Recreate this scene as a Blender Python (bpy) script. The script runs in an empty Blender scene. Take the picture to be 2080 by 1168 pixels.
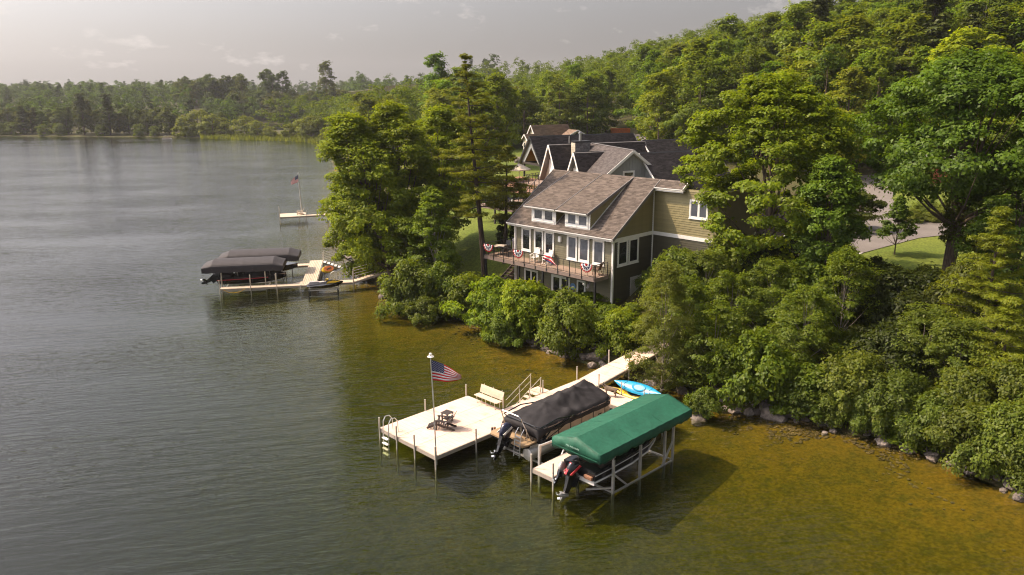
import bpy, math, random
import numpy as np
from mathutils import Vector, Matrix

S = bpy.context.scene
R = math.radians
# ------------------------------------------------------------------ camera
CAM_Z = 18.5
F_PX, PITCH, ROLL, AL = 1576.0, 0.25106, 0.00611, 0.7751
_sa, _ca = math.sin(AL), math.cos(AL)
_r = Vector((_ca, -_sa, 0)); _h = Vector((_sa, _ca, 0)); _z = Vector((0, 0, 1))
_f = _h * math.cos(PITCH) - _z * math.sin(PITCH)
_u = _h * math.sin(PITCH) + _z * math.cos(PITCH)
_r2 = _r * math.cos(ROLL) - _u * math.sin(ROLL)
_u2 = _r * math.sin(ROLL) + _u * math.cos(ROLL)
cam_d = bpy.data.cameras.new('camera')
cam_d.sensor_width = 36.0
cam_d.lens = 36.0 * F_PX / 2080.0
cam_d.clip_start = 0.5
cam_d.clip_end = 6000
cam = bpy.data.objects.new('camera', cam_d)
S.collection.objects.link(cam)
M = Matrix((_r2, _u2, -_f)).transposed().to_4x4()
M.translation = Vector((0, 0, CAM_Z))
cam.matrix_world = M
S.camera = cam

def at(u, v, dist):
    """a place in the world: seen at photo pixel u, v and dist metres ahead (on the level)"""
    d = _r2 * ((u - 1040) / F_PX) - _u2 * ((v - 584) / F_PX) + _f
    return Vector((0, 0, CAM_Z)) + d * (dist / d.dot(_h))

# ------------------------------------------------------------------ daylight
SUN_DIR = Vector((-0.573, 0.819, 0)).normalized()
SUN_EL = R(50)
w = bpy.data.worlds.new('World'); S.world = w
w.use_nodes = True
nt = w.node_tree; nt.nodes.clear()
sky = nt.nodes.new('ShaderNodeTexSky'); sky.sky_type = 'NISHITA'
sky.sun_disc = False
sky.sun_elevation = SUN_EL
sky.sun_rotation = math.atan2(SUN_DIR.x, SUN_DIR.y)
sky.altitude = 300; sky.air_density = 1.0; sky.dust_density = 5.0; sky.ozone_density = 1.0
# thin veil over the whole sky and small fair-weather clouds
hs = nt.nodes.new('ShaderNodeHueSaturation'); hs.inputs['Saturation'].default_value = 0.34
nt.links.new(sky.outputs[0], hs.inputs['Color'])
tint = nt.nodes.new('ShaderNodeMix'); tint.data_type = 'RGBA'; tint.blend_type = 'MULTIPLY'
tint.inputs[0].default_value = 1.0
tint.inputs[7].default_value = (.80, .765, .775, 1)
nt.links.new(hs.outputs[0], tint.inputs[6])
tc = nt.nodes.new('ShaderNodeTexCoord')
sep = nt.nodes.new('ShaderNodeSeparateXYZ'); nt.links.new(tc.outputs['Generated'], sep.inputs[0])
# project the view direction on a cloud deck
zc = nt.nodes.new('ShaderNodeMath'); zc.operation = 'MAXIMUM'; zc.inputs[1].default_value = 0.0
nt.links.new(sep.outputs[2], zc.inputs[0])
za = nt.nodes.new('ShaderNodeMath'); za.operation = 'ADD'; za.inputs[1].default_value = 0.42
nt.links.new(zc.outputs[0], za.inputs[0])
dv = nt.nodes.new('ShaderNodeVectorMath'); dv.operation = 'DIVIDE'
cmb = nt.nodes.new('ShaderNodeCombineXYZ')
for i in range(3): nt.links.new(za.outputs[0], cmb.inputs[i])
nt.links.new(tc.outputs['Generated'], dv.inputs[0]); nt.links.new(cmb.outputs[0], dv.inputs[1])
cn = nt.nodes.new('ShaderNodeTexNoise'); cn.inputs['Scale'].default_value = 7.5
cn.inputs['Detail'].default_value = 6; cn.inputs['Roughness'].default_value = 0.58
mpv = nt.nodes.new('ShaderNodeMapping'); mpv.inputs['Location'].default_value = (3.1, 1.3, 0.0)
nt.links.new(dv.outputs[0], mpv.inputs['Vector']); nt.links.new(mpv.outputs[0], cn.inputs['Vector'])
cr = nt.nodes.new('ShaderNodeValToRGB')
cr.color_ramp.elements[0].position = 0.60; cr.color_ramp.elements[1].position = 0.80
cr.color_ramp.elements[0].color = (0, 0, 0, 1); cr.color_ramp.elements[1].color = (0.6, 0.6, 0.6, 1)
nt.links.new(cn.outputs['Fac'], cr.inputs['Fac'])
cl = nt.nodes.new('ShaderNodeMix'); cl.data_type = 'RGBA'
cl.inputs[7].default_value = (6.6, 6.0, 5.6, 1)
# summer haze whitens the sky toward the horizon, all the way round
hzp = nt.nodes.new('ShaderNodeMath'); hzp.operation = 'MULTIPLY'; hzp.inputs[1].default_value = -9.0
nt.links.new(zc.outputs[0], hzp.inputs[0])
hze = nt.nodes.new('ShaderNodeMath'); hze.operation = 'EXPONENT'; nt.links.new(hzp.outputs[0], hze.inputs[0])
hzm = nt.nodes.new('ShaderNodeMath'); hzm.operation = 'MULTIPLY'; hzm.inputs[1].default_value = 0.62; nt.links.new(hze.outputs[0], hzm.inputs[0])
veil = nt.nodes.new('ShaderNodeMix'); veil.data_type = 'RGBA'; veil.inputs[7].default_value = (3.3, 3.0, 2.85, 1)
nt.links.new(hzm.outputs[0], veil.inputs[0]); nt.links.new(tint.outputs[2], veil.inputs[6])
# forward scattering: the hazy air brightens toward the sun
dsun = nt.nodes.new('ShaderNodeVectorMath'); dsun.operation = 'DOT_PRODUCT'
dsun.inputs[1].default_value = (SUN_DIR.x * math.cos(SUN_EL), SUN_DIR.y * math.cos(SUN_EL), math.sin(SUN_EL))
nt.links.new(tc.outputs['Generated'], dsun.inputs[0])
dmx = nt.nodes.new('ShaderNodeMath'); dmx.operation = 'MAXIMUM'; dmx.inputs[1].default_value = 0.0; nt.links.new(dsun.outputs['Value'], dmx.inputs[0])
dpw = nt.nodes.new('ShaderNodeMath'); dpw.operation = 'POWER'; dpw.inputs[1].default_value = 1.5; nt.links.new(dmx.outputs[0], dpw.inputs[0])
dsc = nt.nodes.new('ShaderNodeMath'); dsc.operation = 'MULTIPLY_ADD'; dsc.inputs[1].default_value = 1.9; dsc.inputs[2].default_value = 1.0; nt.links.new(dpw.outputs[0], dsc.inputs[0])
glow = nt.nodes.new('ShaderNodeVectorMath'); glow.operation = 'SCALE'
nt.links.new(veil.outputs[2], glow.inputs[0]); nt.links.new(dsc.outputs[0], glow.inputs['Scale'])
nt.links.new(cr.outputs['Color'], cl.inputs[0]); nt.links.new(glow.outputs[0], cl.inputs[6])
bg = nt.nodes.new('ShaderNodeBackground'); bg.inputs['Strength'].default_value = 0.131
nt.links.new(cl.outputs[2], bg.inputs['Color'])
wo = nt.nodes.new('ShaderNodeOutputWorld'); nt.links.new(bg.outputs[0], wo.inputs['Surface'])

sun_d = bpy.data.lights.new('sun', 'SUN'); sun_d.energy = 5.0; sun_d.angle = R(0.5)
sun_d.color = (1.0, 0.78, 0.56)
sun = bpy.data.objects.new('sun', sun_d); S.collection.objects.link(sun)
_sd = Vector((SUN_DIR.x * math.cos(SUN_EL), SUN_DIR.y * math.cos(SUN_EL), math.sin(SUN_EL)))
sun.rotation_euler = _sd.to_track_quat('Z', 'Y').to_euler()
sun.location = (0, 60, 60)

S.view_settings.view_transform = 'Standard'
S.view_settings.look = 'None'
S.view_settings.exposure = 0.22
S.view_settings.gamma = 1.0
S.view_settings.use_curve_mapping = False
S.render.engine = 'CYCLES'
cy = S.cycles
cy.max_bounces = 7; cy.diffuse_bounces = 3; cy.glossy_bounces = 3
cy.transmission_bounces = 4; cy.transparent_max_bounces = 16; cy.volume_bounces = 0
cy.sample_clamp_indirect = 4.0
cy.use_denoising = True
try: cy.denoising_prefilter = 'ACCURATE'; cy.denoising_input_passes = 'RGB_ALBEDO_NORMAL'
except Exception: pass
try: cy.denoiser = 'OPENIMAGEDENOISE'
except Exception: pass
cy.filter_width = 1.1
cy.use_adaptive_sampling = False; cy.adaptive_threshold = 0.012
cy.caustics_reflective = False; cy.caustics_refractive = False

# ------------------------------------------------------------------ helpers
COL = S.collection
rng = np.random.default_rng(11)
random.seed(5)

def tag(o, label=None, cat=None, group=None, kind=None):
    if label: o['label'] = label
    if cat: o['category'] = cat
    if group: o['group'] = group
    if kind: o['kind'] = kind
    return o

def thing(name, label, cat, loc=(0, 0, 0), group=None, rotz=0.0):
    o = bpy.data.objects.new(name, None)
    o.empty_display_size = 0.3
    COL.objects.link(o); o.location = loc; o.rotation_euler = (0, 0, rotz)
    return tag(o, label, cat, group)

def base_of(o):
    p = Vector((0, 0, 0))
    while o is not None:
        p += Vector(o.location); o = o.parent
    return p

def link_mesh(name, me, mat, parent=None):
    o = bpy.data.objects.new(name, me)
    if mat is not None and len(me.materials) == 0: me.materials.append(mat)
    COL.objects.link(o)
    if parent is not None: o.parent = parent
    return o

def np_mesh(name, V, Fq, mat, parent=None, smooth=False, local=False):
    """mesh object from a vertex array and an array of quads or triangles"""
    V = np.asarray(V, dtype=np.float32)
    if parent is not None and not local:
        V = V - np.array(base_of(parent), dtype=np.float32)
    me = bpy.data.meshes.new(name)
    Fq = np.asarray(Fq, dtype=np.int32)
    n, k = Fq.shape
    me.vertices.add(len(V)); me.vertices.foreach_set('co', V.ravel())
    me.loops.add(n * k); me.loops.foreach_set('vertex_index', Fq.ravel())
    me.polygons.add(n)
    me.polygons.foreach_set('loop_start', np.arange(0, n * k, k, dtype=np.int32))
    if smooth: me.polygons.foreach_set('use_smooth', np.ones(n, dtype=bool))
    me.update(calc_edges=True)
    return link_mesh(name, me, mat, parent)

class MB:
    """gathers shapes that become ONE mesh object; an optional frame turns local into world"""
    def __init__(s, frame=None):
        s.v = []; s.f = []; s.m = []; s.frame = frame; s.mi = 0
    def add(s, vs, fs):
        b = len(s.v)
        for p in vs:
            p = Vector(p)
            s.v.append(s.frame @ p if s.frame is not None else p)
        for f in fs:
            s.f.append([b + i for i in f]); s.m.append(s.mi)
        return s
    def box(s, x0, y0, z0, x1, y1, z1):
        vs = [(x0, y0, z0), (x1, y0, z0), (x1, y1, z0), (x0, y1, z0), (x0, y0, z1), (x1, y0, z1), (x1, y1, z1), (x0, y1, z1)]
        return s.add(vs, [(0, 3, 2, 1), (4, 5, 6, 7), (0, 1, 5, 4), (1, 2, 6, 5), (2, 3, 7, 6), (3, 0, 4, 7)])
    def bevbox(s, x0, y0, z0, x1, y1, z1, b):
        """box with chamfered vertical and top edges"""
        def ring(i, z): return [(x0 + i + b, y0 + i, z), (x1 - i - b, y0 + i, z), (x1 - i, y0 + i + b, z), (x1 - i, y1 - i - b, z), (x1 - i - b, y1 - i, z), (x0 + i + b, y1 - i, z), (x0 + i, y1 - i - b, z), (x0 + i, y0 + i + b, z)]
        vs = ring(0, z0) + ring(0, z1 - b) + ring(b * .8, z1)
        fs = [tuple(range(7, -1, -1)), tuple(range(16, 24))]
        for k in range(2):
            for i in range(8):
                fs.append((k * 8 + i, k * 8 + (i + 1) % 8, k * 8 + 8 + (i + 1) % 8, k * 8 + 8 + i))
        return s.add(vs, fs)
    def beam(s, p, q, w, h, up=(0, 0, 1)):
        p, q = Vector(p), Vector(q); d = (q - p).normalized(); up = Vector(up)
        if abs(d.dot(up)) > .98: up = Vector((0, 1, 0))
        a = d.cross(up).normalized() * (w / 2); c = a.cross(d).normalized() * (h / 2)
        vs = [p - a - c, p + a - c, p + a + c, p - a + c, q - a - c, q + a - c, q + a + c, q - a + c]
        return s.add(vs, [(0, 1, 2, 3), (7, 6, 5, 4), (0, 4, 5, 1), (1, 5, 6, 2), (2, 6, 7, 3), (3, 7, 4, 0)])
    def tube(s, pts, rad, n=8, cap=True):
        pts = [Vector(p) for p in pts]
        if not hasattr(rad, '__len__'): rad = [rad] * len(pts)
        vs = []; fs = []; prev = None
        for i, p in enumerate(pts):
            d = (pts[min(i + 1, len(pts) - 1)] - pts[max(i - 1, 0)])
            if d.length < 1e-9: d = Vector((0, 0, 1))
            d.normalize()
            if prev is None:
                prev = Vector((1, 0, 0)) if abs(d.x) < .8 else Vector((0, 1, 0))
            a = (prev - d * prev.dot(d)).normalized(); b = d.cross(a); prev = a
            for k in range(n):
                t = 2 * math.pi * k / n
                vs.append(p + a * (math.cos(t) * rad[i]) + b * (math.sin(t) * rad[i]))
        for i in range(len(pts) - 1):
            for k in range(n):
                fs.append((i * n + k, i * n + (k + 1) % n, (i + 1) * n + (k + 1) % n, (i + 1) * n + k))
        if cap:
            fs.append(tuple(range(n - 1, -1, -1))); fs.append(tuple(range((len(pts) - 1) * n, len(pts) * n)))
        return s.add(vs, fs)
    def lathe(s, c, prof, n=14, sx=1.0, sy=1.0):
        c = Vector(c); vs = []; fs = []
        for r, z in prof:
            for k in range(n):
                t = 2 * math.pi * k / n
                vs.append((c.x + r * math.cos(t) * sx, c.y + r * math.sin(t) * sy, c.z + z))
        for i in range(len(prof) - 1):
            for k in range(n):
                fs.append((i * n + k, i * n + (k + 1) % n, (i + 1) * n + (k + 1) % n, (i + 1) * n + k))
        fs.append(tuple(range(n - 1, -1, -1))); fs.append(tuple(range((len(prof) - 1) * n, len(prof) * n)))
        return s.add(vs, fs)
    def loft(s, rings, cap=True, closed=True):
        n = len(rings[0]); vs = [p for r in rings for p in r]; fs = []
        for i in range(len(rings) - 1):
            for k in range(n if closed else n - 1):
                fs.append((i * n + k, i * n + (k + 1) % n, (i + 1) * n + (k + 1) % n, (i + 1) * n + k))
        if cap:
            fs.append(tuple(range(n - 1, -1, -1))); fs.append(tuple(range((len(rings) - 1) * n, len(rings) * n)))
        return s.add(vs, fs)
    def prism(s, poly, d):
        """closed polygon pushed along d"""
        d = Vector(d); n = len(poly); a = [Vector(p) for p in poly]; b = [p + d for p in a]
        fs = [tuple(range(n - 1, -1, -1)), tuple(range(n, 2 * n))]
        fs += [(i, (i + 1) % n, n + (i + 1) % n, n + i) for i in range(n)]
        return s.add(a + b, fs)
    def build(s, name, mat, parent=None, smooth=False, local=False, mats=None):
        o = Vector((0, 0, 0)) if (parent is None or local) else base_of(parent)
        me = bpy.data.meshes.new(name)
        me.from_pydata([p - o for p in s.v], [], s.f)
        if mats:
            for m in mats: me.materials.append(m)
            me.polygons.foreach_set('material_index', s.m)
        if smooth: me.polygons.foreach_set('use_smooth', [True] * len(me.polygons))
        me.update()
        ob = link_mesh(name, me, mat, parent)
        if smooth:
            try: me.set_sharp_from_angle(angle=R(38))
            except Exception: pass
        return ob

def copy_tree(o, parent=None):
    c = o.copy(); COL.objects.link(c)
    if parent is not None: c.parent = parent
    for ch in list(o.children): copy_tree(ch, c)
    return c

def frame(ox, oy, ang, oz=0.0):
    return Matrix.Translation((ox, oy, oz)) @ Matrix.Rotation(ang, 4, 'Z')

# ------------------------------------------------------------------ materials
def mat(name, col, rough=0.7, metal=0.0, noise=None, amt=0.15, bump=None, island=0.0, spec=0.5, objvar=False, coat=0.0, stretch=None, wear=None):
    """procedural surface: base colour, noise grain, per-piece variation, fine bump"""
    m = bpy.data.materials.new(name); m.use_nodes = True
    t = m.node_tree; n = t.nodes; L = t.links
    b = n['Principled BSDF']
    b.inputs['Roughness'].default_value = rough; b.inputs['Metallic'].default_value = metal
    b.inputs['Specular IOR Level'].default_value = spec
    if coat: b.inputs['Coat Weight'].default_value = coat
    c4 = (*col, 1)
    src = None
    co = n.new('ShaderNodeTexCoord'); vec = co.outputs['Object']
    if stretch:
        mp = n.new('ShaderNodeMapping'); mp.inputs['Scale'].default_value = stretch
        L.new(vec, mp.inputs['Vector']); vec = mp.outputs[0]
    val = None
    def mulval(v, lo, hi):
        nonlocal val
        mr = n.new('ShaderNodeMapRange'); mr.inputs[3].default_value = lo; mr.inputs[4].default_value = hi
        L.new(v, mr.inputs[0])
        if val is None: val = mr.outputs[0]
        else:
            mm = n.new('ShaderNodeMath'); mm.operation = 'MULTIPLY'
            L.new(val, mm.inputs[0]); L.new(mr.outputs[0], mm.inputs[1]); val = mm.outputs[0]
    if noise:
        for k, sc in enumerate(noise if hasattr(noise, '__len__') else [noise]):
            tx = n.new('ShaderNodeTexNoise'); tx.inputs['Scale'].default_value = sc; tx.inputs['Detail'].default_value = 5
            L.new(vec, tx.inputs['Vector'])
            mr0 = n.new('ShaderNodeMapRange'); mr0.inputs[1].default_value = .3; mr0.inputs[2].default_value = .7
            L.new(tx.outputs['Fac'], mr0.inputs[0]); mulval(mr0.outputs[0], 1 - amt, 1 + amt)
    if island:
        g = n.new('ShaderNodeNewGeometry'); mulval(g.outputs['Random Per Island'], 1 - island, 1 + island)
    if objvar:
        oi = n.new('ShaderNodeObjectInfo'); mulval(oi.outputs['Random'], 1 - objvar, 1 + objvar)
    if val is not None:
        mx = n.new('ShaderNodeVectorMath'); mx.operation = 'SCALE'; mx.inputs[0].default_value = col
        L.new(val, mx.inputs['Scale']); src = mx.outputs[0]
    if wear:
        wc, wscale, wlo, whi = wear
        tx = n.new('ShaderNodeTexNoise'); tx.inputs['Scale'].default_value = wscale; tx.inputs['Detail'].default_value = 6
        L.new(vec, tx.inputs['Vector'])
        mr = n.new('ShaderNodeMapRange'); mr.inputs[1].default_value = wlo; mr.inputs[2].default_value = whi
        L.new(tx.outputs['Fac'], mr.inputs[0])
        mx2 = n.new('ShaderNodeMix'); mx2.data_type = 'RGBA'; mx2.inputs[7].default_value = (*wc, 1)
        if src is not None: L.new(src, mx2.inputs[6])
        else: mx2.inputs[6].default_value = c4
        L.new(mr.outputs[0], mx2.inputs[0]); src = mx2.outputs[2]
    if src is not None: L.new(src, b.inputs['Base Color'])
    else: b.inputs['Base Color'].default_value = c4
    if bump:
        tx = n.new('ShaderNodeTexNoise'); tx.inputs['Scale'].default_value = bump[0]; tx.inputs['Detail'].default_value = 4
        L.new(vec, tx.inputs['Vector'])
        bp = n.new('ShaderNodeBump'); bp.inputs['Strength'].default_value = bump[1]; bp.inputs['Distance'].default_value = bump[2] if len(bump) > 2 else .02
        L.new(tx.outputs['Fac'], bp.inputs['Height']); L.new(bp.outputs[0], b.inputs['Normal'])
    return m

def leaf_mat(name, c_lo, c_hi, trans=0.5, yellow=None):
    """leaves: each leaf its own shade between two greens, light passing through"""
    m = bpy.data.materials.new(name); m.use_nodes = True
    t = m.node_tree; n = t.nodes; L = t.links; n.clear()
    out = n.new('ShaderNodeOutputMaterial')
    g = n.new('ShaderNodeNewGeometry')
    mx = n.new('ShaderNodeMix'); mx.data_type = 'RGBA'
    mx.inputs[6].default_value = (*c_lo, 1); mx.inputs[7].default_value = (*c_hi, 1)
    L.new(g.outputs['Random Per Island'], mx.inputs[0])
    oi = n.new('ShaderNodeObjectInfo')
    mul = n.new('ShaderNodeMix'); mul.data_type = 'RGBA'; mul.blend_type = 'MULTIPLY'; mul.inputs[0].default_value = 1
    L.new(mx.outputs[2], mul.inputs[6]); L.new(oi.outputs['Color'], mul.inputs[7])
    # sprays of lighter and darker growth
    co = n.new('ShaderNodeTexCoord')
    tx = n.new('ShaderNodeTexNoise'); tx.inputs['Scale'].default_value = .55; tx.inputs['Detail'].default_value = 3
    L.new(co.outputs['Object'], tx.inputs['Vector'])
    mr = n.new('ShaderNodeMapRange'); mr.inputs[1].default_value = .3; mr.inputs[2].default_value = .7
    mr.inputs[3].default_value = .72; mr.inputs[4].default_value = 1.3
    L.new(tx.outputs['Fac'], mr.inputs[0])
    sc = n.new('ShaderNodeVectorMath'); sc.operation = 'SCALE'
    L.new(mul.outputs[2], sc.inputs[0]); L.new(mr.outputs[0], sc.inputs['Scale'])
    d = n.new('ShaderNodeBsdfDiffuse'); tr = n.new('ShaderNodeBsdfTranslucent')
    tcol = n.new('ShaderNodeMix'); tcol.data_type = 'RGBA'; tcol.blend_type = 'MULTIPLY'; tcol.inputs[0].default_value = 1
    tcol.inputs[7].default_value = (1.25, 1.15, .45, 1)
    L.new(sc.outputs[0], tcol.inputs[6])
    L.new(sc.outputs[0], d.inputs[0]); L.new(tcol.outputs[2], tr.inputs[0])
    mi = n.new('ShaderNodeMixShader'); mi.inputs[0].default_value = trans
    L.new(d.outputs[0], mi.inputs[1]); L.new(tr.outputs[0], mi.inputs[2])
    gl = n.new('ShaderNodeBsdfGlossy'); gl.inputs['Roughness'].default_value = .5
    gl.inputs['Color'].default_value = (1, 1, 1, 1)
    m2 = n.new('ShaderNodeMixShader'); m2.inputs[0].default_value = .012
    L.new(mi.outputs[0], m2.inputs[1]); L.new(gl.outputs[0], m2.inputs[2])
    L.new(m2.outputs[0], out.inputs['Surface'])
    return m

MT = {}
MT['white'] = mat('white_trim_paint', (.78, .76, .72), .45, noise=6, amt=.05)
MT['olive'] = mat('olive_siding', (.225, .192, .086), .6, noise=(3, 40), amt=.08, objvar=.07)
MT['olive_front'] = mat('grey_olive_siding', (.135, .12, .068), .6, noise=(3, 40), amt=.08, objvar=.07)  # darker, greyer olive for the lake front boards
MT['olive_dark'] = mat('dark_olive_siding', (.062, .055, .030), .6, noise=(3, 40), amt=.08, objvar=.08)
MT['glass'] = mat('window_glass', (.018, .02, .022), .03, spec=1.0, noise=1.2, amt=.5)
MT['screen'] = mat('screened_window_glass', (.07, .075, .09), .05, spec=.8, noise=1.2, amt=.2)
MT['shingle'] = mat('brown_shingle', (.128, .104, .088), .95, spec=.15, noise=(1.2, 30), amt=.13, island=.32, bump=(60, .5))
MT['shingle_dark'] = mat('charcoal_shingle', (.072, .062, .061), .95, spec=.15, noise=(1.2, 30), amt=.12, island=.3, bump=(60, .5))
MT['shingle_tan'] = mat('tan_shingle', (.19, .13, .09), .9, noise=(1.2, 30), amt=.1, island=.22, bump=(60, .5))
MT['fascia'] = mat('grey_rake_board', (.17, .16, .155), .6, noise=5, amt=.06)
MT['grey_board'] = mat('grey_batten_siding', (.27, .28, .275), .6, noise=(2, 30), amt=.06, objvar=.05)
MT['cream'] = mat('cream_siding', (.52, .47, .36), .6, noise=(2, 20), amt=.06, objvar=.05)
MT['deckbrown'] = mat('composite_deck_board', (.27, .19, .14), .7, noise=(4, 50), amt=.1, objvar=.1, stretch=(1, 1, 1))
MT['deckfascia'] = mat('taupe_fascia', (.21, .155, .13), .6, noise=(3, 30), amt=.07)
MT['blackmetal'] = mat('black_metal', (.018, .018, .019), .4, spec=.5, noise=9, amt=.2)
MT['steel'] = mat('brushed_steel', (.62, .62, .62), .28, metal=1.0, noise=20, amt=.08)
MT['alu'] = mat('pale_aluminium', (.55, .53, .5), .42, metal=.55, noise=(8, 60), amt=.1)
MT['dockpost'] = mat('tan_dock_post', (.5, .45, .37), .6, noise=(5, 30), amt=.12, wear=((.2, .16, .09), 3, .58, .75))
MT['dockpanel'] = mat('sand_dock_panel', (.71, .515, .395), .75, noise=(.9, 45), amt=.07, objvar=.045, bump=(120, .25, .004), wear=((.36, .3, .23), 1.6, .56, .8))
MT['dockframe'] = mat('tan_dock_frame', (.36, .305, .25), .6, noise=(5, 30), amt=.1)
MT['plank'] = mat('cedar_dock_plank', (.54, .43, .32), .75, noise=(3, 40), amt=.1, objvar=.1)
MT['vinyl'] = mat('black_vinyl_cover', (.02, .018, .019), .68, spec=.25, noise=(2, 40), amt=.18, bump=(3.2, .35, .05))
MT['greyvinyl'] = mat('charcoal_canopy_vinyl', (.042, .037, .039), .65, spec=.3, noise=(2, 40), amt=.12)
MT['greenvinyl'] = mat('green_canopy_vinyl', (.018, .098, .058), .55, noise=(.7, 6, 25), amt=.14, spec=.3, bump=(4, .25, .05))
MT['boatcream'] = mat('champagne_boat_panel', (.42, .33, .24), .35, noise=(2, 20), amt=.06, coat=.3)
MT['swimdeck'] = mat('tan_foam_deck', (.33, .225, .125), .8, noise=(3, 60), amt=.1, bump=(80, .2, .004))
MT['gelblack'] = mat('black_gelcoat', (.012, .012, .014), .14, coat=.5, noise=4, amt=.2)
MT['navy'] = mat('navy_engine_cowl', (.014, .016, .04), .22, coat=.6, noise=5, amt=.15)
MT['red'] = mat('red_paint', (.5, .02, .03), .35, noise=8, amt=.1)
MT['yellow'] = mat('yellow_plastic', (.72, .44, .015), .4, noise=4, amt=.08)
MT['blueplastic'] = mat('turquoise_plastic', (.004, .25, .44), .35, noise=(2, 20), amt=.1, coat=.2)
MT['darkbrown'] = mat('dark_brown_poly_lumber', (.035, .025, .022), .55, noise=(6, 40), amt=.15)
MT['towel'] = mat('grey_cloth', (.36, .33, .33), .9, noise=(6, 60), amt=.12)
MT['whitepoly'] = mat('white_poly_lumber', (.8, .76, .7), .5, noise=8, amt=.05)
MT['trunk'] = mat('grey_brown_bark', (.12, .088, .062), .95, noise=(2, 14), amt=.35, bump=(9, .9, .08), stretch=(1, 1, .25))
MT['pinebark'] = mat('dark_pine_bark', (.06, .043, .033), .95, noise=(2, 12), amt=.35, bump=(8, 1, .08), stretch=(1, 1, .3))
MT['birch'] = mat('pale_birch_bark', (.42, .37, .3), .8, noise=(3, 16), amt=.25, bump=(6, .5, .03), wear=((.06, .05, .04), 5, .58, .66), stretch=(1, 1, 3))
MT['rock'] = mat('grey_brown_boulder', (.2, .165, .14), .9, noise=(.9, 9), amt=.3, bump=(6, .8, .08), objvar=.3)
MT['wetrock'] = mat('brown_lake_stone', (.13, .088, .032), .7, noise=(1.5, 9), amt=.35, island=.4, bump=(6, .6, .05))
MT['mulch'] = mat('red_brown_timber', (.3, .15, .085), .9, noise=(4, 30), amt=.3, objvar=.2)
MT['concrete'] = mat('pale_concrete', (.42, .4, .36), .85, noise=(1, 12), amt=.12, bump=(20, .3))
MT['orangewood'] = mat('stained_cedar_ceiling', (.5, .2, .04), .5, noise=(3, 30), amt=.12)
MT['tancloth'] = mat('tan_umbrella_cloth', (.55, .46, .36), .85, noise=(3, 40), amt=.08)
MT['rust'] = mat('rust_red_steel', (.3, .075, .035), .7, noise=(2, 14), amt=.3, wear=((.16, .07, .04), 3, .5, .7))
MT['orange'] = mat('orange_steel', (.55, .14, .03), .55, noise=(2, 14), amt=.2)
MT['stone'] = mat('grey_chimney_stone', (.17, .165, .165), .9, noise=(3, 20), amt=.2, objvar=.3, bump=(14, .6))
MT['bluesign'] = mat('blue_round_sign_paint', (.11, .24, .45), .5, noise=4, amt=.2)
MT['flagred'] = mat('flag_red_cloth', (.62, .012, .022), .8, noise=20, amt=.08)
MT['flagwhite'] = mat('flag_white_cloth', (.88, .85, .82), .8, noise=20, amt=.05)
MT['flagblue'] = mat('flag_blue_cloth', (.012, .02, .11), .8, noise=20, amt=.08)
MT['dog'] = mat('greyish_brown_fur', (.2, .15, .105), .95, noise=(7, 40), amt=.3, bump=(50, .6, .02))
MT['rope'] = mat('tan_rope', (.4, .33, .2), .9, noise=30, amt=.2)
MT['dead'] = mat('weathered_dead_wood', (.24, .2, .16), .95, noise=(3, 20), amt=.3)
MT['darkvoid'] = mat('dark_interior', (.012, .011, .01), .9, noise=3, amt=.2)
MT['teal'] = mat('dark_teal_shade', (.03, .05, .05), .7, noise=3, amt=.2)
MT['letters'] = mat('pale_green_lettering', (.35, .55, .45), .6, noise=20, amt=.1)

LEAF = {
 'broad': leaf_mat('broadleaf', (.088, .140, .009), (.165, .206, .012)),
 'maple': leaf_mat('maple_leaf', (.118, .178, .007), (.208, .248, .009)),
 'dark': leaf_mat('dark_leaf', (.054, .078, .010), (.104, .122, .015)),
 'pine': leaf_mat('pine_needles', (.095, .118, .008), (.17, .168, .013), trans=.42),
 'bright': leaf_mat('sumac_leaf', (.115, .19, .008), (.20, .255, .011)),
 'willow': leaf_mat('willow_leaf', (.122, .155, .02), (.18, .205, .03)),
 'fir': leaf_mat('fir_needles', (.045, .062, .011), (.085, .095, .016), trans=.35),
 'olive': leaf_mat('olive_shrub_leaf', (.088, .13, .012), (.156, .19, .018)),
}

# ------------------------------------------------------------------ terrain and lake
SHORE = [(36, -60), (37.5, -20), (38.6, -4), (39.2, 4), (39.5, 6.5), (40.7, 9.6), (41.5, 12.2), (41.2, 14.7), (40.8, 17.3),
         (39.9, 19.5), (39.6, 23), (39.0, 26.4), (39.3, 32.4), (39.6, 37.4), (40.3, 43.5), (40.3, 49.5), (40.9, 57.2), (43.4, 65.8),
         (49.4, 77.5), (60.6, 96.3), (84, 133), (120, 195), (138, 228), (150, 252), (152, 268), (135, 318), (112, 352),
         (81, 398), (22, 470), (-60, 560), (-250, 720), (-700, 950)]
LAND = SHORE + [(-700, 2500), (2500, 2500), (2500, -60)]
# a back bay seen as a strip of water behind the spit
BAY = [(170, 352), (205, 425), (250, 392), (300, 380), (290, 330), (206, 322)]

def seg_dist(X, Y, pts, close=True):
    d = np.full(X.shape, 1e9)
    n = len(pts)
    for i in range(n if close else n - 1):
        x0, y0 = pts[i]; x1, y1 = pts[(i + 1) % n]
        dx, dy = x1 - x0, y1 - y0
        t = np.clip(((X - x0) * dx + (Y - y0) * dy) / (dx * dx + dy * dy), 0, 1)
        d = np.minimum(d, np.hypot(X - x0 - t * dx, Y - y0 - t * dy))
    return d

def inside(X, Y, pts):
    r = np.zeros(X.shape, bool); n = len(pts)
    for i in range(n):
        x0, y0 = pts[i]; x1, y1 = pts[(i + 1) % n]
        if y0 == y1: continue
        c = ((y0 > Y) != (y1 > Y)) & (X < (x1 - x0) * (Y - y0) / (y1 - y0) + x0)
        r ^= c
    return r

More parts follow.
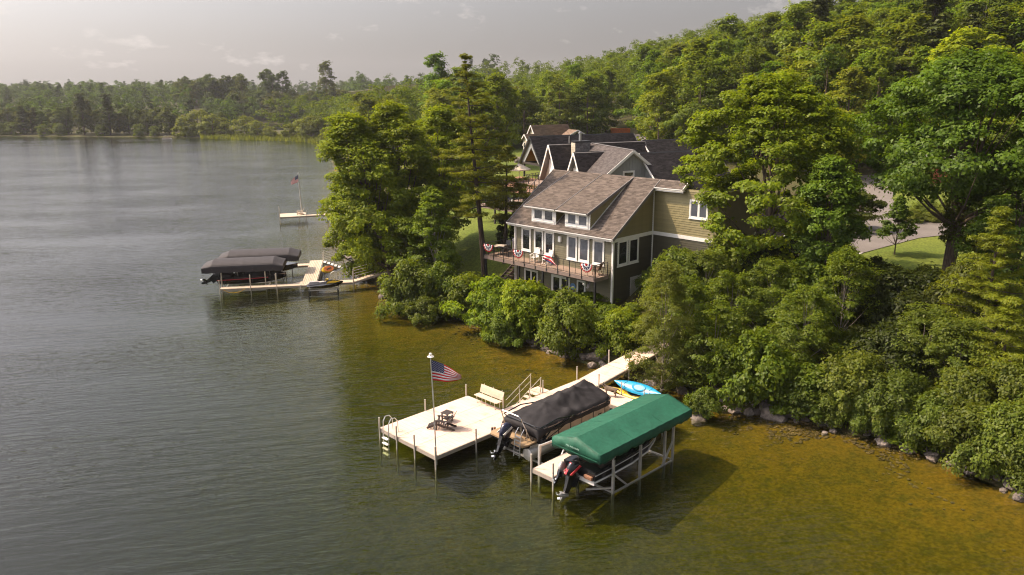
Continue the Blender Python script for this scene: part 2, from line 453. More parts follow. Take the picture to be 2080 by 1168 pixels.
def vnoise(X, Y, sc, seed=0):
    """cheap smooth noise, -1..1"""
    a = X / sc + seed * 17.3; b = Y / sc - seed * 9.1
    return (np.sin(a * 1.7 + 1.3 * np.sin(b * 1.1 + seed)) + np.sin(b * 1.9 + 1.7 * np.sin(a * .9 - seed)) + np.sin((a + b) * 1.27 + 2.1)) / 3

def height(X, Y):
    X = np.asarray(X, float); Y = np.asarray(Y, float)
    ins = inside(X, Y, LAND)
    d = seg_dist(X, Y, SHORE, close=False)
    d = d + .35 * vnoise(X, Y, 1.3, 2) * np.exp(-d / 4) + .25 * vnoise(X, Y, .6, 5) * np.exp(-d / 4)
    bd = seg_dist(X, Y, BAY); inb = inside(X, Y, BAY)
    near = np.interp(d, [0, .8, 2, 3.5, 6, 11, 20, 50, 62, 110, 165, 220, 300, 500], [0, .45, 1.0, 1.25, 1.5, 3.7, 4.75, 5.2, 6.7, 15.5, 25, 30, 31, 26])
    far = np.interp(d, [0, 2, 30, 80, 160, 300, 600, 900], [0, .25, 1.0, 2.0, 8, 12, 13, 15])
    amp = np.interp(Y, [0, 110, 180, 260, 330], [1.15, 1.3, 1.12, .6, 0])
    hill = np.where(near > 5.2, 5.2 + (near - 5.2) * amp, near)
    t = np.clip((Y - 170) / 120, 0, 1); t = t * t * (3 - 2 * t)
    H = hill * (1 - t) + far * t
    # the drive and lawns by the house lie flat
    H = H + np.where(d > 60, .9 * vnoise(X, Y, 14, 1) + .5 * vnoise(X, Y, 6, 3), 0) * np.clip((d - 60) / 30, 0, 1)
    H = H + 15 * np.exp(-((X - 335) ** 2 + (Y - 345) ** 2) / (2 * 95 ** 2)) * np.clip((d - 60) / 60, 0, 1)
    H = np.where(inb, np.minimum(H, -.8), np.where(bd < 25, np.minimum(H, .15 + bd * .05), H))
    wat = -np.interp(d, [0, 1, 4, 10, 18, 27, 38, 60, 120], [0, .12, .38, .85, 1.6, 2.8, 4.6, 7, 9]) + .05 * vnoise(X, Y, 2.1, 4) * np.clip(d / 3, 0, 1)
    return np.where(ins, H, wat)

def H1(x, y): return float(height(np.array([x]), np.array([y]))[0])

def axis(parts):
    out = []
    for a, b, st in parts: out += list(np.arange(a, b, st))
    return np.array(out)
gx = axis([(-1080, -60, 30), (-60, 16, 4), (16, 72, .7), (72, 130, 2), (130, 340, 5), (340, 1100, 25)])
gy = axis([(-60, -16, 5), (-16, 84, .7), (84, 140, 2), (140, 420, 5), (420, 1100, 14)])
GX, GY = np.meshgrid(gx, gy, indexing='ij')
GZ = height(GX, GY)
nx, ny = GX.shape
GV = np.stack([GX.ravel(), GY.ravel(), GZ.ravel()], 1)
ii, jj = np.meshgrid(np.arange(nx - 1), np.arange(ny - 1), indexing='ij')
FQ = np.stack([ii * ny + jj, (ii + 1) * ny + jj, (ii + 1) * ny + jj + 1, ii * ny + jj + 1], -1).reshape(-1, 4)
fc = GV[FQ].mean(1)
LAWNS = [[(46, 48.5), (56, 51.5), (60, 60), (70, 70), (100, 92), (150, 128), (140, 150), (112, 132), (80, 100), (62, 82), (52, 70), (46.5, 60)],
         [(56, 6), (62, 26), (66, 27), (100, 40), (100, 22), (96, 6)]]
lawn = np.zeros(len(fc), bool)
for p in LAWNS: lawn |= inside(fc[:, 0], fc[:, 1], p)
bed = fc[:, 2] < np.where(fc[:, 1] > 170, -.6, -.02)
lawn &= ~bed

def ground_mat(name, c1, c2, c3, sc, bumpd=.05):
    m = bpy.data.materials.new(name); m.use_nodes = True
    t = m.node_tree; n = t.nodes; L = t.links; b = n['Principled BSDF']
    b.inputs['Roughness'].default_value = .95; b.inputs['Specular IOR Level'].default_value = .2
    co = n.new('ShaderNodeTexCoord')
    a = n.new('ShaderNodeTexNoise'); a.inputs['Scale'].default_value = sc[0]; a.inputs['Detail'].default_value = 6
    d = n.new('ShaderNodeTexNoise'); d.inputs['Scale'].default_value = sc[1]; d.inputs['Detail'].default_value = 6; d.inputs['Roughness'].default_value = .7
    L.new(co.outputs['Object'], a.inputs['Vector']); L.new(co.outputs['Object'], d.inputs['Vector'])
    r1 = n.new('ShaderNodeMapRange'); r1.inputs[1].default_value = .38; r1.inputs[2].default_value = .62; L.new(a.outputs['Fac'], r1.inputs[0])
    r2 = n.new('ShaderNodeMapRange'); r2.inputs[1].default_value = .45; r2.inputs[2].default_value = .68; L.new(d.outputs['Fac'], r2.inputs[0])
    m1 = n.new('ShaderNodeMix'); m1.data_type = 'RGBA'; m1.inputs[6].default_value = (*c1, 1); m1.inputs[7].default_value = (*c2, 1)
    L.new(r1.outputs[0], m1.inputs[0])
    m2 = n.new('ShaderNodeMix'); m2.data_type = 'RGBA'; m2.inputs[7].default_value = (*c3, 1)
    L.new(m1.outputs[2], m2.inputs[6]); L.new(r2.outputs[0], m2.inputs[0])
    L.new(m2.outputs[2], b.inputs['Base Color'])
    g = n.new('ShaderNodeTexNoise'); g.inputs['Scale'].default_value = 5.5; g.inputs['Detail'].default_value = 4
    L.new(co.outputs['Object'], g.inputs['Vector'])
    gr_ = n.new('ShaderNodeMapRange'); gr_.inputs[1].default_value = .35; gr_.inputs[2].default_value = .65; gr_.inputs[3].default_value = .72; gr_.inputs[4].default_value = 1.3
    L.new(g.outputs['Fac'], gr_.inputs[0])
    gs_ = n.new('ShaderNodeVectorMath'); gs_.operation = 'SCALE'; L.new(m2.outputs[2], gs_.inputs[0]); L.new(gr_.outputs[0], gs_.inputs['Scale'])
    L.new(gs_.outputs[0], b.inputs['Base Color'])
    bp = n.new('ShaderNodeBump'); bp.inputs['Strength'].default_value = .6; bp.inputs['Distance'].default_value = bumpd
    L.new(d.outputs['Fac'], bp.inputs['Height']); L.new(bp.outputs[0], b.inputs['Normal'])
    return m
MT['soil'] = ground_mat('forest_floor', (.05, .05, .02), (.07, .075, .02), (.085, .06, .03), (.25, 2.2), .15)
MT['lawn'] = ground_mat('mown_lawn', (.095, .13, .018), (.125, .15, .022), (.085, .105, .018), (.12, 1.3), .03)
MT['bed'] = ground_mat('lake_bed', (.185, .108, .005), (.145, .094, .005), (.085, .066, .006), (.13, 1.1), .08)

def sub_grid(name, sel, m):
    f = FQ[sel]; used = np.unique(f); remap = np.zeros(len(GV), np.int32); remap[used] = np.arange(len(used), dtype=np.int32)
    o = np_mesh(name, GV[used], remap[f], m, smooth=True)
    return tag(o, kind='structure')
sub_grid('ground', ~bed & ~lawn, MT['soil'])
sub_grid('lawn', lawn, MT['lawn'])
sub_grid('lake_bed', bed, MT['bed'])

# water: a real body of tannin-stained water with a rippled skin
def water_mat():
    m = bpy.data.materials.new('lake_water'); m.use_nodes = True
    t = m.node_tree; n = t.nodes; L = t.links; n.clear()
    out = n.new('ShaderNodeOutputMaterial')
    co = n.new('ShaderNodeTexCoord')
    def ripples(sx, sy, ang, det, dist=0.0):
        mp = n.new('ShaderNodeMapping'); mp.vector_type = 'TEXTURE'
        mp.inputs['Rotation'].default_value = (0, 0, ang); mp.inputs['Scale'].default_value = (sx, sy, 1)
        L.new(co.outputs['Object'], mp.inputs['Vector'])
        x = n.new('ShaderNodeTexNoise'); x.inputs['Scale'].default_value = 1; x.inputs['Detail'].default_value = det
        x.inputs['Roughness'].default_value = .55; x.inputs['Distortion'].default_value = dist
        L.new(mp.outputs[0], x.inputs['Vector']); return x.outputs['Fac']
    a = ripples(3.4, .55, R(-31), 3, .35)
    b = ripples(.8, .22, R(-50), 2, .3)
    c = ripples(30, 14, R(-40), 3)
    cal = n.new('ShaderNodeMapRange'); cal.inputs[1].default_value = .36; cal.inputs[2].default_value = .64
    cal.inputs[3].default_value = .35; cal.inputs[4].default_value = 1.2; L.new(c, cal.inputs[0])
    m1 = n.new('ShaderNodeMath'); m1.operation = 'MULTIPLY'; m1.inputs[1].default_value = .42; L.new(b, m1.inputs[0])
    s = n.new('ShaderNodeMath'); s.operation = 'ADD'; L.new(a, s.inputs[0]); L.new(m1.outputs[0], s.inputs[1])
    s2 = n.new('ShaderNodeMath'); s2.operation = 'MULTIPLY'; L.new(s.outputs[0], s2.inputs[0]); L.new(cal.outputs[0], s2.inputs[1])
    bp = n.new('ShaderNodeBump'); bp.inputs['Strength'].default_value = 1.0; bp.inputs['Distance'].default_value = .11
    L.new(s2.outputs[0], bp.inputs['Height'])
    fr = n.new('ShaderNodeFresnel'); fr.inputs['IOR'].default_value = 1.33; L.new(bp.outputs[0], fr.inputs['Normal'])
    tr = n.new('ShaderNodeBsdfTransparent'); tr.inputs['Color'].default_value = (.97, .97, .95, 1)
    gl = n.new('ShaderNodeBsdfGlossy'); gl.inputs['Roughness'].default_value = .06; gl.inputs['Color'].default_value = (1, 1, 1, 1)
    L.new(bp.outputs[0], gl.inputs['Normal'])
    df = n.new('ShaderNodeBsdfDiffuse'); df.inputs['Color'].default_value = (.05, .06, .012, 1)   # fine suspended silt
    mt = n.new('ShaderNodeMixShader'); mt.inputs[0].default_value = .075
    L.new(tr.outputs[0], mt.inputs[1]); L.new(df.outputs[0], mt.inputs[2])
    mx = n.new('ShaderNodeMixShader'); L.new(fr.outputs[0], mx.inputs[0]); L.new(mt.outputs[0], mx.inputs[1]); L.new(gl.outputs[0], mx.inputs[2])
    L.new(mx.outputs[0], out.inputs['Surface'])
    ab = n.new('ShaderNodeVolumeAbsorption'); ab.inputs['Color'].default_value = (.42, .60, .05, 1); ab.inputs['Density'].default_value = .66
    L.new(ab.outputs[0], out.inputs['Volume'])
    return m
MT['water'] = water_mat()
wb = MB(); wb.box(-1090, -58, -14, 1090, 1090, 0)
tag(wb.build('lake_water', MT['water']), kind='structure')

# asphalt drive and concrete apron, draped on the ground
MT['asphalt'] = mat('sun_bleached_asphalt', (.155, .135, .12), .95, noise=(.5, 12), amt=.12, bump=(60, .4))
def drape(name, cl, widths, m, off, cross=8):
    V = []; F = []
    pts = []
    for i in range(len(cl) - 1):
        a, b = Vector(cl[i]), Vector(cl[i + 1]); k = max(2, int((b - a).length / .8))
        for j in range(k): pts.append((a.lerp(b, j / k), widths[i] + (widths[i + 1] - widths[i]) * j / k))
    pts.append((Vector(cl[-1]), widths[-1]))
    for i, (p, wd) in enumerate(pts):
        d = pts[min(i + 1, len(pts) - 1)][0] - pts[max(i - 1, 0)][0]; d.normalize(); nrm = Vector((-d.y, d.x))
        for k in range(cross + 1):
            q = p + nrm * (k / cross - .5) * wd
            V.append((q.x, q.y, H1(q.x, q.y) + off))
    for i in range(len(pts) - 1):
        for k in range(cross):
            a = i * (cross + 1) + k; F.append((a, a + 1, a + cross + 2, a + cross + 1))
    return tag(np_mesh(name, V, F, m, smooth=True), kind='structure')
drape('driveway', [(66.0, 27.2), (70, 26.8), (76, 26.6), (82, 25.4), (90, 22.0), (99, 15)], [4.2, 4.4, 5.6, 8, 8.5, 7], MT['asphalt'], .05)
drape('driveway_branch', [(80, 27.0), (86, 31.5), (93, 35.5), (104, 38.5)], [6, 5.6, 5.2, 5.0], MT['asphalt'], .054)
drape('apron', [(62.6, 27.6), (66.2, 27.2)], [4.6, 4.4], MT['concrete'], .06)
drape('far_road', [(150, 132), (150, 120), (140, 100), (128, 84)], [3.5, 3.5, 3.5, 3.5], MT['asphalt'], .06)

# ------------------------------------------------------------------ building helpers
def shingles(name, A, B, U, mt, parent, course=.15, tab=.34, thick=.022, clip=None, seed=0):
    """overlapping tabs on a roof plane: A,B eave corners, U the way up; clip(t)->(lo,hi) along the eave, one joined mesh"""
    A, B, U = [np.array(p, float) for p in (A, B, U)]
    E = B - A; W = np.linalg.norm(E); e = E / W; Ln = np.linalg.norm(U); u = U / Ln
    nrm = np.cross(e, u)
    if nrm[2] < 0: nrm = -nrm
    r = np.random.default_rng(seed + 3); V = []; nC = int(Ln / course)
    for c in range(nC + 1):
        t0 = c * course; t1 = min(t0 + course * 1.15, Ln)
        lo, hi = (0, W) if clip is None else clip(min((t0 + course * .5) / Ln, 1))
        x = lo - r.random() * tab
        while x < hi:
            wd = tab * r.uniform(.75, 1.35); a, b = max(x, lo), min(x + wd, hi); x += wd
            if b - a < .02: continue
            h0 = thick * r.uniform(.75, 1.3); dz = r.uniform(-.012, .012)
            p = [A + e * a + u * (t0 + dz), A + e * b + u * (t0 + dz), A + e * b + u * t1, A + e * a + u * t1]
            V += [p[0] + nrm * h0, p[1] + nrm * h0, p[2] + nrm * .004, p[3] + nrm * .004, p[0] - nrm * .004, p[1] - nrm * .004]
    n = len(V) // 6; k = np.arange(n) * 6
    F = np.concatenate([np.stack([k, k + 1, k + 2, k + 3], 1), np.stack([k + 4, k + 5, k + 1, k], 1)])
    o = np_mesh(name, V, F, mt, parent)
    return tag(o, kind='stuff')

def slab(mb, A, B, U, th):
    """roof deck under the shingles"""
    A, B, U = Vector(A), Vector(B), Vector(U)
    nrm = (B - A).cross(U).normalized()
    if nrm.z < 0: nrm = -nrm
    return mb.prism([A, B, B + U, A + U], -nrm * th)

_board_cache = {}
def boards(parent, origin, along, out, z0, z1, lo, hi, mt, expo=.178, name='siding_board'):
    """lap siding: one object per course; lo/hi may be functions of z (gable walls)"""
    along = Vector(along); out = Vector(out); O = Vector(origin); z = z0
    while z < z1 - .02:
        h = min(expo, z1 - z)
        l0 = lo(z) if callable(lo) else lo; h0 = hi(z) if callable(hi) else hi
        l1 = lo(z + h) if callable(lo) else lo; h1 = hi(z + h) if callable(hi) else hi
        if h0 - l0 > .05:
            key = (round(l0, 3), round(h0, 3), round(l1, 3), round(h1, 3), round(h, 3), tuple(along), tuple(out), mt.name)
            me = _board_cache.get(key)
            if me is None:
                me = bpy.data.meshes.new(name); vs = []
                for zz, pl, ph, t in ((0, l0, h0, .042), (h + .012, l1, h1, .006), (h + .012, l1, h1, -.02), (0, l0, h0, -.02)):
                    vs += [along * pl + out * t + Vector((0, 0, zz)), along * max(ph, pl + .01) + out * t + Vector((0, 0, zz))]
                me.from_pydata(vs, [], [(0, 1, 3, 2), (2, 3, 5, 4), (4, 5, 7, 6), (6, 7, 1, 0), (0, 2, 4, 6), (1, 7, 5, 3)])
                me.update(); _board_cache[key] = me
            o = link_mesh(name, me, mt, parent)
            o.location = Vector((O.x, O.y, z)) - base_of(parent)
        z += h

def window(parent, c, along, out, w, h, n=1, tr=.11, name='window', sill=True, glass=None, door=False):
    """white trimmed window of n lights; c is the centre of its foot on the wall face"""
    c, along, out = Vector(c), Vector(along), Vector(out); up = Vector((0, 0, 1))
    def bx(mb, a0, a1, z0, z1, d0, d1):
        P = [c + along * a + up * zz + out * dd for zz in (z0, z1) for (a, dd) in ((a0, d0), (a1, d0), (a1, d1), (a0, d1))]
        mb.add(P, [(0, 3, 2, 1), (4, 5, 6, 7), (0, 1, 5, 4), (1, 2, 6, 5), (2, 3, 7, 6), (3, 0, 4, 7)])
    f = MB(); H = w / 2
    bx(f, -H, -H + tr, 0, h, -.03, .06); bx(f, H - tr, H, 0, h, -.03, .06)
    bx(f, -H + tr, H - tr, h - tr, h, -.03, .062); bx(f, -H + tr, H - tr, 0, tr if not door else .3, -.03, .058)
    lw = (w - 2 * tr - (n - 1) * tr) / n
    for i in range(1, n):
        x = -H + tr + i * lw + (i - 1) * tr; bx(f, x, x + tr, tr if not door else .3, h - tr, -.03, .056)
    # inner sash
    for i in range(n):
        x = -H + tr + i * (lw + tr); s = .035; zb = tr if not door else .3
        bx(f, x, x + s, zb, h - tr, -.01, .044); bx(f, x + lw - s, x + lw, zb, h - tr, -.01, .044)
        bx(f, x + s, x + lw - s, h - tr - s, h - tr, -.01, .043); bx(f, x + s, x + lw - s, zb, zb + s, -.01, .043)
    fr = f.build(name, MT['white'], parent)
    for i in range(n):
        x = -H + tr + i * (lw + tr); p = MB(); zb = tr if not door else .3
        bx(p, x + .03, x + lw - .03, zb + .03, h - tr - .03, .0, .028)
        p.build('pane', glass or MT['glass'], fr)
    if sill and not door:
        s = MB(); bx(s, -H - .04, H + .04, -.06, -.002, -.03, .09); s.build('sill', MT['white'], fr)
    if door:
        for sx in (-.06, .06):
            q = MB(); bx(q, sx - .012, sx + .012, 1.0, 1.22, .06, .1); q.build('handle', MT['steel'], fr)
    return fr

# ------------------------------------------------------------------ the olive lake house
HX, HY, WX = 45.75, 35.74, 50.76
HL = 46.2
house = thing('lake_house', 'olive green lake house with white trim, brown shingle roof and two shed dormers', 'house', (HX, HY, 1.4))
W_ = MT['olive']; WD = MT['olive_dark']
def box_part(name, b, m, parent): return MB().box(*b).build(name, m, parent)
# front wall (faces the lake)
fw = box_part('wall', (HX + .03, HY + .03, 1.35, HX + .2, HL - .02, 7.5), W_, house)
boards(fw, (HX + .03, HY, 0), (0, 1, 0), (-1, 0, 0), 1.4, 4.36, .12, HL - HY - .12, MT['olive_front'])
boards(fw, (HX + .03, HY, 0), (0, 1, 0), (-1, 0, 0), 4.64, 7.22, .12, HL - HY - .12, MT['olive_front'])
# side wall (faces down the shore)
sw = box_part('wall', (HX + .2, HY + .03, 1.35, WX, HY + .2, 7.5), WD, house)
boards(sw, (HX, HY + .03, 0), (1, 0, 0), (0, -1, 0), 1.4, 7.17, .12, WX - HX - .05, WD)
rake = lambda z: (z - 7.42) / .681 - .33
gm = MB(); gm.prism([(HX + .1, HY + .03, 7.4), (WX, HY + .03, 7.4), (WX, HY + .03, 10.9)], (0, .17, 0))
gw = gm.build('wall', W_, house)
boards(gw, (HX, HY + .03, 0), (1, 0, 0), (0, -1, 0), 7.46, 10.75, lambda z: max(.1, rake(z) + .32), WX - HX - .05, W_)
# recessed wing wall, also facing the lake
rw = box_part('wall', (WX + .03, 30.0, 3.0, WX + .2, HY + .03, 11.0), W_, house)
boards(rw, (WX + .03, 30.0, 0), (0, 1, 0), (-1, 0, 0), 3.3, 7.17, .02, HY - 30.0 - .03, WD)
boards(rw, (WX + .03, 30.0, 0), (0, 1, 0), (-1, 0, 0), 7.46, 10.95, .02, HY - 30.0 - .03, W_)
# closing walls that the photo does not show
box_part('wall', (HX + .2, HL - .2, 1.35, 56.6, HL - .03, 7.5), W_, house)
box_part('wall', (WX + .2, 30.0, 3.0, 56.6, 30.2, 10.9), W_, house)
box_part('wall', (56.4, 30.2, 3.0, 56.6, HL - .2, 7.6), W_, house)
# trims
def trim(b, nm='trim'): return box_part(nm, b, MT['white'], house)
trim((HX + .1, HY - .055, 7.17, WX - .06, HY + .004, 7.45), 'band_board')
trim((WX - .055, 30.0, 7.17, WX + .004, HY - .06, 7.45), 'band_board')
trim((HX - .06, HY + .1, 7.2, HX + .004, HL - .08, 7.46), 'band_board')
mb = MB(); mb.box(HX - .062, HY - .058, 1.5, HX + .09, HY + .1, 7.5); mb.build('corner_board', MT['white'], house)
trim((HX - .062, HL - .1, 1.5, HX + .02, HL + .04, 7.5), 'corner_board')
trim((WX - .075, HY - .075, 3.2, WX + .0, HY + .02, 10.75), 'corner_board')
# downspouts
for dx, dy, z0, z1 in ((HX - .12, HY - .1, 1.5, 7.5), (HX - .13, HL + .0, 1.5, 7.4)):
    MB().box(dx, dy, z0, dx + .075, dy + .06, z1).build('downspout', MT['white'], house)
# foundation strip and retaining wall
fd = MB(); fd.prism([(48.0, HY - .06, 2.4), (WX, HY - .06, 3.2), (WX, HY - .06, 4.1), (48.0, HY - .06, 4.1)], (0, .07, 0))
fd.build('foundation', MT['concrete'], house)
# roof
roof = MB()
A0 = (45.3, HY - .3, 7.55); B0 = (45.3, HL + .55, 7.55); U0 = (5.8, 0, 3.95)
slab(roof, A0, B0, U0, .2)
slab(roof, (50.38, 32.85, 11.01), (50.38, HY - .31, 11.01), (.72, 0, .49), .18)
slab(roof, (51.12, 32.85, 11.5), (51.12, HL + .55, 11.5), (5.9, 0, -3.9), .2)
rf = roof.build('roof', MT['fascia'], house)
shingles('shingles', A0, B0, U0, MT['shingle'], rf, seed=1)
shingles('shingles', (50.36, 32.83, 11.0), (50.36, HY - .3, 11.0), (.74, 0, .503), MT['shingle'], rf, seed=2)
shingles('shingles', (57.0, 32.83, 7.61), (57.0, HL + .55, 7.61), (-5.88, 0, 3.9), MT['shingle'], rf, seed=3, course=.2, tab=.5)
rc = MB()
for k in range(46):
    y = 32.83 + k * .305
    if y > HL + .4: break
    dz = .012 * (k % 2)
    rc.prism([(50.95, y, 11.44 + dz), (51.1, y, 11.54 + dz), (51.28, y, 11.42 + dz), (51.28, y, 11.40), (51.1, y, 11.5), (50.95, y, 11.41)], (0, .32, 0))
tag(rc.build('ridge_caps', MT['shingle'], rf), kind='stuff')
# rake boards and gutters
def beam_part(name, p, q, w_, h_, m, parent, up=(0, 0, 1)): return MB().beam(p, q, w_, h_, up).build(name, m, parent)
beam_part('rake_board', (45.28, HY - .33, 7.47), (51.1, HY - .33, 11.43), .05, .24, MT['fascia'], rf)
beam_part('rake_board', (45.28, HL + .58, 7.47), (51.1, HL + .58, 11.43), .05, .24, MT['fascia'], rf)
beam_part('rake_board', (50.34, 32.81, 10.94), (51.1, 32.81, 11.46), .05, .24, MT['white'], rf)
def gutter(y0, y1, x, z, parent):
    g = MB(); prof = [(0, 0), (-.1, 0), (-.14, .07), (-.14, .13), (-.125, .13), (-.125, .08), (-.09, .015), (0, .015)]
    g.prism([(x + px, y0, z + pz) for px, pz in prof], (0, y1 - y0, 0))
    return g.build('gutter', MT['white'], parent)
gutter(HY - .3, HL + .55, 45.28, 7.42, rf)
gutter(32.8, HY - .36, 50.34, 10.88, rf)
trim((45.3, HY - .3, 7.3, 45.34, HL + .5, 7.42), 'fascia_board')
trim((50.38, 32.85, 10.72, 50.42, HY - .3, 10.9), 'fascia_board')
box_part('soffit', (45.34, HY - .28, 7.36, HX + .03, HL + .5, 7.39), MT['white'], house)
box_part('soffit', (50.42, 32.85, 10.8, WX + .03, HY - .05, 10.83), MT['white'], house)
MB().tube([(45.2, HY - .2, 7.4), (45.35, HY - .16, 7.25), (HX - .09, HY - .07, 7.1)], .04, 6).build('downspout', MT['white'], house)
MB().tube([(50.3, HY - .42, 10.88), (50.5, HY - .25, 10.72), (WX - .1, HY - .1, 10.6)], .04, 6).build('downspout', MT['white'], house)
# dormers: shed roofs running up to the ridge
def dormer(y0, y1, w0, w1, seed, left_edge):
    d = MB(); slope = .397
    A, B, U = (45.36, w0, 9.18), (45.36, w1, 9.18), (5.74, 0, 2.32)
    slab(d, A, B, U, .16)
    dr = d.build('dormer_roof', MT['fascia'], house)
    shingles('shingles', (45.34, w0 - .01, 9.18), (45.34, w1 + .01, 9.18), (5.76, 0, 2.33), MT['shingle'], dr, seed=seed)
    for y in (w0 - .03, w1 + .03):
        beam_part('rake_board', (45.33, y, 9.1), (51.05, y, 11.42), .06, .22, MT['fascia'], dr)
    gutter(w0 + .02, w1 - .02, 45.32, 9.03, dr)
    # front wall and cheeks
    f = box_part('dormer_wall', (HX + .03, y0, 7.75, HX + .18, y1, 9.2), W_, house)
    for yy, out in ((y0, -1), (y1, 1)):
        c = MB(); c.prism([(HX + .04, yy, 7.8), (50.7, yy, 11.2), (HX + .04, yy, 9.25)], (0, -.12 * out, 0)); cw = c.build('dormer_wall', W_, house)
        if out < 0:
            boards(cw, (HX, yy, 0), (1, 0, 0), (0, -1, 0), 7.95, 11.0, lambda z: max(.02, (z - 9.3) / slope), lambda z: max(.03, (z - 7.86) / .681), W_)
            beam_part('flashing', (HX, yy - .03, 7.93), (50.5, yy - .03, 11.16), .03, .11, MT['white'], house)
    trim((HX - .03, y0 - .03, 7.83, HX + .05, y0 + .12, 9.16), 'corner_board')
    trim((HX - .03, y1 - .12, 7.83, HX + .05, y1 + .03, 9.16), 'corner_board')
    trim((HX - .05, y0 + .1, 7.84, HX + .02, y1 - .1, 7.98), 'trim')
    trim((HX - .028, y0 + .1, 9.02, HX + .02, y1 - .1, 9.16), 'trim')
    wd = (y1 - y0 - .36) / 2
    for k in (0, 1):
        yc = y0 + .16 + wd / 2 + k * (wd + .04)
        window(house, (HX - .0, yc, 8.0), (0, 1, 0), (-1, 0, 0), wd, 1.02, 1, .12, glass=MT['screen'] if y0 < 40 else None)
dormer(38.07, 40.59, 38.0, 41.2, 5, False)
dormer(41.64, 44.27, 41.28, 44.75, 8, True)
# windows
for a, b in ((44.39, 45.47), (42.96, 44.02), (41.77, 42.83), (39.3, 40.38), (38.05, 39.15), (36.57, 37.71)):
    window(house, (HX + .005, (a + b) / 2, 5.26), (0, 1, 0), (-1, 0, 0), b - a, 1.95, 1, .13, glass=MT['screen'] if a < 40 else None)
window(house, (HX + .005, 44.36, 1.75), (0, 1, 0), (-1, 0, 0), 1.58, 1.97, 2, .12)
window(house, (HX + .005, 38.82, 1.95), (0, 1, 0), (-1, 0, 0), .9, 1.77, 1, .11)
window(house, (HX + .005, 41.02, 1.46), (0, 1, 0), (-1, 0, 0), 2.0, 2.28, 2, .17, name='patio_door', door=True)
window(house, (46.91, HY + .005, 5.23), (1, 0, 0), (0, -1, 0), 1.27, 2.0, 1, .14)
window(house, (48.29, HY + .005, 5.23), (1, 0, 0), (0, -1, 0), 1.27, 2.0, 1, .14)
window(house, (WX + .005, 31.62, 8.86), (0, 1, 0), (-1, 0, 0), 1.62, 1.42, 2, .12, glass=MT['screen'])
MB().bevbox(HX - .16, 40.96, 6.55, HX + .02, 41.26, 6.98, .03).build('wall_lamp', MT['white'], house)
# garage wing with a low brown roof, seen through the maple
gx0, gx1, gy0, gy1 = 56.62, 66.4, 30.6, 39.5
for b in ((gx0, gy0, 3.8, gx1, gy0 + .2, 6.4), (gx1 - .2, gy0 + .2, 3.8, gx1, gy1, 6.4), (gx0, gy1 - .2, 3.8, gx1 - .2, gy1, 6.4)):
    box_part('wall', b, W_, house)
gr = MB(); slab(gr, (gx0 - .2, gy0 - .5, 6.3), (gx1 + .5, gy0 - .5, 6.3), (0, 5.0, 3.3), .18); slab(gr, (gx0 - .2, gy1 + .5, 6.3), (gx1 + .5, gy1 + .5, 6.3), (0, -4.88, 3.3), .18)
grf = gr.build('garage_roof', MT['fascia'], house)
shingles('shingles', (gx0 - .2, gy0 - .5, 6.3), (gx1 + .5, gy0 - .5, 6.3), (0, 5.0, 3.3), MT['shingle'], grf, course=.22, tab=.4, thick=.035, seed=12)
box_part('gutter', (gx0 - .2, gy0 - .62, 6.16, gx1 + .5, gy0 - .5, 6.3), MT['white'], grf)
window(house, (60, gy0 - .005, 4.5), (1, 0, 0), (0, -1, 0), 1.5, 1.3, 2, .1)

# ---- balcony deck with rails
DX = 44.05; DZ = 4.63; DL = 48.45
deck = thing('balcony_deck', 'raised balcony deck with black rails along the lake front of the olive house', 'deck', (DX, 36.05, DZ))
y = 36.07; k = 0
xb = 44.1
while xb < 45.7:
    MB().box(xb, 36.08, DZ - .03, xb + .135, DL - .04, DZ).build('deck_board', MT['deckbrown'], deck); xb += .142
xb = HX + .06
while xb < 49.9:
    MB().box(xb, HL + .12, DZ - .03, xb + .135, DL - .04, DZ).build('deck_board', MT['deckbrown'], deck); xb += .142
MB().box(DX, 36.05, DZ - .29, DX + .04, DL, DZ + .004).build('fascia', MT['deckfascia'], deck)
MB().box(DX + .04, 36.04, DZ - .29, HX - .1, 36.08, DZ + .003).build('fascia', MT['deckfascia'], deck)
MB().box(DX + .04, DL - .04, DZ - .29, 49.9, DL, DZ + .003).build('fascia', MT['deckfascia'], deck)
for yy in np.arange(36.5, 48.3, .6): MB().box(DX + .05, yy, DZ - .25, HX - .03, yy + .05, DZ - .035).build('joist', MT['deckbrown'], deck)
for yy in (36.15, 38.95, 41.55, 44.25, 48.3): MB().box(DX + .06, yy - .07, H1(DX, yy) - .2, DX + .2, yy + .07, DZ - .29).build('deck_post', MT['blackmetal'], deck)
MB().box(49.7, DL - .2, 2.5, 49.84, DL - .06, DZ - .29).build('deck_post', MT['blackmetal'], deck)
def rail_run(p, q, n, parent, zt=1.0, pick=1, low=.1):
    p, q = Vector(p), Vector(q)
    for i in range(n + 1):
        a = p.lerp(q, i / n); MB().box(a.x - .025, a.y - .025, a.z - .22, a.x + .025, a.y + .025, a.z + zt).build('rail_post', MT['blackmetal'], parent)
    MB().beam(p + Vector((0, 0, zt + .02)), q + Vector((0, 0, zt + .02)), .06, .035).build('top_rail', MT['blackmetal'], parent)
    MB().beam(p + Vector((0, 0, low)), q + Vector((0, 0, low)), .025, .025).build('bottom_rail', MT['blackmetal'], parent)
    for i in range(n):
        for j in range(pick):
            a = p.lerp(q, (i + (j + 1) / (pick + 1)) / n)
            MB().box(a.x - .009, a.y - .009, a.z + low, a.x + .009, a.y + .009, a.z + zt).build('picket', MT['blackmetal'], parent)
rail_run((DX - .02, 36.14, DZ), (DX - .02, 48.42, DZ), 10, deck)
rail_run((DX + .05, 36.07, DZ), (HX - .2, 36.07, DZ), 1, deck, pick=2)
rail_run((DX + .05, DL - .02, DZ), (49.8, DL - .02, DZ), 4, deck)
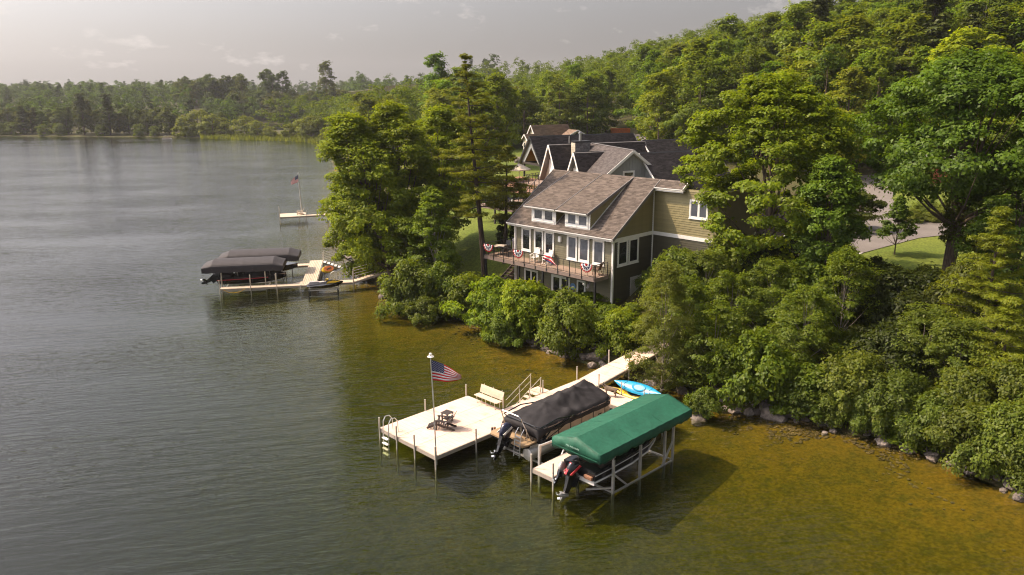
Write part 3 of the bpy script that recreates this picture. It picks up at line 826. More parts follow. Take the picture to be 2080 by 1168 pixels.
# stair from the lower terrace up to the deck
stair = thing('outdoor_stairs', 'open timber stairs in shade below the left end of the balcony deck', 'stairs', (45.3, 46.5, 1.7))
for k in range(13):
    z = 1.95 + k * .205; x = 45.2 + k * .3
    MB().box(x, 46.95, z, x + .29, 48.15, z + .045).build('tread', MT['deckfascia'], stair)
for yy in (46.9, 47.52, 48.17): MB().beam((45.0, yy, 1.75), (49.1, yy, 4.5), .05, .26).build('stringer', MT['deckfascia'], stair)
terr = thing('terrace_slab', 'pale concrete terrace slab at the foot of the timber stairs', 'terrace', (44.5, 48, 1.5))
MB().bevbox(42.9, 46.4, 1.2, 45.4, 49.2, 1.72, .04).build('slab', MT['concrete'], terr)

# bunting on the rail
def bunting(name, y, label, r=.58, droop=0.0):
    t = thing(name, label, 'bunting', (DX - .07, y, 5.66), group='patriotic fans on the balcony rail')
    n = 24
    bands = [(0.0, .36, 'flagred'), (.36, .58, 'flagwhite'), (.58, .8, 'flagblue'), (.8, 1.02, 'flagwhite'), (1.02, 1.2, 'flagred')]
    bands = [(0, .25, 'flagred'), (.25, .45, 'flagwhite'), (.45, .68, 'flagblue'), (.68, .86, 'flagwhite'), (.86, 1.0, 'flagred')]
    for a, b, mt in bands:
        V = []; F = []
        for i in range(n + 1):
            th = math.pi * (1 + i / n); pl = .045 * math.sin(i * 2.1)
            for q in (a, b):
                rr = q * r * (1 + .04 * math.sin(i * 2.1) * q)
                V.append((-.02 - pl * q, rr * math.cos(th), rr * math.sin(th) * 1.15 * (1 + droop * abs(math.cos(th)))))
                V.append((-.012 - pl * q, rr * math.cos(th), rr * math.sin(th) * 1.15 * (1 + droop * abs(math.cos(th)))))
        for i in range(n):
            k = i * 4; F += [(k, k + 2, k + 6, k + 4), (k + 1, k + 5, k + 7, k + 3)]
        F += [(k * 4 + 2, k * 4 + 3, k * 4 + 7, k * 4 + 6) for k in range(n)]
        np_mesh('colour_band', V, F, MT[mt], t, local=True)
    st = MB()
    for i in range(5):
        th = math.pi * (1.12 + .19 * i); c = Vector((-.05, .565 * r * math.cos(th), .565 * r * math.sin(th) * 1.15))
        pts = []
        for k in range(10):
            q = .05 if k % 2 == 0 else .021
            pts.append(c + Vector((-.02, q * math.sin(k * math.pi / 5), q * math.cos(k * math.pi / 5))))
        st.prism(pts, (-.006, 0, 0))
    st.build('stars', MT['flagwhite'], t, local=True)
    return t
bunting('bunting', 47.75, 'red white and blue bunting fan at the far left end of the balcony rail')
bunting('bunting', 44.15, 'red white and blue bunting fan in front of the left balcony window')
bunting('bunting', 36.85, 'red white and blue bunting fan beside the brown balcony chair')
# one fan has slipped and hangs twisted over the rail by the rocking chairs
tw = thing('bunting', 'twisted red and white bunting slipped over the rail before the white rocking chairs', 'bunting', (DX - .07, 40.6, 5.6), group='patriotic fans on the balcony rail')
for j, mt in enumerate(('flagred', 'flagwhite', 'flagred', 'flagblue')):
    V = []; F = []
    for i in range(19):
        t_ = i / 18; yy = 41.25 - 1.45 * t_; zz = 5.68 - .75 * t_ + .28 * math.sin(t_ * 3.1)
        wd = .085 * (1 + .5 * math.sin(t_ * 5))
        for q in (0, 1):
            V.append((DX - .07 - .04 * math.sin(t_ * 9 + j), yy - .03 * q, zz - wd * (j + q)))
    F = [(i * 2, i * 2 + 2, i * 2 + 3, i * 2 + 1) for i in range(18)]
    o = np_mesh('colour_band', V, F, MT[mt], tw)
    sm = o.modifiers.new('thick', 'SOLIDIFY'); sm.thickness = .008

# ---- chairs on the balcony
def rocking_chair(name, label, loc, rot):
    t = thing(name, label, 'rocking chair', loc, rotz=rot, group='white rocking chairs on the balcony')
    m = MT['whitepoly']
    for s in (-1, 1):
        q = MB(); q.tube([(-.42, .27 * s, .1), (-.2, .27 * s, .035), (.1, .27 * s, .02), (.4, .27 * s, .08)], .025, 6); q.build('rocker', m, t, local=True)
        for x in (.24, -.2): MB().box(x - .025, .27 * s - .025, .03, x + .025, .27 * s + .025, .62 if x > 0 else .66).build('leg', m, t, local=True)
        MB().beam((-.3, .27 * s, .66), (.32, .27 * s, .63), .1, .03).build('armrest', m, t, local=True)
    for k in range(6): MB().box(-.2 + k * .08, -.25, .40, -.13 + k * .08, .25, .425).build('seat_slat', m, t, local=True)
    for k in range(7):
        yy = -.22 + k * .073
        MB().beam((-.22, yy, .42), (-.45, yy, 1.16 - abs(k - 3) * .015), .06, .02, (1, 0, 0)).build('back_slat', m, t, local=True)
    MB().beam((-.43, -.27, 1.12), (-.43, .27, 1.12), .09, .03).build('head_rail', m, t, local=True)
    return t
rocking_chair('rocking_chair', 'white slatted rocking chair on the balcony, the one farther from the brown chair', (45.1, 43.35, DZ), R(185))
rocking_chair('rocking_chair', 'white slatted rocking chair on the balcony behind the twisted bunting', (45.1, 41.95, DZ), R(172))
def deck_chair(name, label, loc, rot, m, cat='chair', group=None):
    t = thing(name, label, cat, loc, rotz=rot, group=group)
    for s in (-1, 1):
        MB().beam((.26, .26 * s, 0), (.22, .26 * s, .62), .035, .035).build('leg', m, t, local=True)
        MB().beam((-.34, .26 * s, 0), (-.1, .26 * s, .45), .035, .035).build('leg', m, t, local=True)
        MB().beam((.28, .26 * s, .63), (-.3, .26 * s, .64), .05, .03).build('armrest', m, t, local=True)
    MB().bevbox(-.24, -.25, .4, .26, .25, .46, .015).build('seat', m, t, local=True)
    q = MB()
    q.beam((-.2, -.21, .44), (-.42, -.21, 1.02), .07, .03, (1, 0, 0)); q.beam((-.2, 0, .44), (-.42, 0, 1.02), .3, .02, (1, 0, 0)); q.beam((-.2, .21, .44), (-.42, .21, 1.02), .07, .03, (1, 0, 0))
    q.build('backrest', m, t, local=True)
    return t
MT['browncane'] = mat('brown_cane', (.11, .06, .035), .7, noise=30, amt=.25)
deck_chair('armchair', 'brown cane armchair at the right hand end of the balcony', (45.15, 36.75, DZ), R(100), MT['browncane'])
# dining set at the other end under the pines
pt = thing('patio_table', 'dark round table with pale top at the pine end of the balcony', 'table', (45.3, 47.6, DZ))
MB().lathe((0, 0, 0), [(.3, 0), (.3, .03), (.04, .05), (.04, .7), (.62, .7), (.63, .72), (.62, .745)], 20).build('pedestal', MT['blackmetal'], pt, local=True)
MB().lathe((0, 0, .746), [(.6, 0), (.6, .012)], 20).build('table_top', MT['tancloth'], pt, local=True)
for i, a in enumerate((20, 140, 250)):
    deck_chair('patio_chair', ['black patio chair on the lake side of the balcony table', 'black patio chair on the house side of the balcony table', 'black patio chair tucked at the far side of the balcony table'][i],
               (45.3 + .95 * math.cos(R(a)), 47.5 + .75 * math.sin(R(a)), DZ), R(a + 180), MT['blackmetal'], group='black chairs round the balcony table')
gb = thing('covered_grill', 'grey cloth covered grill on the balcony beside the round table', 'grill', (47.4, 47.6, DZ))
MB().bevbox(-.5, -.3, .02, .5, .3, 1.0, .09).build('cover', MT['towel'], gb, local=True)
MB().loft([[(-.48, -.28, .98), (.48, -.28, .98), (.48, .28, .98), (-.48, .28, .98)], [(-.3, -.14, 1.22), (.3, -.14, 1.22), (.3, .14, 1.22), (-.3, .14, 1.22)]]).build('hood', MT['towel'], gb, local=True)
# round blue sign and dish
sg = thing('round_sign', 'round blue and white sign on the olive wall beside the patio door', 'sign', (HX - .03, 39.66, 3.1))
MB().tube([(0, 0, 0), (-.03, 0, 0)], .27, 20).build('disc', MT['bluesign'], sg, local=True)
MB().prism([(-.032, .16, -.05), (-.032, -.16, -.08), (-.032, -.12, -.02), (-.032, .02, .04), (-.032, .14, .01)], (-.006, 0, 0)).build('emblem', MT['whitepoly'], sg, local=True)
ds = thing('satellite_dish', 'black satellite dish with pale arm hung under the right end of the balcony', 'dish', (DX + .1, 36.75, 4.0))
q = MB(); rings = []
ax = Vector((-.75, .55, .35)).normalized(); e_1 = ax.cross(Vector((0, 0, 1))).normalized(); e_2 = e_1.cross(ax)
for rr, dd in ((.02, -.06), (.16, -.045), (.3, 0), (.305, .01), (.16, -.03), (.02, -.045)):
    rings.append([ax * dd + e_1 * (rr * math.cos(k * R(20))) + e_2 * (rr * math.sin(k * R(20))) for k in range(18)])
q.loft(rings); q.build('reflector', MT['blackmetal'], ds, local=True)
q = MB(); q.tube([-e_2 * .28, ax * .38 - e_2 * .1], .018, 6); q.build('arm', MT['alu'], ds, local=True)
MB().tube([ax * .34 - e_2 * .12, ax * .44 - e_2 * .04], .05, 8).build('receiver', MT['whitepoly'], ds, local=True)
MB().tube([(0, 0, 0), (.1, -.2, .25)], .025, 6).build('bracket', MT['blackmetal'], ds, local=True)

# ------------------------------------------------------------------ the charcoal-roofed neighbour house
NFm = Matrix.Rotation(R(-20), 4, 'Z')
def nf(x, y, z=0.0): return NFm @ Vector((x, y, z))
nb = thing('neighbor_house', 'grey house with many steep charcoal shingle gables behind the olive house', 'house', nf(58, 96, 4))
GB = MT['grey_board']; SD = MT['shingle_dark']
def nbox(name, b, m, parent=nb): return MB(NFm).box(*b).build(name, m, parent)
def gable_x(x0, x1, yc, half, zr, slope, wall_x0=None, walls=True, zb=3.4, over=.35, name='roof', near=True, seed=0, parent=None, wallmat=None, rake=None):
    """gable roof with its ridge along the house's x axis"""
    parent = parent or nb; ze = zr - slope * half
    m = MB(NFm)
    A1, B1, U1 = (x0, yc - half, ze), (x1, yc - half, ze), (0, half, slope * half)
    A2, B2, U2 = (x0, yc + half, ze), (x1, yc + half, ze), (0, -half, slope * half)
    slab(m, A1, B1, U1, .18); slab(m, A2, B2, U2, .18)
    r = m.build(name, MT['fascia'], parent)
    for (A, B, U, s) in ((A1, B1, U1, 0), (A2, B2, U2, 1)):
        w = lambda p: NFm @ Vector(p)
        shingles('shingles', w(A), w(B), NFm.to_3x3() @ Vector(U), SD, r, course=.19, tab=.42, thick=.03, seed=seed + s)
    k = MB(NFm); k.prism([(x0, yc - .2, zr - .2 * slope + .02), (x0, yc, zr + .05), (x0, yc + .2, zr - .2 * slope + .02), (x0, yc, zr - .05)], (x1 - x0, 0, 0)); k.build('ridge_cap', MT['blackmetal'], r)
    for s in (-1, 1):
        MB(NFm).beam((x0 - .03, yc + s * (half + .03), ze - .12), (x0 - .03, yc + s * .02, zr - .1), .06, .26).build('rake_board', rake or MT['white'], r)
        MB(NFm).beam((x1 + .03, yc + s * (half + .03), ze - .12), (x1 + .03, yc + s * .02, zr - .1), .06, .26).build('rake_board', MT['fascia'], r)
    if walls:
        wx = wall_x0 if wall_x0 is not None else x0 + over
        m = MB(NFm); hi = half - over; zt = zr - .22 - slope * over * .0
        m.prism([(wx, yc - hi, zb), (wx, yc + hi, zb), (wx, yc + hi, ze + slope * over - .2), (wx, yc, zr - .22), (wx, yc - hi, ze + slope * over - .2)], (x1 - over - wx, 0, 0))
        m.build('wall', wallmat or GB, parent)
    return r
gable_x(53.2, 72.2, 110.3, 4.3, 11.3, 1.08, walls=False, seed=20, rake=MT['blackmetal'])
nbox('wall', (59.5, 106.3, 3.4, 71.8, 114.2, 6.6), GB)
pm = MB(NFm); pm.prism([(59.5, 106.4, 6.6), (59.5, 114.2, 6.6), (59.5, 110.3, 11.0)], (12, 0, 0)); pm.build('wall', GB, nb)
# porch front: open gable with a cedar ceiling
pm = MB(NFm)
pm.prism([(53.5, 106.5, 7.0), (53.5, 110.3, 11.05), (53.5, 110.3, 9.55), (53.5, 107.9, 7.2)], (.1, 0, 0))
pm.prism([(53.5, 114.1, 7.0), (53.5, 112.7, 7.2), (53.5, 110.3, 9.55), (53.5, 110.3, 11.05)], (.1, 0, 0))
pm.build('gable_panel', GB, nb)
pm = MB(NFm); pm.prism([(58.9, 106.9, 7.25), (58.9, 113.7, 7.25), (58.9, 110.3, 10.6)], (.1, 0, 0)); pm.build('porch_ceiling', MT['orangewood'], nb)
pm = MB(NFm)
for s in (-1, 1): pm.beam((56.2, 110.3 + s * 3.45, 7.15), (56.2, 110.3 + s * .02, 10.75), 5.4, .06, (0, s * .7, .7))
pm.build('porch_ceiling', MT['orangewood'], nb)
for y in (107.2, 113.1):
    MB(NFm).box(53.5, y - .12, 3.6, 53.74, y + .12, 7.1).build('porch_post', MT['darkbrown'], nb)
    MB(NFm).box(53.74, y - .1, 6.95, 59.5, y + .1, 7.22).build('porch_beam', MT['darkbrown'], nb)
MB(NFm).box(53.48, 106.6, 6.9, 53.76, 114.0, 7.2).build('porch_beam', MT['darkbrown'], nb)
gable_x(50.8, 67.0, 99.2, 3.1, 10.8, 1.8, wall_x0=51.6, seed=30, wallmat=MT['cream'])
gable_x(50.8, 58.5, 91.87, 2.9, 10.2, 1.72, wall_x0=51.5, seed=40, wallmat=MT['cream'])
gable_x(57.3, 69.5, 86.1, 6.0, 10.28, .8, wall_x0=57.6, seed=50)
gable_x(66.9, 76.3, 99.8, 6.0, 10.84, .8, seed=60)
# small vents under the two steep peaks
for yc, zr in ((99.2, 10.8), (91.87, 10.2)):
    x = 51.55 if yc > 95 else 51.45
    MB(NFm).prism([(x, yc - .38, zr - 1.75), (x, yc + .38, zr - 1.75), (x, yc, zr - .75)], (-.05, 0, 0)).build('gable_vent', MT['darkvoid'], nb)
    MB(NFm).box(x - .06, yc - 1.2, zr - 5.0, x, yc + 1.1, zr - 2.2).build('white_panel', MT['white'], nb)
# cross gable toward the camera with board and batten siding
def gable_y(y0, y1, xc, hl, hr, zr, sl, sk=0.0):
    m = MB(NFm); L0, R0 = (xc - hl, y0, zr - sl * hl), (xc + hr, y0, zr - sl * hr)
    slab(m, (xc - hl + sk, y1, L0[2]), L0, (hl, 0, sl * hl), .18); slab(m, R0, (xc + hr + sk, y1, R0[2]), (-hr, 0, sl * hr), .18)
    r = m.build('roof', MT['fascia'], nb); w3 = NFm.to_3x3()
    shingles('shingles', nf(xc - hl + sk, y1, L0[2]), nf(*L0), w3 @ Vector((hl, 0, sl * hl)), MT['shingle_grey'], r, course=.19, tab=.42, thick=.03, seed=71)
    shingles('shingles', nf(*R0), nf(xc + hr + sk, y1, R0[2]), w3 @ Vector((-hr, 0, sl * hr)), SD, r, course=.19, tab=.42, thick=.03, seed=72)
    MB(NFm).beam((xc, y0, zr + .03), (xc + sk, y1, zr + .03), .3, .06).build('ridge_cap', MT['fascia'], r)
    for h, s in ((hl, -1), (hr, 1)):
        MB(NFm).beam((xc + s * (h + .05), y0 - .05, zr - sl * h - .17), (xc + s * .02, y0 - .05, zr - .14), .07, .34).build('rake_board', MT['white'], r)
        MB(NFm).beam((xc + s * (h - .1), y0 + .24, zr - sl * h - .22), (xc + s * .02, y0 + .24, zr - .3), .42, .03, (0, 0, 1)).build('soffit', MT['white'], r)
    m = MB(NFm); m.prism([(xc - hl + .4, y0 + .5, 3.4), (xc + hr - .4, y0 + .5, 3.4), (xc + hr - .4, y0 + .5, zr - sl * hr - .05), (xc, y0 + .5, zr - .25), (xc - hl + .4, y0 + .5, zr - sl * hl - .05)], (sk * .5, (y1 - y0) * .5, 0))
    wl = m.build('wall', GB, nb)
    x = xc - hl + .6
    while x < xc + hr - .5:
        zt = zr - sl * abs(x - xc) - .35
        MB(NFm).box(x - .03, y0 + .46, 6.4, x + .03, y0 + .505, zt).build('batten', GB, wl); x += .42
MT['shingle_grey'] = mat('warm_grey_shingle', (.10, .087, .083), .95, spec=.15, noise=(1.2, 30), amt=.12, island=.25, bump=(60, .5))
gable_y(84.4, 98.6, 55.41, 4.6, 5.8, 10.8, .73, 2.2)
window(nb, nf(55.06, 84.88, 6.95), NFm.to_3x3() @ Vector((1, 0, 0)), NFm.to_3x3() @ Vector((0, -1, 0)), 1.75, 1.25, 1, .2)
# chimney
cs = MB(NFm); cs.box(54.15, 97.3, 8.2, 56.5, 98.5, 11.05); ch = cs.build('chimney', MT['stone'], nb)
for k in range(9):
    for j in range(4):
        x = 54.15 + j * .59 + (.18 if k % 2 else 0); x1 = min(x + .56, 56.5)
        MB(NFm).bevbox(x, 97.22, 8.9 + k * .235, x1, 97.31, 9.115 + k * .235, .02).build('stone', MT['stone'], ch)
    for j in range(2):
        MB(NFm).bevbox(54.07, 97.32 + j * .6, 8.9 + k * .235, 54.16, 97.88 + j * .6, 9.115 + k * .235, .02).build('stone', MT['cream'], ch)  # left face stones take cream: the sunlight on them is put into the colour
MB(NFm).box(54.05, 97.2, 11.05, 56.6, 98.6, 11.25).build('chimney_cap', MT['blackmetal'], ch)
MB(NFm).tube([(55.2, 97.9, 11.2), (55.2, 97.9, 12.2)], .2, 10).build('flue_pipe', MT['steel'], ch)
MB(NFm).lathe((55.2, 97.9, 12.2), [(.2, 0), (.27, .03), (.27, .25), (.2, .3)], 10).build('flue_cap', MT['steel'], ch)
MB(NFm).tube([(54.2, 99.3, 10.4), (54.2, 99.3, 11.9)], .06, 8).build('vent_pipe', MT['alu'], nb)
# ------------------------------------------------------------------ tan house beyond
th = thing('tan_house', 'cream house with tan shingle gables farthest behind the charcoal roofs', 'house', nf(76, 154, 5))
def tg(axis_, a0, a1, c, half, zr, sl, wall=True, seed=0, wm=MT['cream']):
    m = MB(NFm); ze = zr - sl * half; w3 = NFm.to_3x3()
    if axis_ == 'x':
        P = [((a0, c - half, ze), (a1, c - half, ze), (0, half, sl * half)), ((a0, c + half, ze), (a1, c + half, ze), (0, -half, sl * half))]
    else:
        P = [((c - half, a1, ze), (c - half, a0, ze), (half, 0, sl * half)), ((c + half, a0, ze), (c + half, a1, ze), (-half, 0, sl * half))]
    for p in P: slab(m, *p, .18)
    r = m.build('roof', MT['shingle_tan'], th)
    for i, p in enumerate(P): shingles('shingles', nf(*p[0]), nf(*p[1]), w3 @ Vector(p[2]), MT['shingle_tan'], r, course=.28, tab=.8, thick=.03, seed=seed + i)
    m = MB(NFm); h = half - .35
    if axis_ == 'x':
        m.prism([(a0 + .4, c - h, 4), (a0 + .4, c + h, 4), (a0 + .4, c + h, ze), (a0 + .4, c, zr - .3), (a0 + .4, c - h, ze)], (a1 - a0 - .8, 0, 0))
        for s in (-1, 1): MB(NFm).beam((a0 - .04, c + s * half, ze - .1), (a0 - .04, c + s * .02, zr - .08), .06, .24).build('rake_board', MT['white'], r)
    else:
        m.prism([(c - h, a0 + .4, 4), (c + h, a0 + .4, 4), (c + h, a0 + .4, ze), (c, a0 + .4, zr - .3), (c - h, a0 + .4, ze)], (0, a1 - a0 - .8, 0))
        for s in (-1, 1): MB(NFm).beam((c + s * half, a0 - .04, ze - .1), (c + s * .02, a0 - .04, zr - .08), .06, .24).build('rake_board', MT['white'], r)
    m.build('wall', wm, th)
tg('x', 72.6, 81.5, 150, 4.0, 11.0, 1.1, seed=80)
tg('y', 145.0, 150, 81.2, 3.6, 10.0, .5, seed=84)
tg('x', 69.9, 73.2, 147.5, 1.6, 9.35, .8, seed=88)
MB(NFm).prism([(79.4, 145.3, 8.45), (83.0, 145.3, 8.45), (81.2, 145.3, 9.4)], (0, .06, 0)).build('gable_panel', MT['teal'], th)
for y in (146.9, 148.1): window(th, nf(70.28, y, 6.4), NFm.to_3x3() @ Vector((0, 1, 0)), NFm.to_3x3() @ Vector((-1, 0, 0)), .8, 1.3, 1, .1)

# ------------------------------------------------------------------ yard between the houses
def zg(x, y): return H1(x, y)
dk = thing('timber_deck', 'raised brown timber deck with dark rails beyond the pine trunks', 'deck', (59, 61, 6))
for k in range(28): MB().box(57.6, 58.6 + k * .205, 5.96, 63.6, 58.79 + k * .205, 6.0).build('deck_board', MT['deckbrown'], dk)
for a, b in (((57.58, 58.55), (63.6, 58.6)), ((57.55, 58.6), (57.6, 64.3))):
    MB().box(a[0], a[1], 5.72, b[0], b[1], 5.99).build('fascia', MT['deckfascia'], dk)
for x, y in ((57.7, 58.7), (60.5, 58.7), (63.4, 58.7), (57.7, 61.5), (57.7, 64.2)): MB().box(x - .08, y - .08, zg(x, y) - .2, x + .08, y + .08, 5.9).build('deck_post', MT['darkbrown'], dk)
rail_run((57.6, 58.65, 6.0), (57.6, 64.3, 6.0), 4, dk, pick=3); rail_run((57.7, 58.6, 6.0), (63.6, 58.6, 6.0), 4, dk, pick=3)
for p in ((57.7, 58.68), (57.7, 61.5), (57.7, 64.2)): MB().box(p[0] - .16, p[1] - .05, 6.0, p[0] - .05, p[1] + .06, 7.15).build('white_post', MT['white'], dk)
st2 = thing('deck_stairs', 'brown timber stairs with rails climbing right toward the steep gables', 'stairs', (67, 67, 4.9))
sf = frame(65.6, 66.4, R(12), 4.75)
for k in range(12): MB(sf).box(k * .36, -.75, .1 + k * .18, k * .36 + .36, .75, .15 + k * .18).build('tread', MT['deckbrown'], st2)
for s in (-.78, .78):
    MB(sf).beam((0, s, .0), (4.4, s, 2.15), .06, .3).build('stringer', MT['deckfascia'], st2)
    MB(sf).beam((0, s, 1.05), (4.4, s, 3.2), .07, .05).build('handrail', MT['darkbrown'], st2)
    for k in range(5): MB(sf).box(k * 1.08 - .04, s - .04, -.2 + k * .52, k * 1.08 + .04, s + .04, 1.1 + k * .52).build('rail_post', MT['darkbrown'], st2)
MB(sf).box(4.3, -1.6, 2.1, 8.0, 1.6, 2.22).build('landing', MT['deckbrown'], st2)
for p in ((4.5, -1.4), (7.8, -1.4), (4.5, 1.4), (7.8, 1.4)): MB(sf).box(p[0] - .08, p[1] - .08, -.6, p[0] + .08, p[1] + .08, 2.1).build('landing_post', MT['darkbrown'], st2)
for k in range(6): MB(sf).box(4.4 + k * .7, 1.5, 2.2, 4.45 + k * .7, 1.55, 3.2).build('rail_post', MT['darkbrown'], st2)
MB(sf).beam((4.3, 1.52, 3.22), (8, 1.52, 3.22), .08, .05).build('handrail', MT['darkbrown'], st2)
def garden_table(name, label, loc):
    t = thing(name, label, 'table', loc)
    for x in (-.8, .8):
        for y in (-.4, .4): MB().box(x - .035, y - .035, 0, x + .035, y + .035, .7).build('leg', MT['blackmetal'], t, local=True)
    MB().bevbox(-.95, -.5, .7, .95, .5, .76, .02).build('table_top', MT['blackmetal'], t, local=True)
garden_table('garden_table', 'black rectangular table standing on the timber deck by the pines', (60.3, 60.8, 6.0))
for i, (x, y, a) in enumerate(((59.0, 60.8, 0), (60.3, 61.9, 270), (61.8, 60.8, 180), (60.3, 59.6, 90))):
    deck_chair('garden_chair', ['black garden chair at the lake end of the deck table', 'black garden chair at the far side of the deck table', 'black garden chair at the inland end of the deck table', 'black garden chair at the near side of the deck table'][i], (x, y, 6.0), R(a), MT['blackmetal'], group='black chairs on the timber deck')
um = thing('patio_umbrella', 'open tan patio umbrella standing before the cedar porch', 'umbrella', (82, 82, zg(82, 82)))
MB().tube([(0, 0, 0), (0, 0, 2.9)], .035, 8).build('pole', MT['alu'], um, local=True)
q = MB(); rings = []
for r_, z_ in ((1.75, 1.95), (1.72, 2.08), (.9, 2.5), (.12, 2.85), (.02, 2.9)):
    rings.append([(r_ * math.cos(k * R(45)), r_ * math.sin(k * R(45)), z_) for k in range(8)])
q.loft(rings); q.build('canopy', MT['tancloth'], um, local=True)
MB().lathe((0, 0, 0), [(.3, 0), (.3, .08), (.05, .1)], 12).build('base', MT['blackmetal'], um, local=True)
pv = [(74, 72), (78, 71), (86, 78), (88, 88), (80, 86), (74, 79)]
pm = MB(); pm.prism([(x, y, zg(x, y) + .06) for x, y in pv], (0, 0, -.3)); tag(pm.build('patio_paving', MT['mulch']), kind='structure')
# red shed wall and earth-moving tub by the wood
sh = thing('red_shed', 'rust red board shed behind weeds beside the drive', 'shed', (104, 31, 5))
fs = frame(99.8, 35.3, R(-62), 0); zz = zg(103, 31)
for k in range(22): MB(fs).box(k * .42, -.04, zz - .4, k * .42 + .4, .05, zz + 2.5).build('wall_board', MT['rust'], sh)
MB(fs).box(0, .05, zz - .4, 9.2, 3.0, zz + 2.35).build('wall', MT['rust'], sh)
m = MB(fs); m.prism([(-.3, -.35, zz + 2.45), (-.3, 3.3, zz + 3.0), (-.3, 3.3, zz + 3.1), (-.3, -.35, zz + 2.55)], (9.8, 0, 0)); m.build('roof', MT['fascia'], sh)
for CONT_D in range(112, 240):
    _p = at(1266, 270, CONT_D)
    if _p.z < H1(_p.x, _p.y) + .4: break
tb = thing('dump_container', 'orange open topped steel container in a clearing behind the charcoal roofs', 'container', (_p.x, _p.y, _p.z))
fc_ = frame(_p.x - 2, _p.y + 1.6, R(-40), H1(_p.x, _p.y) + .1)
zc_ = 0
for b in ((0, 0, .0, 4.2, .12, 1.2), (0, 2.2, .0, 4.2, 2.32, 1.2), (0, .12, .0, .12, 2.2, 1.2), (4.08, .12, .0, 4.2, 2.2, 1.2), (0, 0, -.1, 4.2, 2.32, .0)):
    MB(fc_).box(*b).build('side_panel', MT['orange'], tb)
for k in range(5): MB(fc_).box(.2 + k * .88, -.08, -.05, .32 + k * .88, 0, 1.25).build('rib', MT['orange'], tb)

# ------------------------------------------------------------------ the near dock
PZ = .7
def post(parent, x, y, top, r=.045, m=None, bottom=None):
    b = min(H1(x, y), -.1) - .25 if bottom is None else bottom
    return MB().lathe((x, y, 0), [(r, b), (r, top - .02), (r * 1.12, top - .02), (r * 1.12, top), (r * .5, top + .015)], 8).build('dock_post', m or MT['dockpost'], parent)
_panel = {}
def panel(parent, x0, y0, x1, y1, z=PZ, th=.06, frame_h=.2, ribs=True):
    """moulded dock panel with fine ribs on an aluminium edge"""
    m = MB(); g = .012
    n = max(4, int((x1 - x0) / .3)) if ribs else 1
    for k in range(n):
        a = x0 + g + (x1 - x0 - 2 * g) * k / n; b = x0 + g + (x1 - x0 - 2 * g) * (k + 1) / n
        m.box(a, y0 + g, z - th, b - (.006 if k < n - 1 else 0), y1 - g, z)
    return m.build('deck_panel', MT['dockpanel'], parent)
def edge_frame(parent, x0, y0, x1, y1, z=PZ, fh=.22):
    for b in ((x0 - .04, y0 - .04, z - fh, x1 + .04, y0 + .01, z - .012), (x0 - .04, y1 - .01, z - fh, x1 + .04, y1 + .04, z - .012),
              (x0 - .04, y0 + .01, z - fh, x0 + .01, y1 - .01, z - .012), (x1 - .01, y0 + .01, z - fh, x1 + .04, y1 - .01, z - .012)):
        MB().box(*b).build('dock_frame', MT['dockframe'], parent)
dock = thing('dock', 'sand coloured dock with square platform, long gangway and finger beside the green canopy', 'dock', (22.1, 28.1, PZ))
px = [22.1, 25.28, 28.45]; py = [28.1, 29.7, 31.28, 32.88]
for i in range(2):
    for j in range(3): panel(dock, px[i], py[j], px[i + 1], py[j + 1])
edge_frame(dock, 22.1, 28.1, 28.45, 32.88)
for x0, x1 in ((28.5, 31.8), (31.8, 35.1)): panel(dock, x0, 28.4, x1, 29.92)
edge_frame(dock, 28.5, 28.4, 35.1, 29.92)
for a, b in ((28.35, 25.4), (25.4, 22.45)): panel(dock, 33.45, b, 34.95, a)
edge_frame(dock, 33.45, 22.45, 34.95, 28.35)
for x0, x1 in ((24.6, 27.5), (27.5, 30.4), (30.4, 33.38)): panel(dock, x0, 22.5, x1, 23.72)
edge_frame(dock, 24.6, 22.5, 33.38, 23.72)
# gangway to the bank, two sections climbing
def ramp(x0, z0, x1, z1):
    n = 9
    m = MB()
    for k in range(n):
        a, b = k / n, (k + 1) / n - .004
        xa, xb = x0 + (x1 - x0) * a, x0 + (x1 - x0) * b; za, zb = z0 + (z1 - z0) * a, z0 + (z1 - z0) * b
        m.prism([(xa, 28.41, za), (xb, 28.41, zb), (xb, 28.41, zb - .06), (xa, 28.41, za - .06)], (0, 1.5, 0))
    m.build('deck_panel', MT['dockpanel'], dock)
    for y in (28.38, 29.94): MB().beam((x0, y, z0 - .12), (x1, y, z1 - .12), .05, .2).build('dock_frame', MT['dockframe'], dock)
ramp(35.16, .7, 37.9, .98); ramp(37.95, .985, 43.2, 1.42)
for x, y, t in ((22.02, 32.8, 1.34), (22.02, 31.26, 1.34), (22.02, 29.72, 1.34), (22.03, 28.03, 1.25), (24.75, 28.02, 1.34), (25.3, 32.97, 1.36), (28.4, 32.97, 1.42),
                (28.62, 30.0, 1.45), (31.95, 30.02, 1.5), (35.1, 30.02, 1.55), (35.15, 28.3, 1.5), (38.3, 30.03, 1.85), (38.2, 28.3, 1.8),
                (24.55, 23.8, 1.45), (24.6, 22.42, 1.45), (28.9, 22.42, .85), (33.3, 22.3, 1.2), (35.03, 24.5, 1.3)):
    post(dock, x, y, t)
for x, y in ((41.5, 30.0), (41.5, 28.32)): post(dock, x, y, 1.35, bottom=.3)
for y in (27.86,):
    MB().tube([(25.95, 28.06, .5), (25.95, 28.06, 1.0)], .06, 8).build('bumper', MT['darkbrown'], dock)
    MB().tube([(26.12, 28.05, .5), (26.12, 28.05, .98)], .06, 8).build('bumper', MT['mulch'], dock)
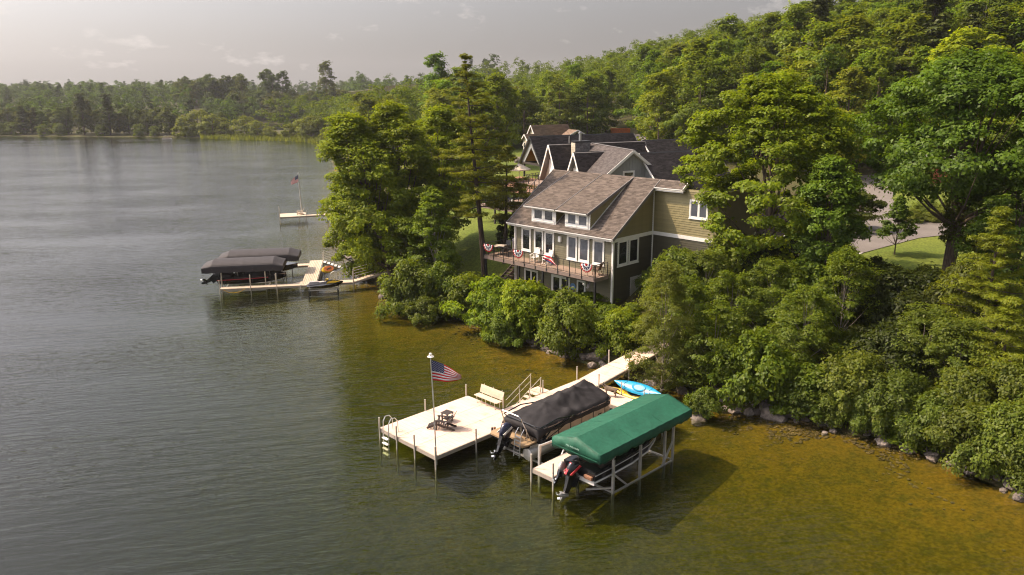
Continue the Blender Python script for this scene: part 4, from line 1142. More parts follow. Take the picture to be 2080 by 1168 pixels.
# flag pole
fp = thing('flagpole', 'tall slim flagpole with white disc top at the near corner of the dock platform', 'flagpole', (22.16, 28.12, .2))
MB().tube([(22.16, 28.12, .2), (22.14, 28.13, 1.4), (22.11, 28.14, 3.6), (22.05, 28.17, 5.95)], [.042, .036, .03, .022], 10).build('pole', MT['alu'], fp)
MB().lathe((22.05, 28.17, 5.93), [(.02, 0), (.16, .01), (.17, .03), (.05, .06), (.03, .08)], 14).build('disc', MT['whitepoly'], fp)
MB().lathe((22.05, 28.17, 6.0), [(.01, 0), (.07, .03), (.085, .08), (.06, .13), (.01, .15)], 12).build('finial', MT['whitepoly'], fp)
def us_flag(name, label, hoist, fly, hh, fl, drop, parent_loc, fold=.35, wave=.1, group=None):
    """flag with 13 stripes and a starred canton, blowing along fly and sagging"""
    t = thing(name, label, 'flag', parent_loc, group=group)
    fly = Vector(fly).normalized(); side = Vector((-fly.y, fly.x, 0)); hoist = Vector(hoist)
    def P(s, v):
        lift = fold * s * s * v
        ln = fl * s * math.cos(drop * (.55 + .45 * s))
        p = hoist + fly * ln - Vector((0, 0, 1)) * (hh * v * (1 - .25 * s) + fl * s * math.sin(drop * (.8 + .3 * s)) - lift)
        return p + side * (wave * s * math.sin(5.2 * s + 1.6 * v) + .03 * math.sin(11 * s) * v)
    nS = 26
    for k in range(13):
        s0 = .4 if k < 7 else 0.0
        V = []; F = []
        for i in range(nS + 1):
            s = s0 + (1 - s0) * i / nS
            V += [P(s, k / 13), P(s, (k + 1) / 13)]
        F = [(i * 2, i * 2 + 1, i * 2 + 3, i * 2 + 2) for i in range(nS)]
        o = np_mesh('stripe', V, F, MT['flagred' if k % 2 == 0 else 'flagwhite'], t, smooth=True)
        sm = o.modifiers.new('cloth', 'SOLIDIFY'); sm.thickness = .004
    V = []; F = []; nV = 7
    for i in range(13):
        for j in range(nV + 1): V.append(P(.4 * i / 12, 7 / 13 * j / nV))
    for i in range(12):
        for j in range(nV):
            a = i * (nV + 1) + j; F.append((a, a + 1, a + nV + 2, a + nV + 1))
    o = np_mesh('canton', V, F, MT['flagblue'], t, smooth=True)
    sm = o.modifiers.new('cloth', 'SOLIDIFY'); sm.thickness = .004
    st = MB()
    for r in range(9):
        for c in range(6 if r % 2 == 0 else 5):
            s = .4 * ((c * 2 + (1 if r % 2 == 0 else 2)) / 12); v = 7 / 13 * ((r + 1) / 10)
            for off in (.009, -.009):
                c0 = P(s, v) + side * off; du = (P(s + .004, v) - P(s - .004, v)).normalized(); dv_ = (P(s, v - .006) - P(s, v + .006)).normalized()
                rr = hh * .026
                pts = [c0 + du * (rr * (1 if q % 2 == 0 else .42) * math.sin(q * math.pi / 5)) + dv_ * (rr * (1 if q % 2 == 0 else .42) * math.cos(q * math.pi / 5)) for q in range(10)]
                st.add(pts, [tuple(range(10))])
    tag(st.build('stars', MT['flagwhite'], t), kind='stuff')
    return t
us_flag('flag', 'large stars and stripes flag blowing from the pole on the near dock', (22.08, 28.15, 5.78), (.76, -.65, 0), 1.05, 1.6, R(27), (22.08, 28.15, 5.3), fold=.55, wave=.12)
# bench
bn = thing('bench', 'sand coloured slatted bench at the inland end of the dock platform', 'bench', (28.3, 30.9, PZ))
for k in range(3): MB().bevbox(28.08 + k * .15, 29.98, 1.13, 28.22 + k * .15, 31.92, 1.165, .008).build('seat_slat', MT['plank'], bn)
for k in range(3):
    z0 = 1.2 + k * .155; xx = 28.56 + k * .045
    MB().prism([(xx, 29.98, z0), (xx + .03, 29.98, z0 - .005), (xx + .072, 29.98, z0 + .14), (xx + .042, 29.98, z0 + .148)], (0, 1.94, 0)).build('back_slat', MT['plank'], bn)
for y in (30.2, 30.95, 31.7):
    MB().tube([(28.12, y, 1.12), (28.14, y, PZ + .01), (28.52, y, PZ + .01), (28.54, y, 1.12), (28.58, y, 1.15), (28.75, y, 1.72)], .02, 6).build('leg', MT['alu'], bn)
    MB().beam((28.1, y, 1.115), (28.55, y, 1.115), .04, .03).build('seat_support', MT['alu'], bn)
# adirondack chair
def adirondack(loc, rot):
    t = thing('lounge_chair', 'dark brown slatted lounge chair with a grey cloth on the dock platform', 'lounge chair', loc, rotz=rot)
    m = MT['darkbrown']
    for s in (-1, 1):
        MB().beam((.45, .3 * s, 0), (.42, .3 * s, .55), .09, .03).build('front_leg', m, t, local=True)
        MB().beam((.5, .26 * s, .36), (-.55, .26 * s, .02), .03, .12).build('rear_leg', m, t, local=True)
        MB().beam((.52, .34 * s, .57), (-.42, .34 * s, .55), .13, .028).build('armrest', m, t, local=True)
        MB().beam((.48, .22 * s, .3), (1.0, .22 * s, .06), .03, .1).build('footrest_rail', m, t, local=True)
    for k in range(6): MB().beam((.44 - k * .115, -.27, .40 - k * .036), (.44 - k * .115, .27, .40 - k * .036), .1, .022).build('seat_slat', m, t, local=True)
    for k in range(5): MB().beam((.52 + k * .1, -.25, .35 - k * .05), (.52 + k * .1, .25, .35 - k * .05), .085, .02).build('footrest_slat', m, t, local=True)
    for k in range(6):
        y = -.235 + k * .094; h = 1.02 - .02 * (k - 2.5) ** 2
        MB().beam((-.14, y, .2), (-.14 - h * .47, y, .2 + h * .8), .082, .02, (1, 0, 0)).build('back_slat', m, t, local=True)
    MB().beam((-.34, -.34, .53), (-.34, .34, .53), .06, .03).build('back_brace', m, t, local=True)
    rings = []
    for k in range(9):
        q = k / 8; p = Vector((-.5, 0, .86)) + Vector((.55, 0, -.7)) * q + Vector((0, 0, .05 * math.sin(k)))
        rings.append([p + Vector((.03, -.2, .02)), p + Vector((.06, .12, .03 + .02 * (k % 2))), p + Vector((.05, .12, .0)), p + Vector((.02, -.2, -.01))])
    return t, rings
ac, rings = adirondack((24.55, 30.25, PZ), R(128))
tw_ = thing('towel', 'crumpled grey cloth lying over the dark lounge chair', 'towel', (24.55, 30.25, PZ), rotz=R(128))
MB().loft(rings).build('cloth', MT['towel'], tw_, local=True)
sd = thing('side_table', 'small dark square side table beside the lounge chair on the platform', 'table', (25.25, 30.95, PZ), rotz=R(8))
for x in (-.2, .2):
    for y in (-.2, .2): MB().box(x - .03, y - .03, 0, x + .03, y + .03, .5).build('leg', MT['darkbrown'], sd, local=True)
for k in range(4): MB().bevbox(-.27 + k * .136, -.27, .5, -.142 + k * .136, .27, .525, .006).build('top_slat', MT['darkbrown'], sd, local=True)
MB().box(-.22, -.2, .16, .22, .2, .18).build('shelf', MT['darkbrown'], sd, local=True)
# swim ladder
ld = thing('swim_ladder', 'pale swim ladder with hooped handrails on the lake edge of the platform', 'ladder', (22.0, 32.0, PZ))
for y in (31.75, 32.25):
    MB().tube([(22.5, y, PZ), (22.48, y, PZ + .62), (22.3, y, PZ + .86), (22.05, y, PZ + .88), (21.9, y, PZ + .65), (21.86, y, PZ), (21.82, y, -.6)], .024, 8).build('rail', MT['steel'], ld)
for k in range(4): MB().bevbox(21.74, 31.76, .42 - k * .3, 21.92, 32.24, .46 - k * .3, .01).build('step', MT['whitepoly'], ld)
# stair with rails into the water behind the pontoon boat
sw_ = thing('water_steps', 'pale aluminium steps with two handrails going down to the lake behind the bench', 'steps', (31, 30.4, PZ))
for y in (30.1, 30.95):
    MB().tube([(31.85, y, PZ - .3), (31.85, y, 1.68)], .028, 8).build('rail_post', MT['dockpost'], sw_)
    MB().tube([(30.9, y, PZ - .9), (30.9, y, 1.24)], .03, 8).build('rail_post', MT['dockpost'], sw_)
    MB().tube([(31.9, y, 1.68), (29.75, y, .6)], .017, 8).build('handrail', MT['dockpost'], sw_)
    MB().tube([(31.9, y, 1.25), (29.75, y, .17)], .014, 8).build('handrail', MT['dockpost'], sw_)
for k in range(6): MB().bevbox(31.5 - k * .33, 30.12, .6 - k * .2, 31.8 - k * .33, 30.93, .64 - k * .2, .01).build('tread', MT['dockpanel'], sw_)
MB().box(31.8, 29.98, PZ - .06, 32.5, 30.95, PZ).build('landing', MT['dockpanel'], sw_)

# ------------------------------------------------------------------ outboard motor builder
def outboard(parent, x, y, z, yaw, tilt, cowl, s=1.0, stripe=None, skegm=None):
    """cowl, mid section, leg, propeller; the top is the pivot, tilt lifts the leg aft"""
    Fm = Matrix.Translation((x, y, z)) @ Matrix.Rotation(yaw, 4, 'Z') @ Matrix.Rotation(tilt, 4, 'Y') @ Matrix.Scale(s, 4)
    m = MB(Fm); rings = []
    for zz, lx0, lx1, w in ((.0, -.36, .3, .17), (.12, -.44, .36, .22), (.34, -.46, .38, .24), (.55, -.42, .34, .22), (.68, -.32, .24, .17), (.74, -.2, .12, .1)):
        rings.append([(lx0 + (lx1 - lx0) * (.5 - .5 * math.cos(t)), w * math.sin(t) * (1 if True else 0), zz) for t in [k * 2 * math.pi / 16 for k in range(16)]])
    m.loft(rings); e = m.build('engine_cowl', cowl, parent, smooth=True)
    if stripe:
        q = MB(Fm)
        for sgn in (-1, 1): q.prism([(-.4, sgn * .215, .1), (-.28, sgn * .232, .1), (.12, sgn * .225, .6), (.0, sgn * .22, .62)], (0, sgn * .03, 0))
        if stripe is MT['red']: q.prism([(-.47, -.06, .05), (-.47, .06, .05), (-.36, .06, .62), (-.36, -.06, .62)], (-.02, 0, 0))
        q.build('stripe', stripe, e)
    m = MB(Fm)
    m.loft([[(-.3, -.12, .02), (.2, -.12, .02), (.2, .12, .02), (-.3, .12, .02)], [(-.2, -.08, -.5), (.12, -.08, -.5), (.12, .08, -.5), (-.2, .08, -.5)], [(-.18, -.05, -.85), (.06, -.05, -.85), (.06, .05, -.85), (-.18, .05, -.85)]])
    m.build('leg', MT['gelblack'], parent)
    m = MB(Fm); m.tube([(-.42, 0, -.93), (-.3, 0, -.93), (0, 0, -.93), (.2, 0, -.93)], [.05, .08, .08, .02], 10)
    m.prism([(-.2, -.012, -.98), (.08, -.012, -.98), (-.12, -.012, -1.28), (-.24, -.012, -1.26)], (0, .024, 0)); m.box(-.36, -.12, -.83, .04, .12, -.81)
    m.build('gearcase', skegm or MT['gelblack'], parent, smooth=True)
    m = MB(Fm)
    for k in range(3):
        a = k * 2 * math.pi / 3; c = Vector((-.45, math.cos(a) * .11, -.93 + math.sin(a) * .11)); t = Vector((0, -math.sin(a), math.cos(a)))
        m.add([c - t * .07 + Vector((.03, 0, 0)), c + t * .07 - Vector((.03, 0, 0)), c + t * .06 + Vector((-.03, math.cos(a) * .1, math.sin(a) * .1)), c - t * .06 + Vector((.03, math.cos(a) * .1, math.sin(a) * .1))], [(0, 1, 2, 3), (3, 2, 1, 0)])
    m.tube([(-.52, 0, -.93), (-.4, 0, -.93)], [.03, .05], 8)
    m.build('propeller', MT['steel'], parent)
    MB(Fm).box(.12, -.16, -.45, .34, .16, .05).build('mount_bracket', MT['gelblack'], parent)
    return e

# ------------------------------------------------------------------ pontoon boat
pb = thing('pontoon_boat', 'champagne sided pontoon boat under a black fabric cover beside the platform', 'boat', (29, 26.2, .5))
Y0, Y1, X0, X1, DKZ = 24.95, 27.5, 26.55, 32.45, 1.0
for y in (25.3, 27.15):
    MB().tube([(25.75, y, .46), (25.8, y, .46), (31.2, y, .46), (31.9, y, .54), (32.35, y, .74), (32.5, y, .82)], [.2, .33, .33, .29, .14, .03], 14).build('pontoon_tube', MT['alu'], pb, smooth=True)
    MB().box(25.9, y - .12, .76, 31.9, y + .12, .9).build('tube_riser', MT['alu'], pb)
MB().box(26.4, Y0 - .02, .9, 32.3, Y1 + .02, 1.0).build('deck_edge', MT['gelblack'], pb)
# swim deck with rounded corners
sdk = MB(); cpts = []
for cx, cy_, a0 in ((25.62, 25.28, 180), (25.62, 27.68, 90)):
    pass
poly = [(26.75, 25.22), (25.75, 25.22), (25.6, 25.27), (25.48, 25.36), (25.42, 25.5), (25.42, 26.1), (25.85, 26.15), (25.85, 26.75), (25.42, 26.8), (25.42, 27.55), (25.5, 27.72), (25.66, 27.8), (26.75, 27.8)]
sdk.prism([(x, y, .92) for x, y in poly], (0, 0, .09)); sdk.build('swim_platform', MT['swimdeck'], pb)
MB().prism([(x - .012 if x < 26 else x, y + (-.012 if y < 26.4 else .012), .84) for x, y in poly], (0, 0, .07)).build('platform_rim', MT['gelblack'], pb)
MB().tube([(26.28 + .22 * math.cos(k * R(18)), 25.62 + .22 * math.sin(k * R(18)), 1.02) for k in range(21)], .016, 6).build('tow_rope', MT['gelblack'], pb)
# fence panels along each side, black rails, posts
def fence_side(y, out):
    xs = [26.75, 27.75, 28.7, 29.6, 30.55, 31.55]
    for a, b in zip(xs[:-1], xs[1:]):
        MB().bevbox(a + .03, min(y, y + out * .03), 1.09, b - .03, max(y, y + out * .03), 1.66, .01).build('side_panel', MT['boatcream'], pb)
    for x in xs: MB().box(x - .025, y - .03, 1.0, x + .025, y + .035, 1.78).build('fence_post', MT['gelblack'], pb)
    for z in (1.05, 1.7): MB().beam((26.6, y + out * .01, z), (31.6, y + out * .01, z), .05, .05).build('fence_rail', MT['gelblack'], pb)
    MB().tube([(26.9, y + out * .045, 1.12), (27.6, y + out * .045, 1.28), (28.5, y + out * .045, 1.54), (29.5, y + out * .045, 1.68)], .022, 6).build('side_accent', MT['gelblack'], pb)
    # rounded bow quarter
    pts = [(31.6, y), (31.95, y - out * .03), (32.25, y - out * .14), (32.42, y - out * .34), (32.46, y - out * .62)]
    for (a, b) in zip(pts[:-1], pts[1:]):
        MB().prism([(a[0], a[1], 1.06), (b[0], b[1], 1.06), (b[0], b[1], 1.68), (a[0], a[1], 1.68)], (-.03, -out * .02, 0)).build('side_panel', MT['boatcream'], pb)
    MB().tube([(x, yy, 1.71) for x, yy in pts], .025, 6).build('fence_rail', MT['gelblack'], pb)
    MB().tube([(x, yy, 1.05) for x, yy in pts], .022, 6).build('fence_rail', MT['gelblack'], pb)
    MB().box(30.95, min(y, y + out * .034), 1.13, 31.25, max(y, y + out * .034), 1.2).build('emblem', MT['gelblack'], pb)
fence_side(Y0, -1); fence_side(Y1, 1)
MB().box(32.44, 25.6, 1.06, 32.47, 26.85, 1.68).build('bow_gate', MT['boatcream'], pb)
MB().box(26.6, Y0 + .05, 1.0, 26.75, Y1 - .05, 1.75).build('stern_panel', MT['gelblack'], pb)
# fabric cover: peaked over support poles, sagging between them, hem hanging over the rails
nxp, nyp = 60, 34
xs = np.linspace(26.15, 32.52, nxp); V = []; F = []
poles = [(28.2, 26.35, 2.26), (29.5, 26.4, 2.36), (30.6, 26.4, 2.42), (31.95, 26.8, 2.44)]
wr = np.random.default_rng(4)
for i, x in enumerate(xs):
    e = 1 - max(0, (x - 31.5) / 1.02) ** 2.2 * .42
    st = max(0, (27.0 - x) / .85)
    for j in range(nyp):
        q = j / (nyp - 1) * 2 - 1
        hem = max(0, abs(q) - .86) / .14
        yy = 26.22 + (1.36 * e + .03) * (q if abs(q) < .86 else math.copysign(.86 + (abs(q) - .86) * 1.0, q))
        z = 1.76 + .17 * (1 - q * q)
        for (pX, pY, pz) in poles:
            d = math.hypot((x - pX) * .75, (yy - pY) * .95); z += max(0, (pz - 1.98)) * math.exp(-d * 2.3) * 1.15
        d = math.hypot(x - 29.2, yy - 25.55); z -= .16 * math.exp(-(d / .35) ** 2)
        d = math.hypot(x - 28.9, yy - 25.3); z += .2 * math.exp(-(d / .28) ** 2)
        for (pX, pY, pz) in poles:
            an = math.atan2(yy - pY, x - pX); d = math.hypot(x - pX, yy - pY)
            z += .03 * math.sin(an * 9 + pX * 3) * min(1, d * 1.5) * math.exp(-d * .6)
        z += .011 * math.sin(x * 7 + yy * 4) * math.sin(yy * 6.3 - x * 2.1) + .008 * math.sin(yy * 13 + math.sin(x * 2) * 3)
        z -= .30 * hem ** 1.2 + .16 * st * st
        if x > 32.3: z -= .3 * ((x - 32.3) / .22)
        if x < 26.22: z -= .24
        V.append((x - (.06 * st * (1 - q * q)), yy, z))
for i in range(nxp - 1):
    for j in range(nyp - 1):
        a = i * nyp + j; F.append((a, a + 1, a + nyp + 1, a + nyp))
cv = np_mesh('fabric_cover', V, F, MT['vinyl'], pb, smooth=True)
sm = cv.modifiers.new('cloth', 'SOLIDIFY'); sm.thickness = .012; sm.offset = -1
for pX, pY, pz in poles[:3]:
    MB().lathe((pX, pY, pz - .06), [(.07, 0), (.06, .05), (.02, .08)], 8).build('cover_knob', MT['gelblack'], pb)
# folded bimini frame lying back along both rails
for y in (Y0 - .05, Y1 + .05):
    MB().tube([(28.9, y, 1.75), (27.6, y, 1.98), (26.35, y, 1.86)], .035, 8).build('bimini_arm', MT['gelblack'], pb)
    MB().tube([(28.55, y, 1.72), (27.2, y, 1.55), (26.5, y, 1.02)], .04, 8).build('bimini_arm', MT['gelblack'], pb)
MB().tube([(26.35, Y0 - .05, 1.86), (26.2, Y0 + .2, 1.9), (26.2, Y1 - .2, 1.9), (26.35, Y1 + .05, 1.86)], .035, 8).build('bimini_bow', MT['gelblack'], pb)
outboard(pb, 25.3, 26.45, 1.22, 0, R(28), MT['navy'], 1.0, stripe=MT['alu'])
MB().tube([(26.3, 25.55, 1.0), (25.75, 25.72, 2.3), (25.72, 25.85, 2.4), (25.72, 27.0, 2.4), (25.75, 27.12, 2.3), (26.3, 27.3, 1.0)], .028, 8).build('tow_bar', MT['steel'], pb)
for y in (25.45, 25.85):
    MB().tube([(25.95, y, 1.0), (25.9, y, 1.75), (25.72, y, 1.8), (25.5, y, 1.55), (25.42, y, .95), (25.36, y, .35)], .022, 8).build('ladder_rail', MT['steel'], pb)
for z, x in ((1.42, 25.48), (1.22, 25.46), (1.02, 25.44), (.75, 25.41), (.5, 25.38)): MB().box(x - .05, 25.46, z - .015, x + .04, 25.84, z + .015).build('ladder_step', MT['steel'], pb)
pl = thing('pontoon_lift', 'pale metal boat lift with braced uprights under the pontoon boat', 'boat lift', (28.5, 24.6, 0))
for x, y in ((25.6, 24.25), (31.6, 24.25), (31.6, 27.95)):
    MB().box(x - .06, y - .06, H1(x, y) - .1, x + .06, y + .06, 1.2 if y > 25 else 1.42).build('upright', MT['alu'], pl)
MB().box(27.55, 24.0, H1(27.5, 24) - .1, 27.66, 24.12, 1.45).build('upright', MT['alu'], pl)
MB().beam((25.6, 24.25, 1.36), (27.6, 24.06, 1.36), .09, .09).build('top_beam', MT['alu'], pl)
MB().beam((27.6, 24.06, 1.3), (28.6, 24.06, .3), .08, .08).build('brace', MT['alu'], pl)
MB().beam((27.6, 24.06, 1.3), (26.9, 24.06, .2), .08, .08).build('brace', MT['alu'], pl)
for y in (25.3, 27.15): MB().beam((25.9, y, .1), (31.6, y, .1), .1, .08).build('bunk', MT['alu'], pl)
for x in (26.2, 31.2): MB().beam((x, 24.25, .02), (x, 27.95, .02), .1, .1).build('cross_beam', MT['alu'], pl)

# ------------------------------------------------------------------ green canopy lift and its runabout
gl_ = thing('canopy_lift', 'green fabric boat canopy on a white metal lift at the end of the dock', 'boat lift', (28.7, 21.4, 0))
CX0, CX1, CY0, CY1, CZ, RZ = 25.05, 32.45, 20.0, 22.9, 2.5, 2.92
yc = (CY0 + CY1) / 2
nU, nVv = 46, 28; V = []; F = []
prof = []
def cprof(q):
    """0..1 round the section: hem, eave, ridge, eave, hem"""
    if q < .14: t = q / .14; return (CY0 - .02 * math.sin(t * 3), CZ - .46 + .46 * t)
    if q > .86: t = (1 - q) / .14; return (CY1 + .02 * math.sin(t * 3), CZ - .46 + .46 * t)
    t = (q - .14) / .72; return (CY0 + (CY1 - CY0) * t, CZ + (RZ - CZ) * (1 - abs(2 * t - 1)))
for i in range(nU + 1):
    t = i / nU; x = CX0 + (CX1 - CX0) * t
    for j in range(nVv + 1):
        q = j / nVv; y, z = cprof(q)
        mid = (1 - abs(2 * min(max((q - .14) / .72, 0), 1) - 1))
        pinch = max(0, 1 - t * 9) ; pinch2 = max(0, 1 - (1 - t) * 9)
        sag = .035 * math.sin(math.pi * ((t * 5) % 1)) * math.sin(math.pi * min(1, mid * 1.4))
        z -= sag
        z += .008 * math.sin(x * 9 + y * 5) + (.035 * math.sin(x * 5.1) + .03 * math.sin(x * 11.3)) * (1 if q < .06 or q > .94 else 0)
        V.append((x, y, z))
for i in range(nU):
    for j in range(nVv):
        a = i * (nVv + 1) + j; F.append((a, a + 1, a + nVv + 2, a + nVv + 1))
# hanging ends
for i_end, xx, sg in ((0, CX0, -1), (nU, CX1, 1)):
    base = len(V)
    for j in range(nVv + 1):
        y, z = cprof(j / nVv); V.append((xx + sg * .008, y, z)); 
    for j in range(nVv + 1):
        y, z = cprof(j / nVv); zz_ = CZ - .46 + .05 * math.sin(y * 6); V.append((xx + sg * (.03 + .03 * math.sin(y * 9)), y, min(zz_, z)))
    for j in range(nVv): F.append((base + j, base + j + 1, base + nVv + 2 + j, base + nVv + 1 + j))
cn_ = np_mesh('canopy', V, F, MT['greenvinyl'], gl_, smooth=True)
sm = cn_.modifiers.new('cloth', 'SOLIDIFY'); sm.thickness = .01
cn_.data.set_sharp_from_angle(angle=R(24))
for t in (.34, .67): # seams across the top
    x = CX0 + (CX1 - CX0) * t
    MB().tube([(x, cprof(q)[0], cprof(q)[1] + .004) for q in [.14 + .72 * k / 12 for k in range(13)]], .009, 5).build('seam', MT['greenvinyl'], cn_)
MB().box(CX0 - .055, CY0 + .1, CZ - .34, CX0 - .03, CY1 - .1, CZ - .3).build('hem_band', MT['greenvinyl'], cn_)
def text_on(name, body, size, mtx, m, parent):
    cu = bpy.data.curves.new(name, 'FONT'); cu.body = body; cu.size = size; cu.extrude = .002; cu.align_x = 'CENTER'
    o = bpy.data.objects.new(name, cu); COL.objects.link(o)
    dg = bpy.context.evaluated_depsgraph_get(); me = bpy.data.meshes.new_from_object(o.evaluated_get(dg))
    bpy.data.objects.remove(o); me.transform(mtx); me.transform(Matrix.Translation(-base_of(parent))); me.materials.clear(); me.materials.append(m)
    return link_mesh(name, me, None, parent)
text_on('lettering', 'PIER PLEASURE', .125, Matrix.Translation((CX0 - .075, yc + .12, CZ - .12)) @ Matrix(((0, 0, -1, 0), (-1, 0, 0, 0), (0, 1, 0, 0), (0, 0, 0, 1))), MT['letters'], cn_)
wm = MT['alu']
for x, y, t in ((26.42, 20.28, 1.72), (28.55, 20.3, 1.75), (30.6, 20.3, 1.8), (31.2, 20.22, 2.1), (26.42, 22.45, 1.72), (31.2, 22.45, 2.1)):
    MB().box(x - .055, y - .055, H1(x, y) - .15, x + .055, y + .055, t).build('upright', wm, gl_)
    MB().tube([(x, y, t), (x, y, CZ - .02)], .03, 8).build('canopy_leg', wm, gl_)
for y in (CY0 + .06, CY1 - .06): MB().tube([(CX0 + .05, y, CZ - .04), (CX1 - .05, y, CZ - .04)], .03, 8).build('canopy_rail', wm, gl_)
for k in range(6):
    x = CX0 + .1 + k * (CX1 - CX0 - .2) / 5
    MB().tube([(x, CY0 + .06, CZ - .04), (x, yc, RZ - .05), (x, CY1 - .06, CZ - .04)], .022, 6).build('canopy_bow', wm, gl_)
for a, b in (((26.42, 20.28, 1.0), (27.5, 20.28, .05)), ((31.2, 20.22, 1.1), (30.3, 20.22, 0.0)), ((26.42, 20.28, .0), (31.2, 20.22, .0)), ((26.42, 22.45, 0), (31.2, 22.45, 0)), ((26.42, 20.28, .05), (26.42, 22.45, .05)), ((31.2, 20.22, .05), (31.2, 22.45, .05)), ((26.42, 20.28, .3), (25.8, 21.4, .02))):
    MB().beam(a, b, .08, .08).build('lift_beam', wm, gl_)
# runabout
rb = thing('runabout_boat', 'black runabout with pale strakes hanging on the lift under the green canopy', 'boat', (28, 21.4, .8))
m = MB(); rings = []
SEC = [(25.35, .98, .62, 1.38, .9), (26.5, 1.02, .58, 1.40, .92), (28.2, 1.02, .58, 1.44, .92), (29.6, .92, .66, 1.5, .8), (30.6, .62, .85, 1.56, .5), (31.2, .28, 1.1, 1.6, .2), (31.45, .04, 1.35, 1.62, .03)]
for x, hb, zk, zs, ch in SEC:
    zc_ = zk + (zs - zk) * .3
    rings.append([(x, yc - hb, zs), (x, yc - ch, zc_), (x, yc, zk), (x, yc + ch, zc_), (x, yc + hb, zs), (x, yc + hb * .9, zs + .02), (x, yc, zs + .05), (x, yc - hb * .9, zs + .02)])
m.loft(rings); m.build('hull', MT['gelblack'], rb)
for s in (-1, 1):
    MB().tube([(x, yc + s * (ch + .015), zk + (zs - zk) * .3) for x, hb, zk, zs, ch in SEC], .045, 6).build('strake', MT['whitepoly'], rb)
    MB().tube([(x, yc + s * (hb + .01), zs - .16) for x, hb, zk, zs, ch in SEC[:5]], .025, 6).build('rub_rail', MT['alu'], rb)
MB().box(25.28, yc - .95, .74, 25.36, yc + .95, .92).build('transom_band', MT['whitepoly'], rb)
for s in (-1, 1):
    MB().bevbox(25.2, yc + s * .62 - .24, .98, 25.34, yc + s * .62 + .24, 1.14, .02).build('swim_step', MT['mulch'], rb)
    MB().tube([(25.3, yc + s * .8, 1.05), (25.22, yc + s * .8, 1.05)], .06, 8).build('stern_light', MT['steel'], rb)
MB().bevbox(26.2, yc - .75, 1.38, 27.2, yc + .75, 1.72, .06).build('stern_seat', MT['boatcream'], rb)
MB().bevbox(28.4, yc - .6, 1.4, 28.9, yc + .6, 1.85, .05).build('console', MT['gelblack'], rb)
outboard(rb, 24.98, yc + .12, .95, R(-8), R(24), MT['gelblack'], 1.02, stripe=MT['red'], skegm=MT['alu'])
lm = thing('trolling_motor', 'small grey kicker motor beside the red striped outboard', 'motor', (24.95, yc + .75, 1.0))
outboard(lm, 24.95, yc + .82, 1.0, R(10), R(40), MT['alu'], .6)
# ------------------------------------------------------------------ kayaks on a rack by the cross dock
kr = thing('kayak_rack', 'slim white posts of the kayak rack on the shore edge of the cross dock', 'rack', (35.15, 25.8, PZ))
for y in (26.5, 24.85):
    MB().tube([(35.08, y, .2), (35.08, y, 1.5)], .028, 8).build('post', MT['dockpost'], kr)
    for z in (.62, .98): MB().tube([(35.08, y, z), (35.85, y, z + .03), (35.9, y, z + .16)], .02, 6).build('arm', MT['dockpost'], kr)
def kayak(name, label, mt, c, L_, w_, h_, yaw, roll):
    t = thing(name, label, 'kayak', c)
    Fm = Matrix.Translation(c) @ Matrix.Rotation(yaw, 4, 'Z') @ Matrix.Rotation(roll, 4, 'X')
    m = MB(Fm); rings = []
    for k in range(13):
        q = k / 12 * 2 - 1; wd = w_ / 2 * (1 - abs(q) ** 2.4) + .02; hh = h_ / 2; rk = .1 * abs(q) ** 3
        rings.append([(q * L_ / 2, wd * math.cos(a), (hh * (.75 if math.sin(a) > 0 else 1.0) * math.sin(a)) * (1 - .45 * abs(q) ** 3) + rk) for a in [i * math.pi / 6 for i in range(12)]])
    m.loft(rings); m.build('hull', mt, t, smooth=True)
    m = MB(Fm); m.lathe((-.1, 0, h_ * .34), [(.19, 0), (.25, .03), (.23, .055), (.17, .03)], 16, sx=1.9); m.build('cockpit_rim', MT['gelblack'] if mt is MT['yellow'] else mt, t)
    for x in (-.95, .8):
        m = MB(Fm); m.tube([(x, -.2, h_ * .36), (x + .12, 0, h_ * .42), (x, .2, h_ * .36)], .01, 5); m.build('deck_cord', MT['gelblack'], t)
    return t
kayak('kayak', 'turquoise kayak lying on its side on the upper rack arms', MT['blueplastic'], (35.5, 25.6, 1.2), 3.3, .74, .36, R(93), R(-38))
kayak('kayak', 'yellow kayak on the lower arms of the rack under the turquoise one', MT['yellow'], (35.42, 25.9, .72), 2.9, .66, .3, R(93), R(-10))
# bundle hung on the gangway post
bd = thing('life_jackets', 'tan and yellow life jackets hung on a gangway post', 'life jacket', (38.2, 28.2, 1.5))
for i, (dx, dy, mt) in enumerate(((0, -.06, 'yellow'), (-.08, -.1, 'rope'), (.09, -.08, 'rope'))):
    rings = []
    for k in range(7):
        q = k / 6; r_ = .06 + .1 * math.sin(math.pi * min(1, q * 1.15)) ; rings.append([(38.2 + dx + r_ * math.cos(a) * 1.1, 28.2 + dy + r_ * .6 * math.sin(a), 1.62 - .62 * q + .03 * math.sin(a * 3)) for a in [j * R(45) for j in range(8)]])
    MB().loft(rings).build('jacket', MT[mt], bd, smooth=True)
